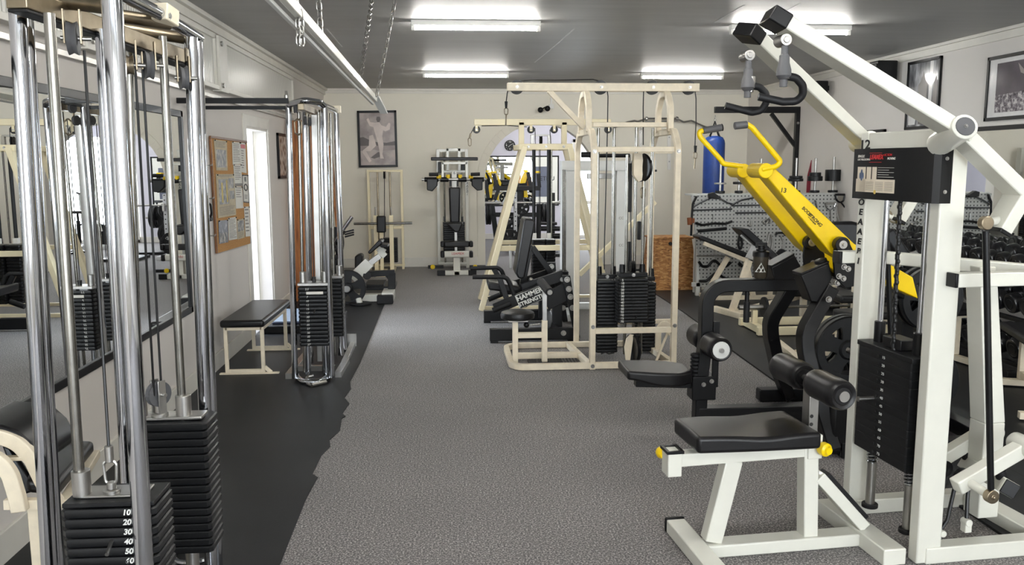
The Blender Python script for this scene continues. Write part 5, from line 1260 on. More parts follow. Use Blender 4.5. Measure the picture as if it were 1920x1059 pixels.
    for x in (123, 435): q = L(x, 943, 12.88); t.part('yellow_knob', MB().cyl(q, q+V((0,.03,0)), .035), 'yellow', bev=.006)
press_machine()

def row_machine():
    Z = 847/160.
    t = T('row_machine', 'white and black rowing machine with slanted chest pad and loaded plate at the rubber edge', 'weight machine', (-1.0, 10.2, 0))
    L = lambda x, y, Y: t.l(P(610+x/Z, 390+y/Z, Y)); m = 'white'
    R = lambda x0,y0,x1,y1: (610+x0/Z, 390+y0/Z, 610+x1/Z, 390+y1/Z)
    a, c = L(270,868,10.15), L(680,868,10.15); t.part('base_beam', MB().box2((a.x,a.y,.015), (c.x-.1,a.y+.12,.10)), m, bev=.005)
    t.part('base_end', MB().box2((c.x-.14,a.y-.08,.02), (c.x,a.y+.3,.13)), m, bev=.006); t.part('rubber_end', MB().box2((c.x-.19,a.y-.16,.007), (c.x+.0,a.y-.06,.11)), 'rubber', bev=.01)
    t.part('rear_foot', MB().cyl(L(350,985,10.0).xy.to_3d()+V((0,0,.01)), L(350,985,10.0).xy.to_3d()+V((0,0,.03)), .13), 'rubber', bev=.004)
    t.part('rear_leg', MB().cyl(L(350,978,10.0), L(330,900,10.05), .035), m, bev=.003)
    fb(t, 'foot_frame', R(380,780,690,815), 10.45, .5, 'black'); 
    f = MB(); q0, q1 = L(390,785,10.5), L(580,785,10.5); f.box2((q0.x,q0.y,q0.z), (q1.x,q0.y+.45,q0.z+.03)); t.part('foot_plate', f, 'rubber', bev=.004)
    B = lambda n, a, c, Y, w, h, mt: t.part(n, MB().beam(L(*a,Y), L(*c,Y), w, h, (0,1,0)), mt, bev=.005)
    B('arm_post', (660,800), (660,640), 10.4, .09, .07, 'black'); B('arm', (690,640), (410,655), 10.4, .07, .07, 'black'); B('gusset', (650,700), (605,645), 10.4, .06, .05, 'black')
    t.part('roller', MB().cyl(L(415,668,10.25), L(415,668,10.55), .05), 'foam', bev=.006)
    B('main_beam', (270,700), (440,535), 10.3, .13, .10, m); B('inner_tube', (440,550), (545,470), 10.3, .07, .06, 'steel'); B('head_beam', (545,470), (585,430), 10.3, .10, .07, m); B('head_beam', (590,440), (520,395), 10.3, .07, .06, m)
    ps = [L(x,y,10.15) for x,y in ((418,440),(530,318),(562,325),(568,350),(545,372),(440,462))]; t.part('chest_pad', MB().prism(ps, (0,.32,0)), 'vinyl', bev=.02, seg=3)
    ps = [L(x,y,10.15) for x,y in ((545,360),(620,368),(622,395),(545,392))]; t.part('chin_pad', MB().prism(ps, (0,.3,0)), 'vinyl', bev=.015, seg=3)
    ps = [L(x,y,10.9) for x,y in ((290,480),(340,455),(370,470),(372,600),(290,610))]; t.part('thigh_roller', MB().prism(ps, (0,.2,0)), 'vinyl', bev=.03, seg=3)
    c = L(220,795,10.05); t.part('plate_sleeve', MB().cyl(c+V((0,-.08,0)), c+V((0,.25,0)), .025), 'chrome', bev=.002)
    g = MB(); g.cyl(c+V((0,-.082,0)), c+V((0,-.06,0)), .04); t.part('sleeve_collar', g, 'steel', bev=.003)
    return c+t.o.location
pc = row_machine()
pm = spoke_plate(.215, .05).mesh('weight_disc', 'iron')
def disc(name, label, loc, rz=0, me=None, group=None, rot=None):
    o = bpy.data.objects.new(name, me or pm); COL.objects.link(o); o.location = loc; o.rotation_euler = rot or (0,0,rz); return setp(o, label, 'weight plate', group)
disc('weight_disc', 'large black grip plate on the sleeve of the white rowing machine by the rubber edge', pc+V((0,.02,0)))
# barbell standing in a corner holder behind the slim tower
def corner_bar():
    Z = 847/160.; L = lambda x, y, Y: P(610+x/Z, 390+y/Z, Y)
    g = MB(); a, c = L(265,85,11.2), L(120,290,11.2); d = (c-a).normalized(); e = c+d*(c.z/abs(d.z))*.97
    t = T('barbell', 'chrome barbell leaning behind the slim tower, raised sleeve end showing with black clip', 'barbell', (e.x, e.y, 0))
    a, c, e = t.l(a), t.l(c), t.l(e)
    t.part('sleeve', MB().cyl(a, a.lerp(c, .7), .026), 'chrome', bev=.003); t.part('bar', MB().cyl(a.lerp(c,.7), e, .015), 'chrome', bev=0)
    g = MB(); q = a.lerp(c, .72); g.cyl(q-d*.04, q+d*.04, .05)
    t.part('collar_clip', g, 'chrome', bev=.003); g = MB()
    for i in range(3): g.beam(q+V((.04,0,-.01-.03*i)), q+V((.16,0,.02-.03*i)), .02, .022)
    t.part('clip_grips', g, 'black', bev=.004)
    return t
corner_bar()
c = P(628, 456, 11.3); disc('weight_disc', 'dark round plate behind the rear post of the slim tower', c, 1.2, pm)
st_ = MB(); st_.cyl((c.x,c.y,0), (c.x,c.y,c.z-.21), .03); single('plate_stand', st_, 'black', 'short black post under the dark round plate behind the slim tower', 'stand', bev=.003, loc=(c.x,c.y,0))
# ------------------------------------------------------------------ yellow plate loaded machine
def yellow_machine():
    t = T('rear_deltoid_row_machine', 'black plate loaded machine with two raised yellow arms, numbered 13', 'weight machine', (2.1, 5.05, 0))
    t.o.name = 'plate_loaded_machine'
    L = lambda px, py, Y: t.l(P(px, py, Y)); m = 'black'
    # base
    for px, py, Yy, xe in ((1424,754,5.62,3.3), (1574,858,4.48,3.1)):
        q = t.l(G(px,py)); a = V((q.x, t.l((0,Yy,0)).y, .05)); f = MB(); c = V((xe-2.1, a.y, .05))
        f.rtube([a, c], .085, .085, (0,0,1)); r = t.part('base_rail', f, m, bev=.004)
        f = MB(); f.rtube([a+V((-.006,0,0)), a+V((.002,0,0))], .07, .07, (0,0,1)); t.part('open_end', f, 'ink', r, 0)
    a = t.l(G(1306,803)); ys = t.l((0,5.06,0)).y
    f = MB(); f.beam((a.x,ys,.075), (1.0,ys,.075), .09, .13); t.part('base_beam', f, m, bev=.005)
    t.part('rubber_foot', MB().box((a.x+.05,ys,.008), (.09,.09,.014)), 'rubber', bev=.002)
    f = MB(); f.beam((1.0,t.l((0,4.48,0)).y,.05), (1.0,t.l((0,5.62,0)).y,.05), .09, .09); t.part('base_cross', f, m, bev=.004)
    # seat column, bent main tube
    p0, p1, p2, p3 = L(1307,800,5.06), L(1322,640,5.06), L(1322,535,5.06), L(1512,536,5.06)
    p0.z = .05; x = p1.x; p2 = V((x, p1.y, p2.z-.0)); p3.z = p2.z
    f = MB(); f.rtube([V((p0.x+.01,p0.y,.05)), V((x-.02,p1.y,L(1322,700,5.06).z)), V((x,p1.y,L(1322,640,5.06).z)), p2, p3], .075, .085, (0,1,0), .12, seg=8)
    t.part('main_tube', f, m, bev=.006)
    # seat carriage
    zc = L(1318,722,5.06).z; f = MB(); f.box2((x-.09,ys-.06,zc-.08), (x+.06,ys+.06,zc+.07)); t.part('seat_carriage', f, m, bev=.006)
    for dx, dz in ((.03,.04),(-.02,.02)): t.part('bolt', bolt(MB(), (x+dx, ys-.06, zc+dz), (0,-1,0), .011, .01), 'steel', bev=0)
    zt = L(1235,685,5.06).z; x0 = L(1174,700,4.95).x; x1 = L(1300,715,4.95).x
    n1, n2 = 13, 7; g = MB()
    def sp(i, j, s):
        u = i/(n1-1); v = j/(n2-1)*2-1; hw = .15+.03*math.sin(u*PI)-.05*sstep(.75,1,u)
        return V((x0+(x1-x0)*u, ys+hw*v, (zt+.005-.02*u if s else zt-.05-.045*sstep(.0,.6,u)*1.0)))
    vs = [sp(i,j,s) for s in (0,1) for i in range(n1) for j in range(n2)]; K = n1*n2; fs = []
    for i in range(n1-1):
        for j in range(n2-1): q = i*n2+j; fs += [(q,q+1,q+n2+1,q+n2), (K+q,K+q+n2,K+q+n2+1,K+q+1)]
    bd = [(i*n2) for i in range(n1)]+[(n1-1)*n2+j for j in range(1,n2)]+[i*n2+n2-1 for i in range(n1-2,-1,-1)]+[j for j in range(n2-2,0,-1)]
    for i in range(len(bd)): q, r = bd[i], bd[(i+1) % len(bd)]; fs.append((q,r,K+r,K+q))
    g.add(vs, fs); t.part('seat_pad', g, 'vinyl', bev=.016, seg=4)
    f = MB(); f.beam((x0+.08,ys,zt-.09), (x,ys,zt-.11), .07, .07); t.part('seat_support', f, m, bev=.004)
    # adjuster with bellows and rollers
    b = MB(); za, zb = L(1308,702,5.06).z, L(1308,660,5.06).z; prof = [(.0,0)]
    for i in range(6): prof += [(.032,(zb-za)*(i+.1)/6), (.032,(zb-za)*(i+.6)/6), (.022,(zb-za)*(i+.85)/6)]
    prof.append((0,zb-za)); b.lathe(prof, (x-.06,ys-.01,za), (0,0,1)); t.part('rubber_bellows', b, 'rubber', bev=0)
    f = MB(); f.box2((x+.035,ys-.05,L(1340,722,5.06).z), (x+.075,ys-.035,L(1340,600,5.06).z)); t.part('adjuster_plate', f, m, bev=.003)
    zr = L(1330,640,5.06).z; xr = x+.02
    t.part('roller_axle', MB().cyl((xr,ys-.27,zr), (xr,ys+.27,zr), .014), 'steel', bev=0)
    for s in (-1, 1):
        r = t.part('thigh_roller', roller(MB(), (xr,ys+s*.05,zr), (xr,ys+s*.245,zr), .075), 'vinyl', bev=0)
        t.part('roller_cap', MB().cyl((xr,ys+s*.247,zr), (xr,ys+s*.256,zr), .052), 'greypaint', r, .003)
        g = MB(); bolt(g, (xr,ys+s*.256,zr), (0,s,0), .012, .008); t.part('cap_bolt', g, 'steel', r, 0)
    a, c = L(1399,545,5.06), L(1399,604,5.06); hp = t.part('hanging_post', MB().cyl(c, V((c.x,c.y,p3.z)), .014), m, bev=.002); t.part('post_sleeve', MB().cyl(c, c+V((0,0,.13)), .019), 'rubber', hp, .003)
    # curved legs
    for pts in ([(1556,538,4.66),(1509,622,4.62),(1510,655,4.6),(1528,730,4.54),(1560,850,4.48)], [(1484,535,5.08),(1444,600,5.15),(1445,628,5.2),(1458,692,5.4),(1476,765,5.58)]):
        q = [L(*p) for p in pts]; q[-1].z = .05
        f = MB(); f.rtube(q, .075, .095, (0,1,0), .3, seg=6); t.part('curved_leg', f, m, bev=.006)
    f = MB(); f.box(L(1570,800,4.5), (.13,.11,.30)); t.part('leg_boot', f, m, bev=.03, seg=3)
    # stop boxes
    for Y, ps in ((4.62, [(1502,516),(1555,493),(1561,521),(1537,567),(1521,566)]), (5.02, [(1446,502),(1490,478),(1502,500),(1478,545),(1457,542)])):
        f = MB(); f.prism([L(x_,y_,Y) for x_,y_ in ps], (0,.13,0)); bx = t.part('stop_box', f, m, bev=.006)
        f = MB(); a, c = L(*ps[0],Y), L(*ps[1],Y); f.prism([a, c, c+V((0,0,.012)), a+V((0,0,.012))], (0,.13,0)); t.part('box_lip', f, m, bx, .003)
    t.part('bumper', MB().cyl(L(1541,497,4.68), L(1538,486,4.68), .035), 'rubber', bev=.005)
    # pivot plates with hubs and bolts
    for Y, hub, dx in ((4.60, (1577.5,458), 0), (5.0, (1520,454), -57)):
        ps = [(1566,452),(1573,445),(1582,445),(1592,453),(1606,482),(1610,535),(1585,540),(1566,520),(1563,487)]
        k = 4.6/Y*1.0
        q = [(hub[0]+(x_-1577.5)*k, hub[1]+(y_-458)*k) for x_, y_ in ps]
        f = MB(); f.prism([L(x_,y_,Y-.02) for x_,y_ in q], (0,.02,0)); pl = t.part('pivot_plate', f, m, bev=.003)
        c = L(*hub, Y-.03); t.part('pivot_hub', MB().cyl(c+V((0,.03,0)), c+V((0,-.02,0)), .042), m, pl, .003)
        t.part('hub_cap', MB().cyl(c+V((0,-.02,0)), c+V((0,-.026,0)), .024), 'steel', pl, .002); g = MB(); bolt(g, c+V((0,-.026,0)), (0,-1,0), .009, .008); t.part('hub_bolt', g, 'steel', pl, 0)
        for bx_, by_ in ((1582,500),(1590,504),(1572.6,517.5),(1581,522)):
            g = MB(); bolt(g, L(hub[0]+(bx_-1577.5)*k, hub[1]+(by_-458)*k, Y-.02), (0,-1,0), .013, .014); t.part('bolt', g, 'steel', pl, 0)
    for bx_, by_, Y in ((1570,530,4.60),(1553.5,561,4.57)): g = MB(); bolt(g, L(bx_,by_,Y), (0,-1,0), .014, .012); t.part('bolt', g, 'steel', bev=0)
    # yellow arms
    near = [(1434,327),(1436,318),(1444,313),(1455,317),(1602,457),(1712,520),(1722,560),(1650,528),(1557,474)]
    far = [(1390,327),(1392,319),(1399,314),(1409,318),(1546,452),(1640,515),(1650,548),(1580,520),(1505,464)]
    arms = []
    for Y, ps in ((4.62, near), (5.02, far)):
        f = MB(); f.prism([L(x_,y_,Y) for x_,y_ in ps], (0,.14,0)); arms.append(t.part('lever_arm', f, 'yellow', bev=.006))
    ar = arms[0]; d = (L(1549,410,4.615)-L(1454,317,4.615)).normalized(); up = V((-d.z,0,d.x)); up = up if up.z > 0 else -up
    text(ar, '13', .036, L(1469,357,4.6195), (1,0,-.12), (0,0,1), 'ink', bold=.0007)
    text(ar, 'BODY', .026, L(1513,397,4.6195), d, up, 'ink', bold=.0005); text(ar, 'STRONG', .026, L(1528,412,4.6195), d, up, 'ink', bold=.0008, shear=.2)
    text(ar, 'FITNESS', .012, L(1524,416,4.6195), d, up, 'ink'); 
    g = MB(); a, c = L(1515,406,4.6195), L(1530,421,4.6195); g.beam(a, c, .002, .0025, up); t.part('underline', g, 'ink', ar, 0)
    # hubs and handles at the tips
    for Y, hub, tube, grip, arr in ((4.62, (1433,320), [(1428,318),(1456,312),(1464,303),(1410,239),(1400,233)], [(1401,233.5),(1377,236)], arms[0]), (5.02, (1392,320), [(1392,312),(1356,307),(1352,300),(1312,256),(1311,247),(1318,245)], [(1318,245),(1353,239)], arms[1])):
        q = L(*hub, Y); t.part('arm_tip', MB().cyl(q+V((0,-.03,0)), q+V((0,.17,0)), .042), 'yellow', arr, .005)
        t.part('handle', MB().tube([L(x_,y_,Y-.02) for x_,y_ in tube], .0155, 12, .05), 'yellow', bev=0)
        a, c = L(*grip[0],Y-.02), L(*grip[1],Y-.02); gr = t.part('grip', MB().cyl(a, c, .0205), 'grey', bev=.004)
        if Y > 5: d_ = (c-a).normalized(); t.part('grip_cap', MB().cyl(c, c+d_*.006, .0215), 'black', gr, .002)
    # rear frame and plate sleeves
    for px, py, Y in ((1590,655,5.15),(1746,560,5.45),(1736,713,5.2)):
        q = L(px, py, Y); s = t.part('plate_sleeve', MB().cyl(q+V((0,-.12,0)), q+V((0,.22,0)), .025), 'steel', bev=.002)
    q1, q2, q3 = L(1590,655,5.3), L(1746,560,5.6), L(1736,713,5.35)
    f = MB(); f.rtube([(q1.x,q1.y,.09), (q1.x,q1.y,q1.z+.05)], .08, .08); t.part('rear_post', f, m, bev=.004)
    f = MB(); f.rtube([(q3.x,q2.y+.05,.0), (q3.x,q2.y+.05,q2.z+.1)], .08, .08); t.part('rear_post', f, m, bev=.004)
    t.part('sleeve_arm', MB().beam(V((q3.x,q2.y+.05,q3.z)), q3+V((0,.05,0)), .07, .07), m, bev=.003)
    t.part('rear_beam', MB().beam((1.0,ys,.09), (q3.x,q2.y+.05,.04), .08, .08), m, bev=.003)
    t.part('tie_beam', MB().beam((1.0,ys,.12), (q1.x,q1.y,.12), .07, .07), m, bev=.003)
    t.part('tie_beam', MB().beam(L(1600,500,4.72), (q3.x,q2.y,q2.z), .08, .08), m, bev=.003)
    t.part('tie_beam', MB().beam(L(1540,500,5.1), (q3.x,q2.y,q2.z), .08, .08), m, bev=.003)
yellow_machine()
for px, py, Y, lb in ((1590,655,5.07,'black grip plate low beside the curved leg of the yellow armed machine'), (1590,655,5.13,'second grip plate, behind the first by the curved leg of the yellow armed machine'),
                      (1746,560,5.38,'upper black grip plate seen past the white machine post below the yellow arm'), (1746,560,5.46,'black plate tucked directly behind the upper grip plate past the white post'),
                      (1736,713,5.13,'lower black grip plate behind the white machine weight stack'), (1736,713,5.19,'black plate tucked directly behind the lower grip plate past the white post')):
    q = P(px, py, Y) if Y in (5.07,5.38,5.13) else None
    base = {1590:5.07, 1746:5.38, 1736:5.13}[px]; q = P(px, py, base); q.y = Y if not (px == 1590 and Y == 5.13) else 5.13
    disc('weight_disc', lb, q, 0, pm, 'grip plates on the yellow armed machine')
# shaker bottle on the main tube
z0 = P(1425,529,5.06).z-.0; q = P(1425, 529, 5.06)
t = T('shaker_bottle', 'smoky dark shaker bottle with white triangle emblem standing on the black bent tube', 'bottle', (q.x, 5.06, 0)); 
zb = P(1400,529,5.06).z
# bottle (continued): stands on top of the tube
def bottle():
    # top face of the tube: centre height from the same trace plus half its section
    zc = P(1322,535,5.06).z+.0425
    g = MB(); g.lathe([(0,0),(.036,0),(.040,.006),(.047,.13),(.047,.135),(0,.135)], (0,0,zc), (0,0,1), 32); t.part('cup', g, 'smoke', bev=0)
    g = MB(); g.lathe([(0,.133),(.050,.133),(.050,.16),(.046,.165),(.03,.168),(.03,.178),(0,.178)], (0,0,zc), (0,0,1), 32); ld = t.part('lid', g, 'black', bev=0)
    g = MB(); g.cyl((0.0,0,zc+.178), (0,0,zc+.20), .02); g.rtube([(-.03,0,zc+.185),(-.03,0,zc+.21),(.03,0,zc+.21),(.03,0,zc+.185)], .014, .006, (0,1,0)); t.part('cap_loop', g, 'black', ld, .002)
    g = MB()
    for cx, cz, s in ((-.012,.055,.017),(.012,.055,.017),(0,.078,.017)):
        tri = [(cx-s,cz-s*.8),(cx+s,cz-s*.8),(cx,cz+s*.9)]
        g.tube([(x_*.9-.012, -math.sqrt(max(0,.0442**2-(x_*.9-.012)**2)), zc+z_) for x_, z_ in tri], .003, 6, closed=True)
    t.part('triangle_emblem', g, 'marker', bev=0)
bottle()

# ------------------------------------------------------------------ wooden jump box
def jump_box():
    t = T('jump_box', 'chipboard jump box with sloping sides and a round hand hole by the pegboard', 'plyometric box', (2.95, 10.75, 0))
    L = lambda px, py, Y: t.l(P(px, py, Y)); Y = 10.72
    m, nt, b = nodes('oriented_strand_board'); v = coord(nt, (1,1,2.6))
    w = nt.nodes.new('ShaderNodeTexVoronoi'); w.inputs['Scale'].default_value = 26; nt.links.new(v, w.inputs['Vector'])
    hs = nt.nodes.new('ShaderNodeSeparateColor'); nt.links.new(w.outputs['Color'], hs.inputs[0])
    c = ramp(nt, hs.outputs[0], [(.0, C(136,86,40)), (.4, C(176,118,60)), (.8, C(200,146,84)), (1, C(216,168,106))])
    nt.links.new(c, b.inputs['Base Color']); b.inputs['Roughness'].default_value = .6; bump(nt, b, hs.outputs[0], .2, .002); M['osb'] = m
    a, c, d, e = L(1226,450,Y), L(1299,448,Y), L(1312,546,Y), L(1217,546,Y); e.z = d.z = 0; a.z = c.z
    bk = V((0,.42,0)); bi = V((0.0,.50,0))
    f = MB(); f.hexa([e, d, d+bi+V((-.0,0,0)), e+bi, a+V((0,.04,0)), c+V((0,.04,0)), c+bk, a+bk]); t.part('body', f, 'osb', bev=.003)
    f = MB(); f.hexa([a+V((-.02,.02,0)), c+V((.02,.02,0)), c+V((.02,.44,0)), a+V((-.02,.44,0)), a+V((-.02,.02,.02)), c+V((.02,.02,.02)), c+V((.02,.44,.02)), a+V((-.02,.44,.02))]); t.part('lid', f, 'osb', bev=.002)
    h = L(1258,457,Y); nrm = V((0,-1,.06)).normalized(); q = V((h.x, h.y+.02, h.z)); t.part('hand_hole', MB().cyl(q+nrm*.012, q-nrm*.03, .022), 'ink', bev=0)
jump_box()

# ------------------------------------------------------------------ pegboard rack with cable attachments
PY = 10.2
m, nt, b = nodes('perforated_grey_board'); tc = coord(nt, (1/.045,1/.045,1/.045))
sx = nt.nodes.new('ShaderNodeSeparateXYZ'); nt.links.new(tc, sx.inputs[0])
def math_(op, a, c=None):
    n = nt.nodes.new('ShaderNodeMath'); n.operation = op
    for i, x in enumerate((a, c)):
        if x is None: continue
        if isinstance(x, (int, float)): n.inputs[i].default_value = x
        else: nt.links.new(x, n.inputs[i])
    return n.outputs[0]
fx = math_('SUBTRACT', math_('FRACT', sx.outputs[0]), .5); fz = math_('SUBTRACT', math_('FRACT', sx.outputs[2]), .5)
dd = math_('SQRT', math_('ADD', math_('MULTIPLY', fx, fx), math_('MULTIPLY', fz, fz)))
hole = math_('LESS_THAN', dd, .2)
nt.links.new(mixc(nt, hole, C(178,178,174), C(40,40,42)), b.inputs['Base Color']); b.inputs['Roughness'].default_value = .4; b.inputs['Metallic'].default_value = .1
M['peg'] = m
def pegboard():
    a, c = P(1296,366,PY), P(1312,538,PY); xr = 4.80; zt, zb = P(1440,362,PY).z, c.z
    t = T('pegboard', 'grey perforated steel board full of hanging cable attachments near the right wall', 'tool board', ((a.x+xr)/2, PY, 0))
    l = t.l
    t.part('board', MB().prism([l((a.x,PY+.004,zt-.02)), l((xr,PY+.004,zt)), l((xr,PY+.004,zb)), l((c.x+.02,PY+.004,zb))], (0,.012,0)), 'peg', bev=0)
    f = MB()
    for x in (a.x+.1, xr-.05): f.box2(l((x,PY+.03,0)), l((x+.05,PY+.08,zt)))
    f.box2(l((a.x+.05,PY+.03,zb)), l((xr,PY+.07,zb+.05))); t.part('stand_posts', f, 'greypaint', bev=.002)
    t.part('foot_strip', MB().box2(l((c.x+.05,PY-.04,zb-.05)), l((xr-.1,PY+.1,zb-.02))), 'pvc', bev=.003)
    t.part('top_shelf', MB().box2(l((a.x+.02,PY+.016,zt-.03)), l((xr,PY+.36,zt-.01))), 'greypaint', bev=.003)
    f = MB()
    for x in (a.x+.15, xr-.1): f.box2(l((x,PY+.30,0)), l((x+.05,PY+.35,zt-.03)))
    t.part('rear_posts', f, 'greypaint', bev=.002)
    return zt
ZT = pegboard()
ZP = 1160/460.
def PP(x, y, dy=-.02): return P(1180+x/ZP, 180+y/ZP, PY+dy)
GRP = 'cable attachments on the pegboard'
def attach(name, label, strokes, cat='cable attachment'):
    """strokes: (part name, points, radius, material)"""
    allp = [PP(*p) for s in strokes for p in s[1]]; o = sum(allp, V())/len(allp)
    t = T(name, label, cat, o, 0, GRP)
    for nm, pts, r, mt in strokes: t.part(nm, MB().tube([t.l(PP(*p)) for p in pts], r, 8, .04 if len(pts) > 2 else 0), mt, bev=0)
    q = max(allp, key=lambda p: p.z)
    t.part('hang_ring', MB().tube([t.l(q)+V((.0,.0,0)), t.l(q)+V((0,.024,.01))], .005, 6), 'steel', bev=0)
    return t
attach('row_attachment', 'V shaped row handle with black wedge grip at the top left of the pegboard', [('bar',[(305,522),(345,500),(385,482)],.011,'chrome'), ('bar',[(425,482),(465,505),(495,512)],.011,'chrome')])
g = MB(); o = PP(405,472,-.03); g.prism([PP(x,y,-.07)-o for x,y in ((378,462),(400,455),(436,480),(425,488),(380,484))], (0,.07,0)); w_ = single('wedge_grip', g, 'rubber', 'black rubber wedge grip at the top of the pegboard beside the row handle', 'cable attachment', GRP, .006); w_.location = o
attach('straight_bar', 'short straight chrome bar below the V shaped row handle on the pegboard', [('bar',[(303,540),(485,534)],.012,'chrome')])
attach('lat_bar', 'cranked chrome lat bar across the top middle of the pegboard', [('bar',[(480,517),(530,492),(590,480),(650,482),(700,512)],.012,'chrome')])
attach('straight_bar', 'long straight chrome bar just under the cranked lat bar on the pegboard', [('bar',[(487,518),(640,515)],.010,'chrome')])
attach('straight_bar', 'thin chrome bar third down in the middle column of the pegboard', [('bar',[(500,552),(660,550)],.012,'chrome')])
attach('curved_bar', 'black gently curved bar on the left of the pegboard above a straight black one', [('bar',[(312,600),(345,610),(400,602),(455,604),(486,592)],.015,'black'), ('eye',[(397,600),(397,565)],.006,'steel')])
attach('straight_bar', 'short straight black padded bar on the left of the pegboard', [('bar',[(325,638),(460,626)],.018,'foam')])
attach('straight_bar', 'thin grey bar with a centre eye on the lower left of the pegboard', [('bar',[(318,756),(560,752)],.009,'steel'), ('eye',[(403,752),(403,735)],.007,'steel')])
attach('curl_bar', 'black wavy curl bar on the lower left of the pegboard', [('bar',[(328,782),(345,806),(372,806),(400,772),(430,800),(455,808),(480,786)],.017,'black'), ('eye',[(402,772),(402,752)],.007,'steel')])
attach('v_bar', 'black V shaped bar lowest on the left of the pegboard', [('bar',[(330,875),(365,874),(410,834),(450,862),(478,866)],.017,'black'), ('eye',[(408,834),(408,800)],.007,'steel')])
attach('pull_stirrup', 'dark stirrup handle hanging on a short chain in the middle of the pegboard', [('frame',[(690,658),(700,646),(730,646),(738,660)],.012,'black'), ('chain',[(716,660),(728,690),(724,735)],.008,'steel'), ('grip',[(695,745),(740,742)],.02,'foam')])
attach('rope_attachment', 'pair of black hanging rope ends in the centre of the pegboard', [('rope',[(660,655),(655,690),(658,735)],.012,'steel'), ('rope',[(670,655),(676,690),(672,732)],.012,'steel')])
attach('ankle_strap', 'black strap loop hanging beside the rope ends on the pegboard', [('strap',[(522,650),(515,700),(525,735),(534,700),(528,652)],.014,'rubber'), ('grip',[(518,790),(535,805)],.02,'foam')])
attach('snap_hook', 'steel snap hooks hanging high in the middle of the pegboard', [('hook',[(570,585),(562,610),(575,618),(578,590)],.007,'steel')])
attach('collar_pair', 'bunch of steel spring collars on the pegboard middle', [('collar',[(630,595),(645,610),(655,590),(640,585),(632,596)],.009,'steel'), ('collar',[(656,598),(668,600),(664,580),(652,584)],.009,'steel')])
attach('straight_bar', 'short upright chrome grip on the right half of the pegboard', [('bar',[(880,495),(888,540)],.014,'chrome')])
attach('d_handle', 'chrome D handle with a stem on the right half of the pegboard', [('bow',[(926,508),(932,528),(950,540),(968,528),(976,505)],.009,'chrome'), ('bar',[(926,508),(976,505)],.010,'steel'), ('stem',[(950,540),(952,590)],.008,'chrome')])
attach('pull_stirrup', 'black stirrup handle with long curved tail at the right end of the pegboard', [('bow',[(974,466),(978,490),(995,504),(1012,498),(1018,466)],.011,'black'), ('bar',[(974,466),(1018,466)],.013,'black'), ('tail',[(1000,502),(1022,530),(1034,560),(1034,592)],.010,'black')])
attach('chain_attachment', 'thin hanging steel chain strip right of the chrome D handle', [('chain',[(978,520),(984,560),(992,590)],.007,'steel')])
attach('dip_belt', 'black belt with brown leather tab on the left edge of the pegboard', [('belt',[(318,475),(300,510),(296,560),(292,660)],.014,'rubber'), ('leather_tab',[(284,575),(286,608)],.03,'brown'), ('leather_tab',[(302,578),(300,600)],.02,'brown')])
for i, (x, y, lb) in enumerate(((650,832,'black round roller grip hanging low in the middle of the pegboard'), (720,745,'black foam grip disc near the bench on the pegboard'))):
    o = PP(x,y); g = MB(); g.lathe([(0,-.03),(.05,-.03),(.06,-.01),(.06,.01),(.05,.03),(0,.03)], (0,0,0), (0,1,0), 20); single('round_grip', g, 'foam', lb, 'cable attachment', GRP).location = o
# loaded bars standing on the shelf
def standing_bar(px, ptop, discs, label, Y=PY+.2):
    q = P(px, 362, Y); zb = ZT-.01; t = T('loaded_bar', label, 'dumbbell bar', (q.x, Y, zb), 0, 'short bars standing on the pegboard shelf')
    h = P(px, ptop, Y).z-zb; t.part('bar', MB().cyl((0,0,.0), (0,0,h), .0145), 'steel', bev=.002)
    for zz, r, th, mt in discs: t.part('plate', MB().cyl((0,0,zz-th/2), (0,0,zz+th/2), r), mt, bev=.006)
for a in ((1350,300,((.125,.075,.02,'steel'),(.02,.06,.03,'iron')),'bar with one thin grey disc standing on the pegboard shelf by the blue bag'),
          (1385,305,((.13,.075,.03,'iron'),(.02,.05,.03,'iron')),'bar with a single dark disc on the shelf, second from the blue bag'),
          (1425,297,((.02,.08,.04,'iron'),),'bar mostly hidden behind the tip of the far yellow arm on the shelf'),
          (1491,296,((.20,.08,.03,'iron'),(.165,.09,.035,'iron'),(.02,.06,.03,'iron')),'bar with two stacked dark discs on the shelf left of the black bracket post'),
          (1527,296,((.23,.07,.05,'iron'),(.18,.09,.06,'iron'),(.02,.06,.03,'iron')),'bar with two thick black discs on the shelf inside the red hoop'),
          (1561,294,((.22,.10,.14,'iron'),(.02,.06,.03,'iron')),'bar with one tall black block of discs on the shelf inside the red hoop')): standing_bar(*a)
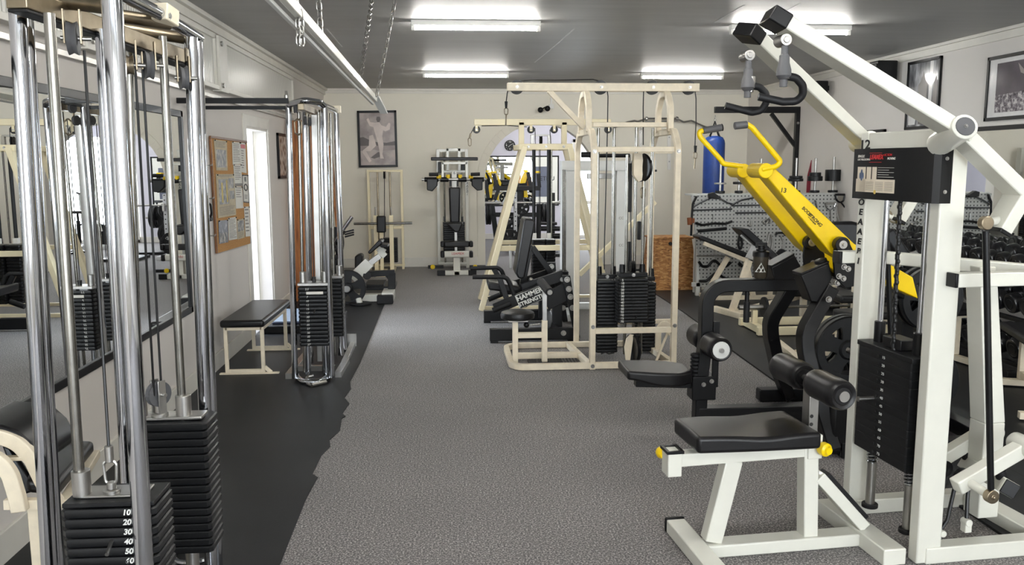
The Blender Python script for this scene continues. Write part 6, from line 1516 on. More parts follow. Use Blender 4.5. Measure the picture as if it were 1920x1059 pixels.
# punch bag and bracket
def bag():
    Y = 11.65; t = T('bag_bracket', 'black steel wall bracket arm holding the blue punch bag', 'bracket', (4.85, Y, 0)); L = lambda x, y: t.l(P(x, y, Y))
    a, c = L(1340,206), L(1507,206); a.z = c.z; c.x = XR-4.85-.002
    t.part('arm', MB().beam(a, c, .06, .085), 'black', bev=.004); q = L(1509,212)
    t.part('wall_post', MB().box2((c.x-.06,-.03,L(1509,400).z), (c.x,.03,c.z)), 'black', bev=.004)
    t.part('strut', MB().beam(L(1446,213), (c.x-.03,0,L(1505,276).z), .05, .05, (0,1,0)), 'black', bev=.003)
    for z in (0.02, -.5): g = MB(); bolt(g, (c.x-.03,-.03,c.z+z-.2), (0,-1,0), .014, .012); t.part('bolt', g, 'steel', bev=0)
    q = P(1341,213,Y); b = T('hanging_punch_bag', 'blue vinyl punch bag hanging from the black wall bracket', 'punch bag', (q.x, Y, 0)); z1 = P(1341,255,Y).z; z0 = P(1341,400,Y).z-.25; R = .145
    g = MB(); g.lathe([(0,z0),(R*.9,z0),(R,z0+.03),(R,z1-.10),(R*.94,z1-.06),(R*.78,z1-.02),(R*.5,z1),(0,z1)], (0,0,0), (0,0,1), 30); b.part('bag', g, 'blue', bev=0)
    g = MB()
    for k in range(4): an = k*PI/2+.6; g.tube([(R*.75*math.cos(an),R*.75*math.sin(an),z1-.04), (R*.4*math.cos(an),R*.4*math.sin(an),z1+.05), (0,0,q.z-.10)], .008, 6)
    b.part('straps', g, 'black', bev=0)
    b.part('chain', chain_mesh((0,0,q.z-.11), (0,0,q.z-.025), .05, .004, .026), 'steel', bev=0)
bag()
# bands and hoop by the bracket post
Y = 11.2
g = MB(); pts = [P(x,y,Y) for x,y in ((1516,362),(1518,330),(1526,298),(1540,278),(1552,273),(1565,282),(1574,310),(1577,335),(1573,364))]; o = pts[4].copy(); g.rtube([p-o for p in pts], .06, .02, (0,1,0), .2)
ho = single('resistance_hoop', g, 'redband', 'large hoop of red and grey band standing behind the pegboard shelf', 'exercise band'); ho.location = o
g = MB(); pts = [P(x,y,Y-.03) for x,y in ((1540,276),(1556,277),(1568,292),(1577,330))]; g.rtube([p-o for p in pts], .03, .02, (0,1,0), .1); c_ = bpy.data.objects.new('grey_band', g.mesh('grey_band','grey')); COL.objects.link(c_); c_.parent = ho
for i, (px, mt, lb) in enumerate(((1539,'redband','dark red exercise band hanging in loops by the black bracket post'), (1546,'rubber','black exercise band hanging between the red bands by the bracket post'), (1534,'redband','narrow dark red band leaning left of the hanging bands'))):
    Yb = 11.1+.05*i; pts = [P(px-4+dx,y,Yb) for dx, y in ((0,276),(8,282),(9,310),(2,330),(8,345),(3,362))]; o = pts[0].copy(); g = MB(); g.rtube([p-o for p in pts], .02, .05, (0,1,0), .1)
    single('exercise_band', g, mt, lb, 'exercise band', 'bands hanging by the bracket post').location = o
# ------------------------------------------------------------------ back wall items
def ez_bar():
    Y = 13.58; L = lambda x, y: P(x, y, Y); t = T('curl_bar', 'chrome zigzag curl bar resting on white wall hooks on the back wall', 'barbell', L(1240,226))
    pts = [(1150,240),(1160,236),(1176,229),(1190,226),(1196,228),(1212,222),(1268,222),(1282,229),(1296,226),(1318,236),(1332,241)]
    t.part('bar', MB().tube([t.l(L(*p)) for p in pts], .0145, 8, .05), 'steel', bev=0)
    for x in (1212, 1269):
        t.part('collar', MB().cyl(t.l(L(x-2,222)), t.l(L(x+2,223)), .035), 'steel', bev=.003)
    t.part('bar', MB().cyl(t.l(L(1210,228)), t.l(L(1272,226)), .014), 'steel', bev=0)
    for k, x in enumerate((1201, 1254.5)):
        w = T('wall_hook', 'white steel wall hook %s the zigzag curl bar' % ('under the left end of' if k == 0 else 'under the right collar of'), 'hook', P(x,290,YB), 0, 'white hooks on the back wall'); 
        a, c = w.l(P(x,242,YB-.02)), w.l(P(x,318 if k else 276,YB-.02)); w.part('strip', MB().beam(c, a, .055, .025, (0,1,0)), 'pvc', bev=.003)
        q = w.l(P(x,236,YB-.02)); w.part('arm', MB().beam(a+V((0,.0,.0)), V((a.x,a.y-.14,a.z+.02)), .03, .03), 'pvc', bev=.003)
        for s in (.2,.8): g = MB(); bolt(g, c.lerp(a,s)+V((0,-.013,0)), (0,-1,0), .01, .004); w.part('screw', g, 'steel', bev=0)
ez_bar()
def cameras():
    t = T('security_camera', 'pair of small black camera heads on a white wall box above the arch', 'security camera', P(1030,200,YB)); L = lambda x, y, d: t.l(P(860+x/3.783, 140+y/3.783, YB-d))
    t.part('wall_box', MB().box2(L(640,242,.0), L(676,208,.05)), 'pvc', bev=.004)
    t.part('conduit', MB().box2(L(650,210,.0), L(664,142,.03)), 'pvc', bev=.003)
    for a, c in (((648,238),(580,250)), ((648,238),(630,240))):
        t.part('camera_head', MB().sphere(L(*c,.10), .045, sq=(1,1,1)), 'black', bev=0); t.part('bracket_arm', MB().tube([L(*a,.03), L((a[0]+c[0])/2, a[1]-8, .07), L(*c,.10)], .01, 6), 'black', bev=0)
cameras()
# generic sketchy figure print for the big frame on the back wall
m, nt, b = nodes('grey_figure_print'); v = coord(nt, (1,1,1)); f = noise(nt, v, 3.5, 5)
nt.links.new(ramp(nt, f, [(.3, C(120,110,108)), (.55, C(176,164,160)), (.75, C(196,184,178))]), b.inputs['Base Color']); b.inputs['Roughness'].default_value = .3; M['greyprint'] = m
M['g_dark'] = paint('dark_grey_print', C(92,84,82), .35); M['g_light'] = paint('pale_grey_print', C(212,200,194), .35, var=.1); M['g_mid'] = paint('mid_grey_print', C(150,138,134), .35, var=.15)
cs = [P(671.5,210,YB-.012), P(741,209,YB-.012), P(744,311,YB-.012), P(675,312,YB-.012)]
t, c, n, pr = picture('framed_print', 'large black framed grey print of an abstract athletic shape on the back wall', cs, (0,-1,0), 'greyprint', fw=.035)
def Qp(u, v, e=.0165): return c[0].lerp(c[1], u).lerp(c[3].lerp(c[2], u), v)+n*e
def blob(nm, pts, mt, e=.017): t.part(nm, MB().prism([Qp(u,v,e) for u,v in pts], n*.0006), mt, pr, 0)
blob('dark_hills', [(.0,.47),(.12,.46),(.3,.52),(.5,.56),(.75,.57),(1,.54),(1,.62),(.0,.62)], 'g_dark'); blob('pale_ground', [(0,.62),(1,.62),(1,.7),(.6,.72),(.3,.68),(0,.72)], 'g_mid', .0172)
blob('shape', [(.46,.2),(.56,.19),(.62,.25),(.74,.28),(.82,.2),(.86,.22),(.84,.33),(.72,.36),(.66,.34),(.63,.45),(.66,.6),(.62,.78),(.66,.86),(.56,.86),(.54,.7),(.5,.55),(.44,.4),(.4,.28),(.3,.26),(.22,.14),(.27,.11),(.32,.19)], 'g_light', .0176)
blob('shape_head', [(.5,.09),(.58,.09),(.6,.14),(.57,.19),(.51,.19),(.48,.14)], 'g_dark', .0178)
blob('shape', [(.28,.44),(.38,.42),(.44,.55),(.46,.62),(.3,.72),(.18,.72),(.32,.9),(.26,.93),(.08,.74),(.1,.7),(.26,.62)], 'g_light', .0180)
blob('shadow_shape', [(.5,.74),(.62,.74),(.58,.82),(.4,.86),(.3,.84)], 'g_dark', .0174)
# clock on the far room wall
def clock():
    o = P(956, 272.6, Y2-.001); t = T('wall_clock', 'round black wall clock seen through the arch', 'clock', o); R = .115
    t.part('case', MB().lathe([(0,0),(R,0),(R,.025),(R*.93,.03),(R*.9,.02),(0,.02)], (0,0,0), (0,-1,0), 40), 'black', bev=0)
    for k in range(12):
        a = k*PI/6; s = '12' if k == 0 else str(k)
        if k % 3 == 0: text(t.o, s, .05, (R*.66*math.sin(a), -.022, R*.66*math.cos(a)), (1,0,0), (0,0,1), 'marker', bold=.001)
        else: t.part('tick', MB().beam((R*.72*math.sin(a),-.021,R*.72*math.cos(a)), (R*.85*math.sin(a),-.021,R*.85*math.cos(a)), .006, .002, (0,1,0)), 'marker', bev=0)
    for L_, a in ((.05, 4.0), (.075, 1.0)): t.part('hand', MB().beam((0,-.023,0), (L_*math.sin(a),-.023,L_*math.cos(a)), .006, .002, (0,1,0)), 'marker', bev=0)
clock()
# ------------------------------------------------------------------ right wall: speakers and framed photographs
def rw(px, py): return PX(px, py, XR-.003)
def photo_mat(name, stops, sc, st=(1,1,1)):
    m, nt, b = nodes(name); v = coord(nt, st); nt.links.new(ramp(nt, noise(nt, v, sc, 6), stops), b.inputs['Base Color']); b.inputs['Roughness'].default_value = .12; M[name] = m
photo_mat('crowd_print', [(.35, C(70,64,70)), (.5, C(130,122,128)), (.62, C(206,200,200))], 34)
photo_mat('mauve_print', [(.3, C(84,78,82)), (.7, C(112,104,110))], 3)
photo_mat('gym_print', [(.3, C(70,70,72)), (.5, C(130,130,132)), (.7, C(196,196,198))], 4, (1,3,1))
M['g_white'] = paint('white_print', C(224,222,220), .15)
def rpic(label, y0, y1, zt, zb, art):
    return picture('framed_photograph', label, [V((XR-.003,y0,zt)), V((XR-.003,y1,zt)), V((XR-.003,y1,zb)), V((XR-.003,y0,zb))], (-1,0,0), art, fw=.03)
a, d = rw(1708,120), rw(1701,241); bq = rw(1767,107)
t, c, n, pr = rpic('tall black framed grey photo of standing figures high on the right wall', a.y, bq.y, (a.z+bq.z)/2, d.z, 'gym_print')
blob('standing_figure', [(.42,.3),(.5,.16),(.58,.3),(.66,.36),(.62,.6),(.6,.95),(.4,.95),(.38,.6),(.34,.36)], 'g_dark'); blob('standing_figure', [(.12,.5),(.2,.42),(.28,.5),(.34,.7),(.3,.95),(.08,.95),(.06,.7)], 'g_white'); blob('standing_figure', [(.84,.34),(.9,.25),(.95,.34),(.97,.9),(.8,.9)], 'g_dark'); blob('white_pillar', [(.7,.02),(.8,.02),(.78,.98),(.68,.98)], 'g_white', .0165)
a, d = rw(1859,111), rw(1857,224)
t, c, n, pr = rpic('wide black framed photo of a crowd under a spotlit arm on the right wall', a.y, a.y-2.0, a.z, d.z, 'g_white')
blob('mauve_field', [(.06,.1),(.97,.1),(.97,.9),(.06,.9)], 'mauve_print', .017); blob('crowd', [(.06,.62),(.3,.58),(.6,.6),(.97,.55),(.97,.9),(.06,.9)], 'crowd_print', .0175)
blob('raised_arm', [(.2,.14),(.24,.26),(.3,.32),(.36,.28),(.44,.28),(.5,.33),(.56,.3),(.6,.5),(.5,.52),(.44,.42),(.36,.4),(.28,.38),(.22,.3)], 'g_mid', .0178)
a, d = rw(1627,247), rw(1627,262); bq = rw(1661,246); rpic('small black framed grey photo low on the right wall beside the long mirror', a.y, bq.y, a.z, d.z-.25, 'gym_print')
def speaker(px0, px1, pyt, pyb, label, dep=.22):
    a, c = rw(px0,(pyt+pyb)/2), rw(px1,(pyt+pyb)/2); zt, zb = rw((px0+px1)/2,pyt).z, rw((px0+px1)/2,pyb).z
    t = T('loudspeaker', label, 'speaker', (XR, (a.y+c.y)/2, zb)); y0 = (c.y-a.y)/2
    t.part('cabinet', MB().box2((-.05-dep,-abs(y0),0), (-.05,abs(y0),zt-zb)), 'black', bev=.012)
    t.part('grille', MB().box2((-.06-dep,-abs(y0)*.88,.03), (-.05-dep,abs(y0)*.88,zt-zb-.03)), 'rubber', bev=.004)
    t.part('wall_mount', MB().beam((-.05,0,(zt-zb)/2), (.0,0,(zt-zb)/2), .06, .06), 'black', bev=.002)
speaker(1668, 1691, 116, 160, 'black loudspeaker high on the right wall next to the tall framed photo')
speaker(1545, 1560, 153, 178, 'small black loudspeaker high on the right wall near the back corner', .16)

# fine joint lines in the painted ceiling boards
c = MB()
for a, b_ in (((1003,117),(1038,89)),((1038,89),(1077,54)),((612,54),(641,88)),((1455,30),(1500,7)),((1340,42),(1395,10))): c.beam(G(*a,ZC-.001), G(*b_,ZC-.001), .012, .002)
struct('trim_3', c, 'ceil_joint') if M.setdefault('ceil_joint', paint('pale_joint_filler', C(200,200,198), .6)) else None
# ------------------------------------------------------------------ benches on the right
ZB = 988/280.
def incline_bench():
    Y = 10.0; t = T('incline_bench', 'cream incline bench with thin black pad in front of the pegboard', 'bench', (G(1318,560).x+.4, 10.0, 0)); m = 'chipped'
    L = lambda x, y, Yy: t.l(P(1280+x/ZB, 400+y/ZB, Yy))
    ps = [L(x,y,9.75) for x,y in ((105,152),(130,148),(432,262),(430,292),(405,290),(112,172))]
    t.part('back_pad', MB().prism(ps, (0,.27,0)), 'vinyl', bev=.012, seg=3)
    for Yy in (9.78, 9.98): t.part('pad_frame', MB().beam(L(140,196,Yy), L(425,312,Yy), .05, .04, (0,1,0)), m, bev=.003)
    a, c = L(300,288,9.9), L(135,565,9.9); c = a.lerp(c, (a.z-.03)/(a.z-c.z)); t.part('leg', MB().beam(c, a, .055, .055, (0,1,0)), m, bev=.003)
    q = V((c.x,c.y,.035)); t.part('foot_bar', MB().beam(q+V((-.02,-.30,0)), q+V((.06,.28,0)), .055, .045), m, bev=.003)
    t.part('base_beam', MB().beam(q, q+V((1.0,0,.0)), .055, .05), m, bev=.003)
    e = L(425,300,9.9); t.part('rear_leg', MB().beam(V((e.x+.1,e.y,.03)), V((e.x-.02,e.y,e.z)), .055, .055, (0,1,0)), m, bev=.003)
    t.part('seat_pad', MB().box((e.x+.28,e.y,e.z-.05), (.38,.28,.06)), 'vinyl', bev=.015, seg=3); t.part('seat_post', MB().beam((e.x+.3,e.y,.04), (e.x+.3,e.y,e.z-.08), .05, .05, (0,1,0)), m, bev=.003)
incline_bench()
def adjustable_bench():
    Y = 8.85; t = T('adjustable_bench', 'cream adjustable bench with steep black back pad behind the shaker bottle', 'bench', (G(1370,598).x+.5, Y, 0)); m = 'chipped'
    L = lambda x, y, Yy: t.l(P(1280+x/ZB, 400+y/ZB, Yy))
    ps = [L(x,y,Y-.12) for x,y in ((375,102),(440,103),(668,308),(650,330),(622,336),(398,132))]
    t.part('back_pad', MB().prism(ps, (0,.28,0)), 'vinyl', bev=.015, seg=3)
    t.part('pad_frame', MB().beam(L(395,135,Y), L(620,345,Y), .06, .03, (0,1,0)), 'greypaint', bev=.003)
    a, c = L(470,225,Y), L(325,650,Y); c = a.lerp(c, (a.z-.04)/(a.z-c.z)); t.part('leg', MB().beam(c, L(440,310,Y), .065, .06, (0,1,0)), m, bev=.003); t.part('slide_post', MB().beam(L(445,300,Y), L(490,215,Y), .05, .045, (0,1,0)), 'black', bev=.003)
    t.part('hinge_plate', MB().beam(L(440,300,Y-.06), L(480,215,Y-.06), .09, .02, (0,1,0)), 'steel', bev=.003)
    q = V((c.x,c.y,.04)); t.part('foot_bar', MB().beam(q+V((-.10,.30,0)), q+V((.05,-.22,0)), .07, .06), m, bev=.003)
    e = L(620,525,Y); t.part('base_beam', MB().beam(q, V((q.x+1.15,q.y,.30)), .06, .055), m, bev=.003)
    t.part('front_post', MB().beam((q.x+.75,q.y-.1,.0), (q.x+.75,q.y-.1,L(550,545,Y).z), .06, .06, (0,1,0)), m, bev=.003)
    t.part('top_rail', MB().beam((q.x+.75,q.y-.1,L(550,548,Y).z), (q.x+1.25,q.y-.1,L(550,548,Y).z), .06, .06), m, bev=.003)
    t.part('rear_post', MB().beam((q.x+1.2,q.y-.1,.0), (q.x+1.2,q.y-.1,L(550,545,Y).z), .06, .06, (0,1,0)), m, bev=.003)
    t.part('seat_pad', MB().box((q.x+.85,q.y-.1,L(550,530,Y).z+.03), (.7,.30,.06)), 'vinyl', bev=.015, seg=3)
adjustable_bench()
def flat_bench_right(loc, rz, label, Ln=1.15):
    t = T('flat_bench', label, 'bench', loc, rz); m = 'chipped'
    t.part('seat_pad', MB().box((0,0,.43), (Ln,.28,.06)), 'vinyl', bev=.02, seg=3)
    for x in (-Ln*.38, Ln*.38):
        t.part('leg', MB().beam((x,0,.06), (x,0,.40), .055, .055, (0,1,0)), m, bev=.003); t.part('foot_bar', MB().box((x,0,.035), (.055,.52,.045)), m, bev=.003)
    t.part('base_rail', MB().beam((-Ln*.38,0,.10), (Ln*.38,0,.10), .045, .05), m, bev=.003); t.part('top_rail', MB().beam((-Ln*.45,0,.38), (Ln*.45,0,.38), .05, .035), m, bev=.003)
    return t
flat_bench_right((3.72, 6.55, .012), 8, 'low flat bench with chipped cream frame seen past the white machine post', 1.2)
flat_bench_right((4.02, 5.35, .012), 70, 'flat bench with chipped cream frame at the right edge beneath the dumbbell rack', 1.2)
def pad_bench():
    Y = 7.2; t = T('seated_bench', 'tall padded bench back showing between yellow arm and white post', 'bench', (3.45, Y, 0)); L = lambda px, py, Yy: t.l(P(px, py, Yy))
    ps = [L(x,y,Y) for x,y in ((1556,417),(1600,415),(1640,425),(1640,470),(1590,470),(1560,440))]
    t.part('back_pad', MB().prism(ps, (0,.12,0)), 'vinyl', bev=.03, seg=3)
    q = L(1610,450,Y+.08); t.part('post', MB().beam((q.x,q.y,.0), (q.x,q.y,q.z), .06, .06, (0,1,0)), 'chipped', bev=.003)
    t.part('seat_pad', MB().box((q.x-.02,q.y-.02,.46), (.42,.36,.07)), 'vinyl', bev=.02, seg=3)
    t.part('foot_bar', MB().box((q.x,q.y,.04), (.07,.6,.055)), 'chipped', bev=.003)
    t.part('slanted_pad', MB().beam(L(1652,432,Y-.02), L(1692,490,Y-.02), .11, .26, (0,1,0)), 'vinyl', bev=.02, seg=3)
    t.part('slant_frame', MB().beam(V((q.x+.1,q.y,.40)), L(1690,485,Y+.05), .05, .05, (0,1,0)), 'chipped', bev=.003)
pad_bench()
def low_stand():
    Y = 7.75; q = P(1500, 620, Y); t = T('barbell_stand', 'low cream floor stand carrying a loaded bar behind the curved black legs', 'stand', (q.x, Y, 0)); m = 'creamb'
    L = lambda px, py, Yy: t.l(P(px, py, Yy)); a, c = L(1420,618,Y), L(1668,622,Y)
    t.part('front_beam', MB().beam((a.x,a.y,.06), (c.x,c.y,.06), .06, .075), m, bev=.003); t.part('rear_beam', MB().beam((a.x,a.y+.5,.06), (c.x,c.y+.5,.06), .06, .075), m, bev=.003)
    for x in (a.x+.06, c.x-.1):
        t.part('side_beam', MB().beam((x,a.y,.06), (x,a.y+.5,.06), .06, .07), m, bev=.003); t.part('cradle', MB().beam((x,a.y+.25,.06), (x,a.y+.25,.22), .05, .05, (0,1,0)), m, bev=.003)
    t.part('foot_brace', MB().beam(L(1455,640,7.0), L(1500,676,6.45), .05, .05), m, bev=.003) if False else None
    b = T('barbell', 'short loaded barbell with steel sleeve resting on the low cream floor stand', 'barbell', (q.x, Y+.25, .247))
    xa, xb = a.x-.1, c.x+.15
    b.part('bar', MB().cyl((xa,0,0), (xb,0,0), .014), 'rod', bev=0)
    for x0, x1 in ((xa,xa+.3),(xb-.3,xb)): b.part('sleeve', MB().cyl((x0,0,0), (x1,0,0), .025), 'steel', bev=.002)
    for x, s in ((xa+.33,1),(xb-.33,-1)): b.part('collar', MB().cyl((x,0,0), (x+.03*s,0,0), .038), 'steel', bev=.002)
    for x in (xa+.24, xb-.24): b.part('small_disc', MB().cyl((x,0,0), (x+.03,0,0), .10), 'iron', bev=.006)
low_stand()
def floor_frame():
    t = T('floor_frame', 'chipped cream slanting floor frame end between the black curved legs', 'frame', G(1480,660)); L = lambda px, py: t.l(G(px, py, .045)); m = 'chipped'
    t.part('rail', MB().beam(L(1458,642), L(1500,676), .06, .05), m, bev=.003); t.part('rail', MB().beam(L(1492,662), L(1720,655), .06, .05), m, bev=.003); t.part('rail', MB().beam(L(1500,676), L(1700,690), .06, .05), m, bev=.003)
floor_frame()
# ------------------------------------------------------------------ dumbbell rack with dumbbells
RY0, RY1 = 6.0, 9.15
def rack():
    t = T('dumbbell_rack', 'three tier black steel dumbbell rack along the mirror on the right wall', 'rack', (4.45, (RY0+RY1)/2, 0)); h = (RY1-RY0)/2
    for z in (.22, .54, .86):
        for dx, dz in ((-.12, -.02), (.10, .04)): t.part('tray_rail', MB().beam((dx+(.08 if z > .5 else 0),-h,z+dz-.09), (dx+(.08 if z > .5 else 0),h,z+dz-.09), .05, .03), 'black', bev=.002)
    for y in (-h+.03, -.2, h-.03):
        t.part('upright', MB().beam((-.10,y,.02), (.16,y,.86), .07, .05, (0,1,0)), 'black', bev=.003); t.part('foot', MB().box((.02,y,.045), (.5,.06,.05)), 'black', bev=.003)
rack()
ordw = ['first','second','third','fourth','fifth','sixth','seventh','eighth','ninth','tenth','eleventh','twelfth','thirteenth','fourteenth','fifteenth','sixteenth','seventeenth','eighteenth']
M['gloss'] = paint('glossy_black_rubber', C(20,20,22), .28, var=.15, spec=.6)
def db_proto(R, hl, mat, name):
    g = {}
    hd = MB().lathe([(0,-hl),(R*.45,-hl),(R*.5,-hl+.004),(R*.7,-hl+.004),(R*.74,-hl),(R*.93,-hl+.002),(R,-hl+.012),(R,-.012),(R*.93,0),(.02,0),(0,0)], (0,0,0), (1,0,0), 24).mesh('head', mat)
    hn = MB().lathe([(.013,-.07),(.016,-.03),(.0165,0),(.016,.03),(.013,.07)], (0,0,0), (1,0,0), 12).mesh('handle', 'chrome')
    return hd, hn
protos = [db_proto(.062,.06,'gloss','a'), db_proto(.072,.07,'gloss','b'), db_proto(.08,.08,'gloss','c')]
def dumbbell(loc, k, label, grp):
    t = bpy.data.objects.new('dumbbell', None); COL.objects.link(t); t.location = loc; t.rotation_euler = (0, math.radians(-14), 0); setp(t, label, 'dumbbell', grp)
    hd, hn = protos[k]
    for nm, me, x, r in (('handle', hn, 0, 0), ('head', hd, -.065, 0), ('head', hd, .065, PI)):
        o = bpy.data.objects.new(nm, me); COL.objects.link(o); o.parent = t; o.location = (x,0,0); o.rotation_euler = (0,0,r)
for ti, (z, xx, k0, nm) in enumerate(((.86, 4.53, 0, 'top'), (.54, 4.53, 1, 'middle'), (.22, 4.45, 2, 'bottom'))):
    n = (18, 17, 16)[ti]
    for i in range(n):
        y = RY1-.10-i*(RY1-RY0-.2)/(n-1); k = min(2, k0+(1 if i > n*.55 else 0)) if ti < 2 else 2
        R = (.062,.072,.08)[k]
        dumbbell((xx, y, z-.075+R+.03), k, 'black round dumbbell on the %s tier of the rack, %s from the far end' % (nm, ordw[i]), 'dumbbells on the %s tier' % nm)
# small steel handle stand end low on the right
# ------------------------------------------------------------------ hanging rail on chains
def hanging_rail():
    Xr = -.53; far = PX(704, 186, Xr); near = PX(478, -70, Xr)
    t = T('hanging_rail', 'long white metal rail hanging from the ceiling on thin chains', 'rail', far)
    a, c = t.l(near), t.l(far)
    t.part('rail', MB().beam(a, c, .026, .042), 'white', bev=.003)
    d = (c-a).normalized(); t.part('lower_strip', MB().beam(a+V((-.03,0,-.036)), c+V((-.02,0,-.036)), .016, .014), 'greypaint', bev=.002)
    t.part('end_flap', MB().beam(c+V((.0,0,.02)), t.l(P(720,212,far.y+.25)), .06, .012), 'greypaint', bev=.001)
    def ch(px, py, ctop, X=Xr):
        b_ = t.l(PX(px, py, X)); top = t.l(ctop); t.part('chain', chain_mesh(b_, top, .05, .0034, .026), 'steel', bev=0)
    ch(675,150,G(697,0,ZC)); ch(706,180,G(741,0,ZC), -.50)
    p = PX(602,66,Xr-.04); q = p.copy(); q.z = ZC; q.x -= .02; ch(602,66,q,Xr-.04)
    p = PX(557,16,Xr); q = p.copy(); q.z = ZC; q.x -= .1; ch(557,16,q)
    e = t.l(PX(558,20,Xr)); 
    for dx in (0, .012): t.part('loose_chain', chain_mesh(e+V((dx,0,0)), e+V((dx,0,-.12)), .04, .003, .02), 'steel', bev=0)
hanging_rail()
# ------------------------------------------------------------------ the room behind the arch
ZA = 1000/170.
def A(x, y, Y): return P(900+x/ZA, 280+y/ZA, Y)
def back_press():
    Y = 17.2; o = A(400,700,Y); t = T('plate_loaded_machine', 'yellow and black plate loaded machine seen through the arch', 'weight machine', (o.x, Y, 0)); L = lambda x, y, d=0: t.l(A(x, y, Y+d))
    for ps in ([(75,250),(120,252),(152,350),(135,352)], [(100,392),(150,376),(128,538),(80,530)], [(185,262),(236,372),(226,412),(204,380)], [(495,246),(546,246),(502,372),(442,376),(446,340)], [(485,436),(515,440),(532,528),(485,530)], [(185,470),(210,450),(205,565),(188,560)]):
        t.part('yellow_panel', MB().prism([L(x,y) for x,y in ps], (0,.12,0)), 'yellow', bev=.006)
    t.part('tan_panel', MB().prism([L(x,y,.1) for x,y in ((520,352),(572,300),(572,408),(526,402))], (0,.1,0)), 'cork', bev=.006)
    for r in ((120,243,182,264),(612,240,668,262)): a, c = L(r[0],r[1]), L(r[2],r[3]); t.part('yellow_cap', MB().box2(a, c+V((0,.15,0))), 'yellow', bev=.01)
    B = lambda nm, a, c, w, d=0: t.part(nm, MB().beam(L(*a,d), L(*c,d), w, w, (0,1,0)), 'black', bev=.004)
    B('cross_bar', (150,428), (662,428), .09); B('cross_bar', (120,720), (690,720), .09)
    for a, c in (((150,270),(185,420)),((640,270),(655,420)),((90,540),(60,330)),((560,420),(530,250)),((210,420),(160,560))): B('arm', a, c, .07)
    for a, c in (((130,600),(190,880)),((650,600),(640,880))): p, q = L(*a), L(*c); q.z = .0; t.part('leg', MB().beam(p, q, .10, .09, (0,1,0)), 'black', bev=.004)
    p, q = L(400,430,.1), L(480,590,.1); t.part('centre_column', MB().box2((p.x,p.y,.0), (q.x,p.y+.15,p.z)), 'black', bev=.01)
    a, c = L(235,365,.05), L(430,400,.05); t.part('pad', MB().box2(a, c+V((0,.1,0))), 'vinyl', bev=.02)
    for x in (90, 690): p = L(x,715); t.part('plate_horn', MB().cyl(p+V((-.2,0,0)), p+V((.2,0,0)), .025), 'steel', bev=0)
    for x, lb in ((78,'leftmost upright disc of the pair under the left yellow panel'), (107,'right hand disc of the pair under the left yellow panel'), (695,'inner upright disc under the right side of the yellow machine'), (728,'outer upright disc under the right side of the yellow machine')):
        disc('weight_disc', lb, A(x,712,Y-.02), PI/2, pm, 'discs on the yellow machine through the arch')
back_press()
def squat_rack():
    Y = 15.6; o = A(390,590,Y); t = T('barbell_rack', 'steel barbell rack with perforated white upright seen through the arch', 'rack', (o.x, Y, 0)); L = lambda x, y, d=0: t.l(A(x, y, Y+d))
    m, nt, b = nodes('perforated_white_steel'); b.inputs['Base Color'].default_value = C(210,212,214); b.inputs['Roughness'].default_value = .4
    a, c = L(372,470), L(408,470)
    t.part('upright', MB().box2((a.x,a.y,0), (c.x,a.y+.07,a.z)), m, bev=.003)
    g = MB()
    for i in range(12): z = .25+i*.085; g.cyl(((a.x+c.x)/2,a.y-.001,z), ((a.x+c.x)/2,a.y+.003,z), .012, n=12)
    t.part('upright_holes', g, 'ink', bev=0)
    t.part('bar_hook', MB().box2(L(380,570)+V((0,-.08,0)), L(404,650)+V((0,.0,0))), 'steel', bev=.004)
    t.part('foot', MB().box2((a.x-.02,a.y-.5,0), (c.x+.02,a.y+.5,.06)), m, bev=.003)
    p = L(835,600); q = L(812,480); t.part('dark_upright', MB().beam((q.x,q.y+.1,0), (q.x,q.y+.1,q.z), .07, .07, (0,1,0)), 'black', bev=.003)
    t.part('rear_foot', MB().box2((q.x-.04,q.y-.4,0), (q.x+.04,q.y+.5,.06)), 'black', bev=.003); t.part('floor_tie', MB().box2((a.x,a.y+.38,.0), (q.x,a.y+.45,.05)), 'black', bev=.003)
    w = A(460,588,Y-.05); b_ = T('barbell', 'long steel barbell resting across the rack behind the arch', 'barbell', w); l, r = b_.l(A(10,590,Y-.05)), b_.l(A(885,585,Y-.05)); r.z = l.z = 0
    b_.part('bar', MB().cyl(l, r, .0145), 'steel', bev=0); b_.part('sleeve', MB().cyl(l, l+V((.35,0,0)), .025), 'steel', bev=.002); b_.part('sleeve', MB().cyl(r+V((-.2,0,0)), r, .025), 'steel', bev=.002)
    b_.part('sleeve_end', MB().cyl(r+V((-.03,0,0)), r+V((.01,0,0)), .035), 'steel', bev=.004); b_.part('sleeve_end', MB().cyl(r+V((-.22,0,0)), r+V((-.18,0,0)), .035), 'steel', bev=.004)
squat_rack()
for x, y, R, Y, lb in ((465,645,.14,16.2,'small black disc on a slanted bar in the middle of the arch view'), (352,805,.12,16.0,'smaller disc above the large dark disc low in the arch view'), (385,900,.22,15.8,'large dark disc low in the arch view behind the cream leg'), (330,1000,.2,15.5,'large dark disc lowest in the arch view beside the black pad')):
    me = spoke_plate(R, .04).mesh('weight_disc', 'iron'); disc('weight_disc', lb, A(x,y,Y), .1, me, 'discs stored behind the arch')
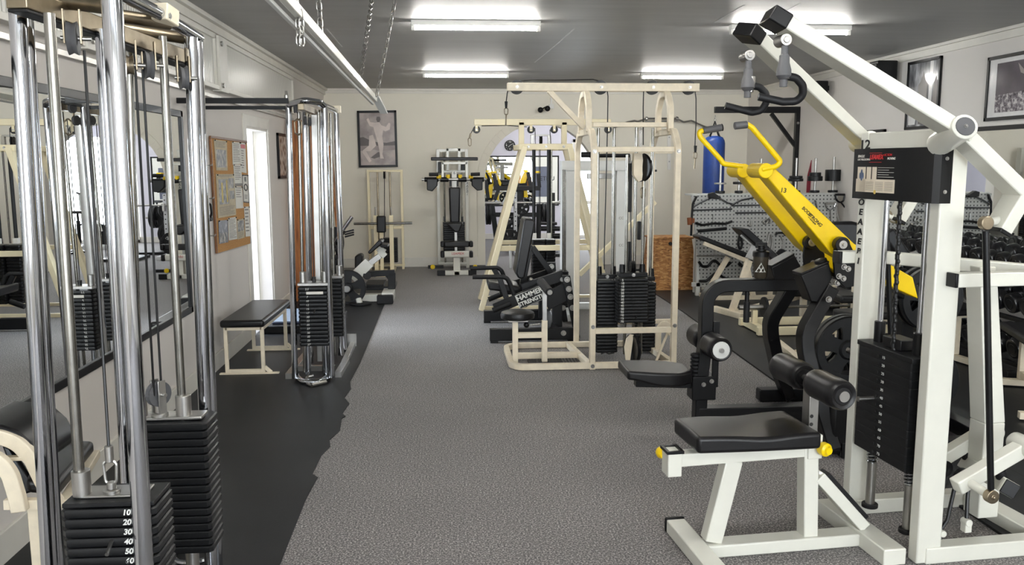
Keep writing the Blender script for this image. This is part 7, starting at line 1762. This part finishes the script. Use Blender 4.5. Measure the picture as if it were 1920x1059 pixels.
def disc_tree():
    Y = 16.3; p = A(440,780,Y); t = T('plate_tree', 'slanted white and black storage frame holding discs behind the arch', 'rack', (p.x, Y, 0)); L = lambda x, y, d=0: t.l(A(x, y, Y+d))
    for a, c in (((415,735),(500,590)),((310,760),(330,800)),((420,760),(450,810))): t.part('slanted_bar', MB().beam(L(*a), L(*c), .05, .05, (0,1,0)), 'greypaint', bev=.003)
    q = L(420,740); t.part('post', MB().beam((q.x,q.y,0), q, .07, .07, (0,1,0)), 'black', bev=.003); t.part('base', MB().box2((q.x-.35,q.y-.3,0), (q.x+.2,q.y+.3,.05)), 'black', bev=.004)
    q2 = L(352,805,.1); t.part('peg_arm', MB().beam(V((q.x,q.y,q2.z)), q2, .04, .04), 'black', bev=.002)
disc_tree()
def roller_bench():
    Y = 15.2; p = A(780,870,Y); t = T('roller_bench', 'black padded roller bench behind the cream A frame through the arch', 'bench', (p.x, Y, 0)); L = lambda x, y: t.l(A(x, y, Y))
    for r in ((665,800,850,834),(670,846,890,900),(800,926,890,982)): a, c = L(r[0],(r[1]+r[3])/2), L(r[2],(r[1]+r[3])/2); rr = (L(r[0],r[1]).z-L(r[0],r[3]).z)/2; t.part('roller', MB().cyl(a, c, rr), 'vinyl', bev=.01)
    q = L(780,830); t.part('post', MB().beam((q.x,q.y+.05,0), (q.x,q.y+.05,q.z), .07, .07, (0,1,0)), 'black', bev=.003); t.part('base', MB().box2((q.x-.3,q.y-.3,0), (q.x+.3,q.y+.4,.05)), 'black', bev=.004)
roller_bench()
def banner():
    a, c = A(665,190,Y2-.02), A(735,522,Y2-.02); m = paint('slate_blue_banner', C(112,118,134), .6, var=.12, nscale=4)
    t = T('wall_banner', 'slate blue wall banner with pale letters through the arch', 'banner', ((a.x+c.x)/2, Y2-.012, c.z)); w = (c.x-a.x)/2+.12
    t.part('cloth', MB().box2((-w,-.006,0), (w,.0,a.z-c.z)), m, bev=.002); text(t.o, 'ETHU', .13, (.08,-.0075,(a.z-c.z)*.6), (1,0,0), (0,0,1), 'ink')
banner()
def stool():
    Y = 16.4; p = P(1137,388,Y); t = T('bar_stool', 'small black stool silhouetted against the bright glazed door', 'stool', (p.x, Y, 0)); z = p.z
    t.part('seat', MB().box((0,0,z-.02), (.27,.27,.05)), 'vinyl', bev=.02); t.part('post', MB().cyl((0,0,.04), (0,0,z-.04), .022), 'black', bev=.002); t.part('gas_sleeve', MB().cyl((0,0,.2), (0,0,z-.18), .035), 'black', bev=.003)
    for k in range(5): a = k*2*PI/5; t.part('foot', MB().beam((0,0,.06), (.26*math.cos(a),.26*math.sin(a),.025), .04, .035), 'black', bev=.003)
stool()
def white_bike():
    Y = 17.4; p = P(1145,440,Y); t = T('exercise_bike', 'pale exercise bike frame against the bright glazed door', 'exercise bike', (p.x, Y, 0)); L = lambda px, py: t.l(P(px, py, Y)); m = 'greypaint'
    for pts, r in (([(1118,425),(1130,372),(1148,372)],.025), ([(1130,372),(1136,440)],.03), ([(1120,400),(1160,415)],.02), ([(1148,430),(1152,358)],.03), ([(1143,360),(1158,355)],.018), ([(1138,365),(1150,366)],.03)): t.part('frame_tube', MB().tube([L(*q) for q in pts], r, 8, .06), m if r > .02 else 'black', bev=0)
    z = L(1140,450).z; t.part('flywheel', MB().lathe([(.03,-.03),(.22,-.03),(.23,0),(.22,.03),(.03,.03)], L(1122,432)+V((0,.05,0)), (0,1,0), 30), 'black', bev=0)
    for x in (1112, 1152): q = L(x,470); t.part('floor_bar', MB().box((q.x,0,.03), (.08,.5,.06)), m, bev=.004)
    a, c = L(1122,432), L(1136,440); t.part('fork', MB().beam((L(1112,470).x,0,.05), (L(1152,470).x,0,.05), .06, .05), m, bev=.003); t.part('fork', MB().beam((L(1122,470).x,0,.05), a, .05, .05, (0,1,0)), m, bev=.003); t.part('fork', MB().beam((L(1148,470).x,0,.05), L(1148,430), .05, .05, (0,1,0)), m, bev=.003)
white_bike()
# cool carpet patch of light comes from the glazed door; small framed picture on the far room wall
c0 = PX(1060, 300, 0) if False else None
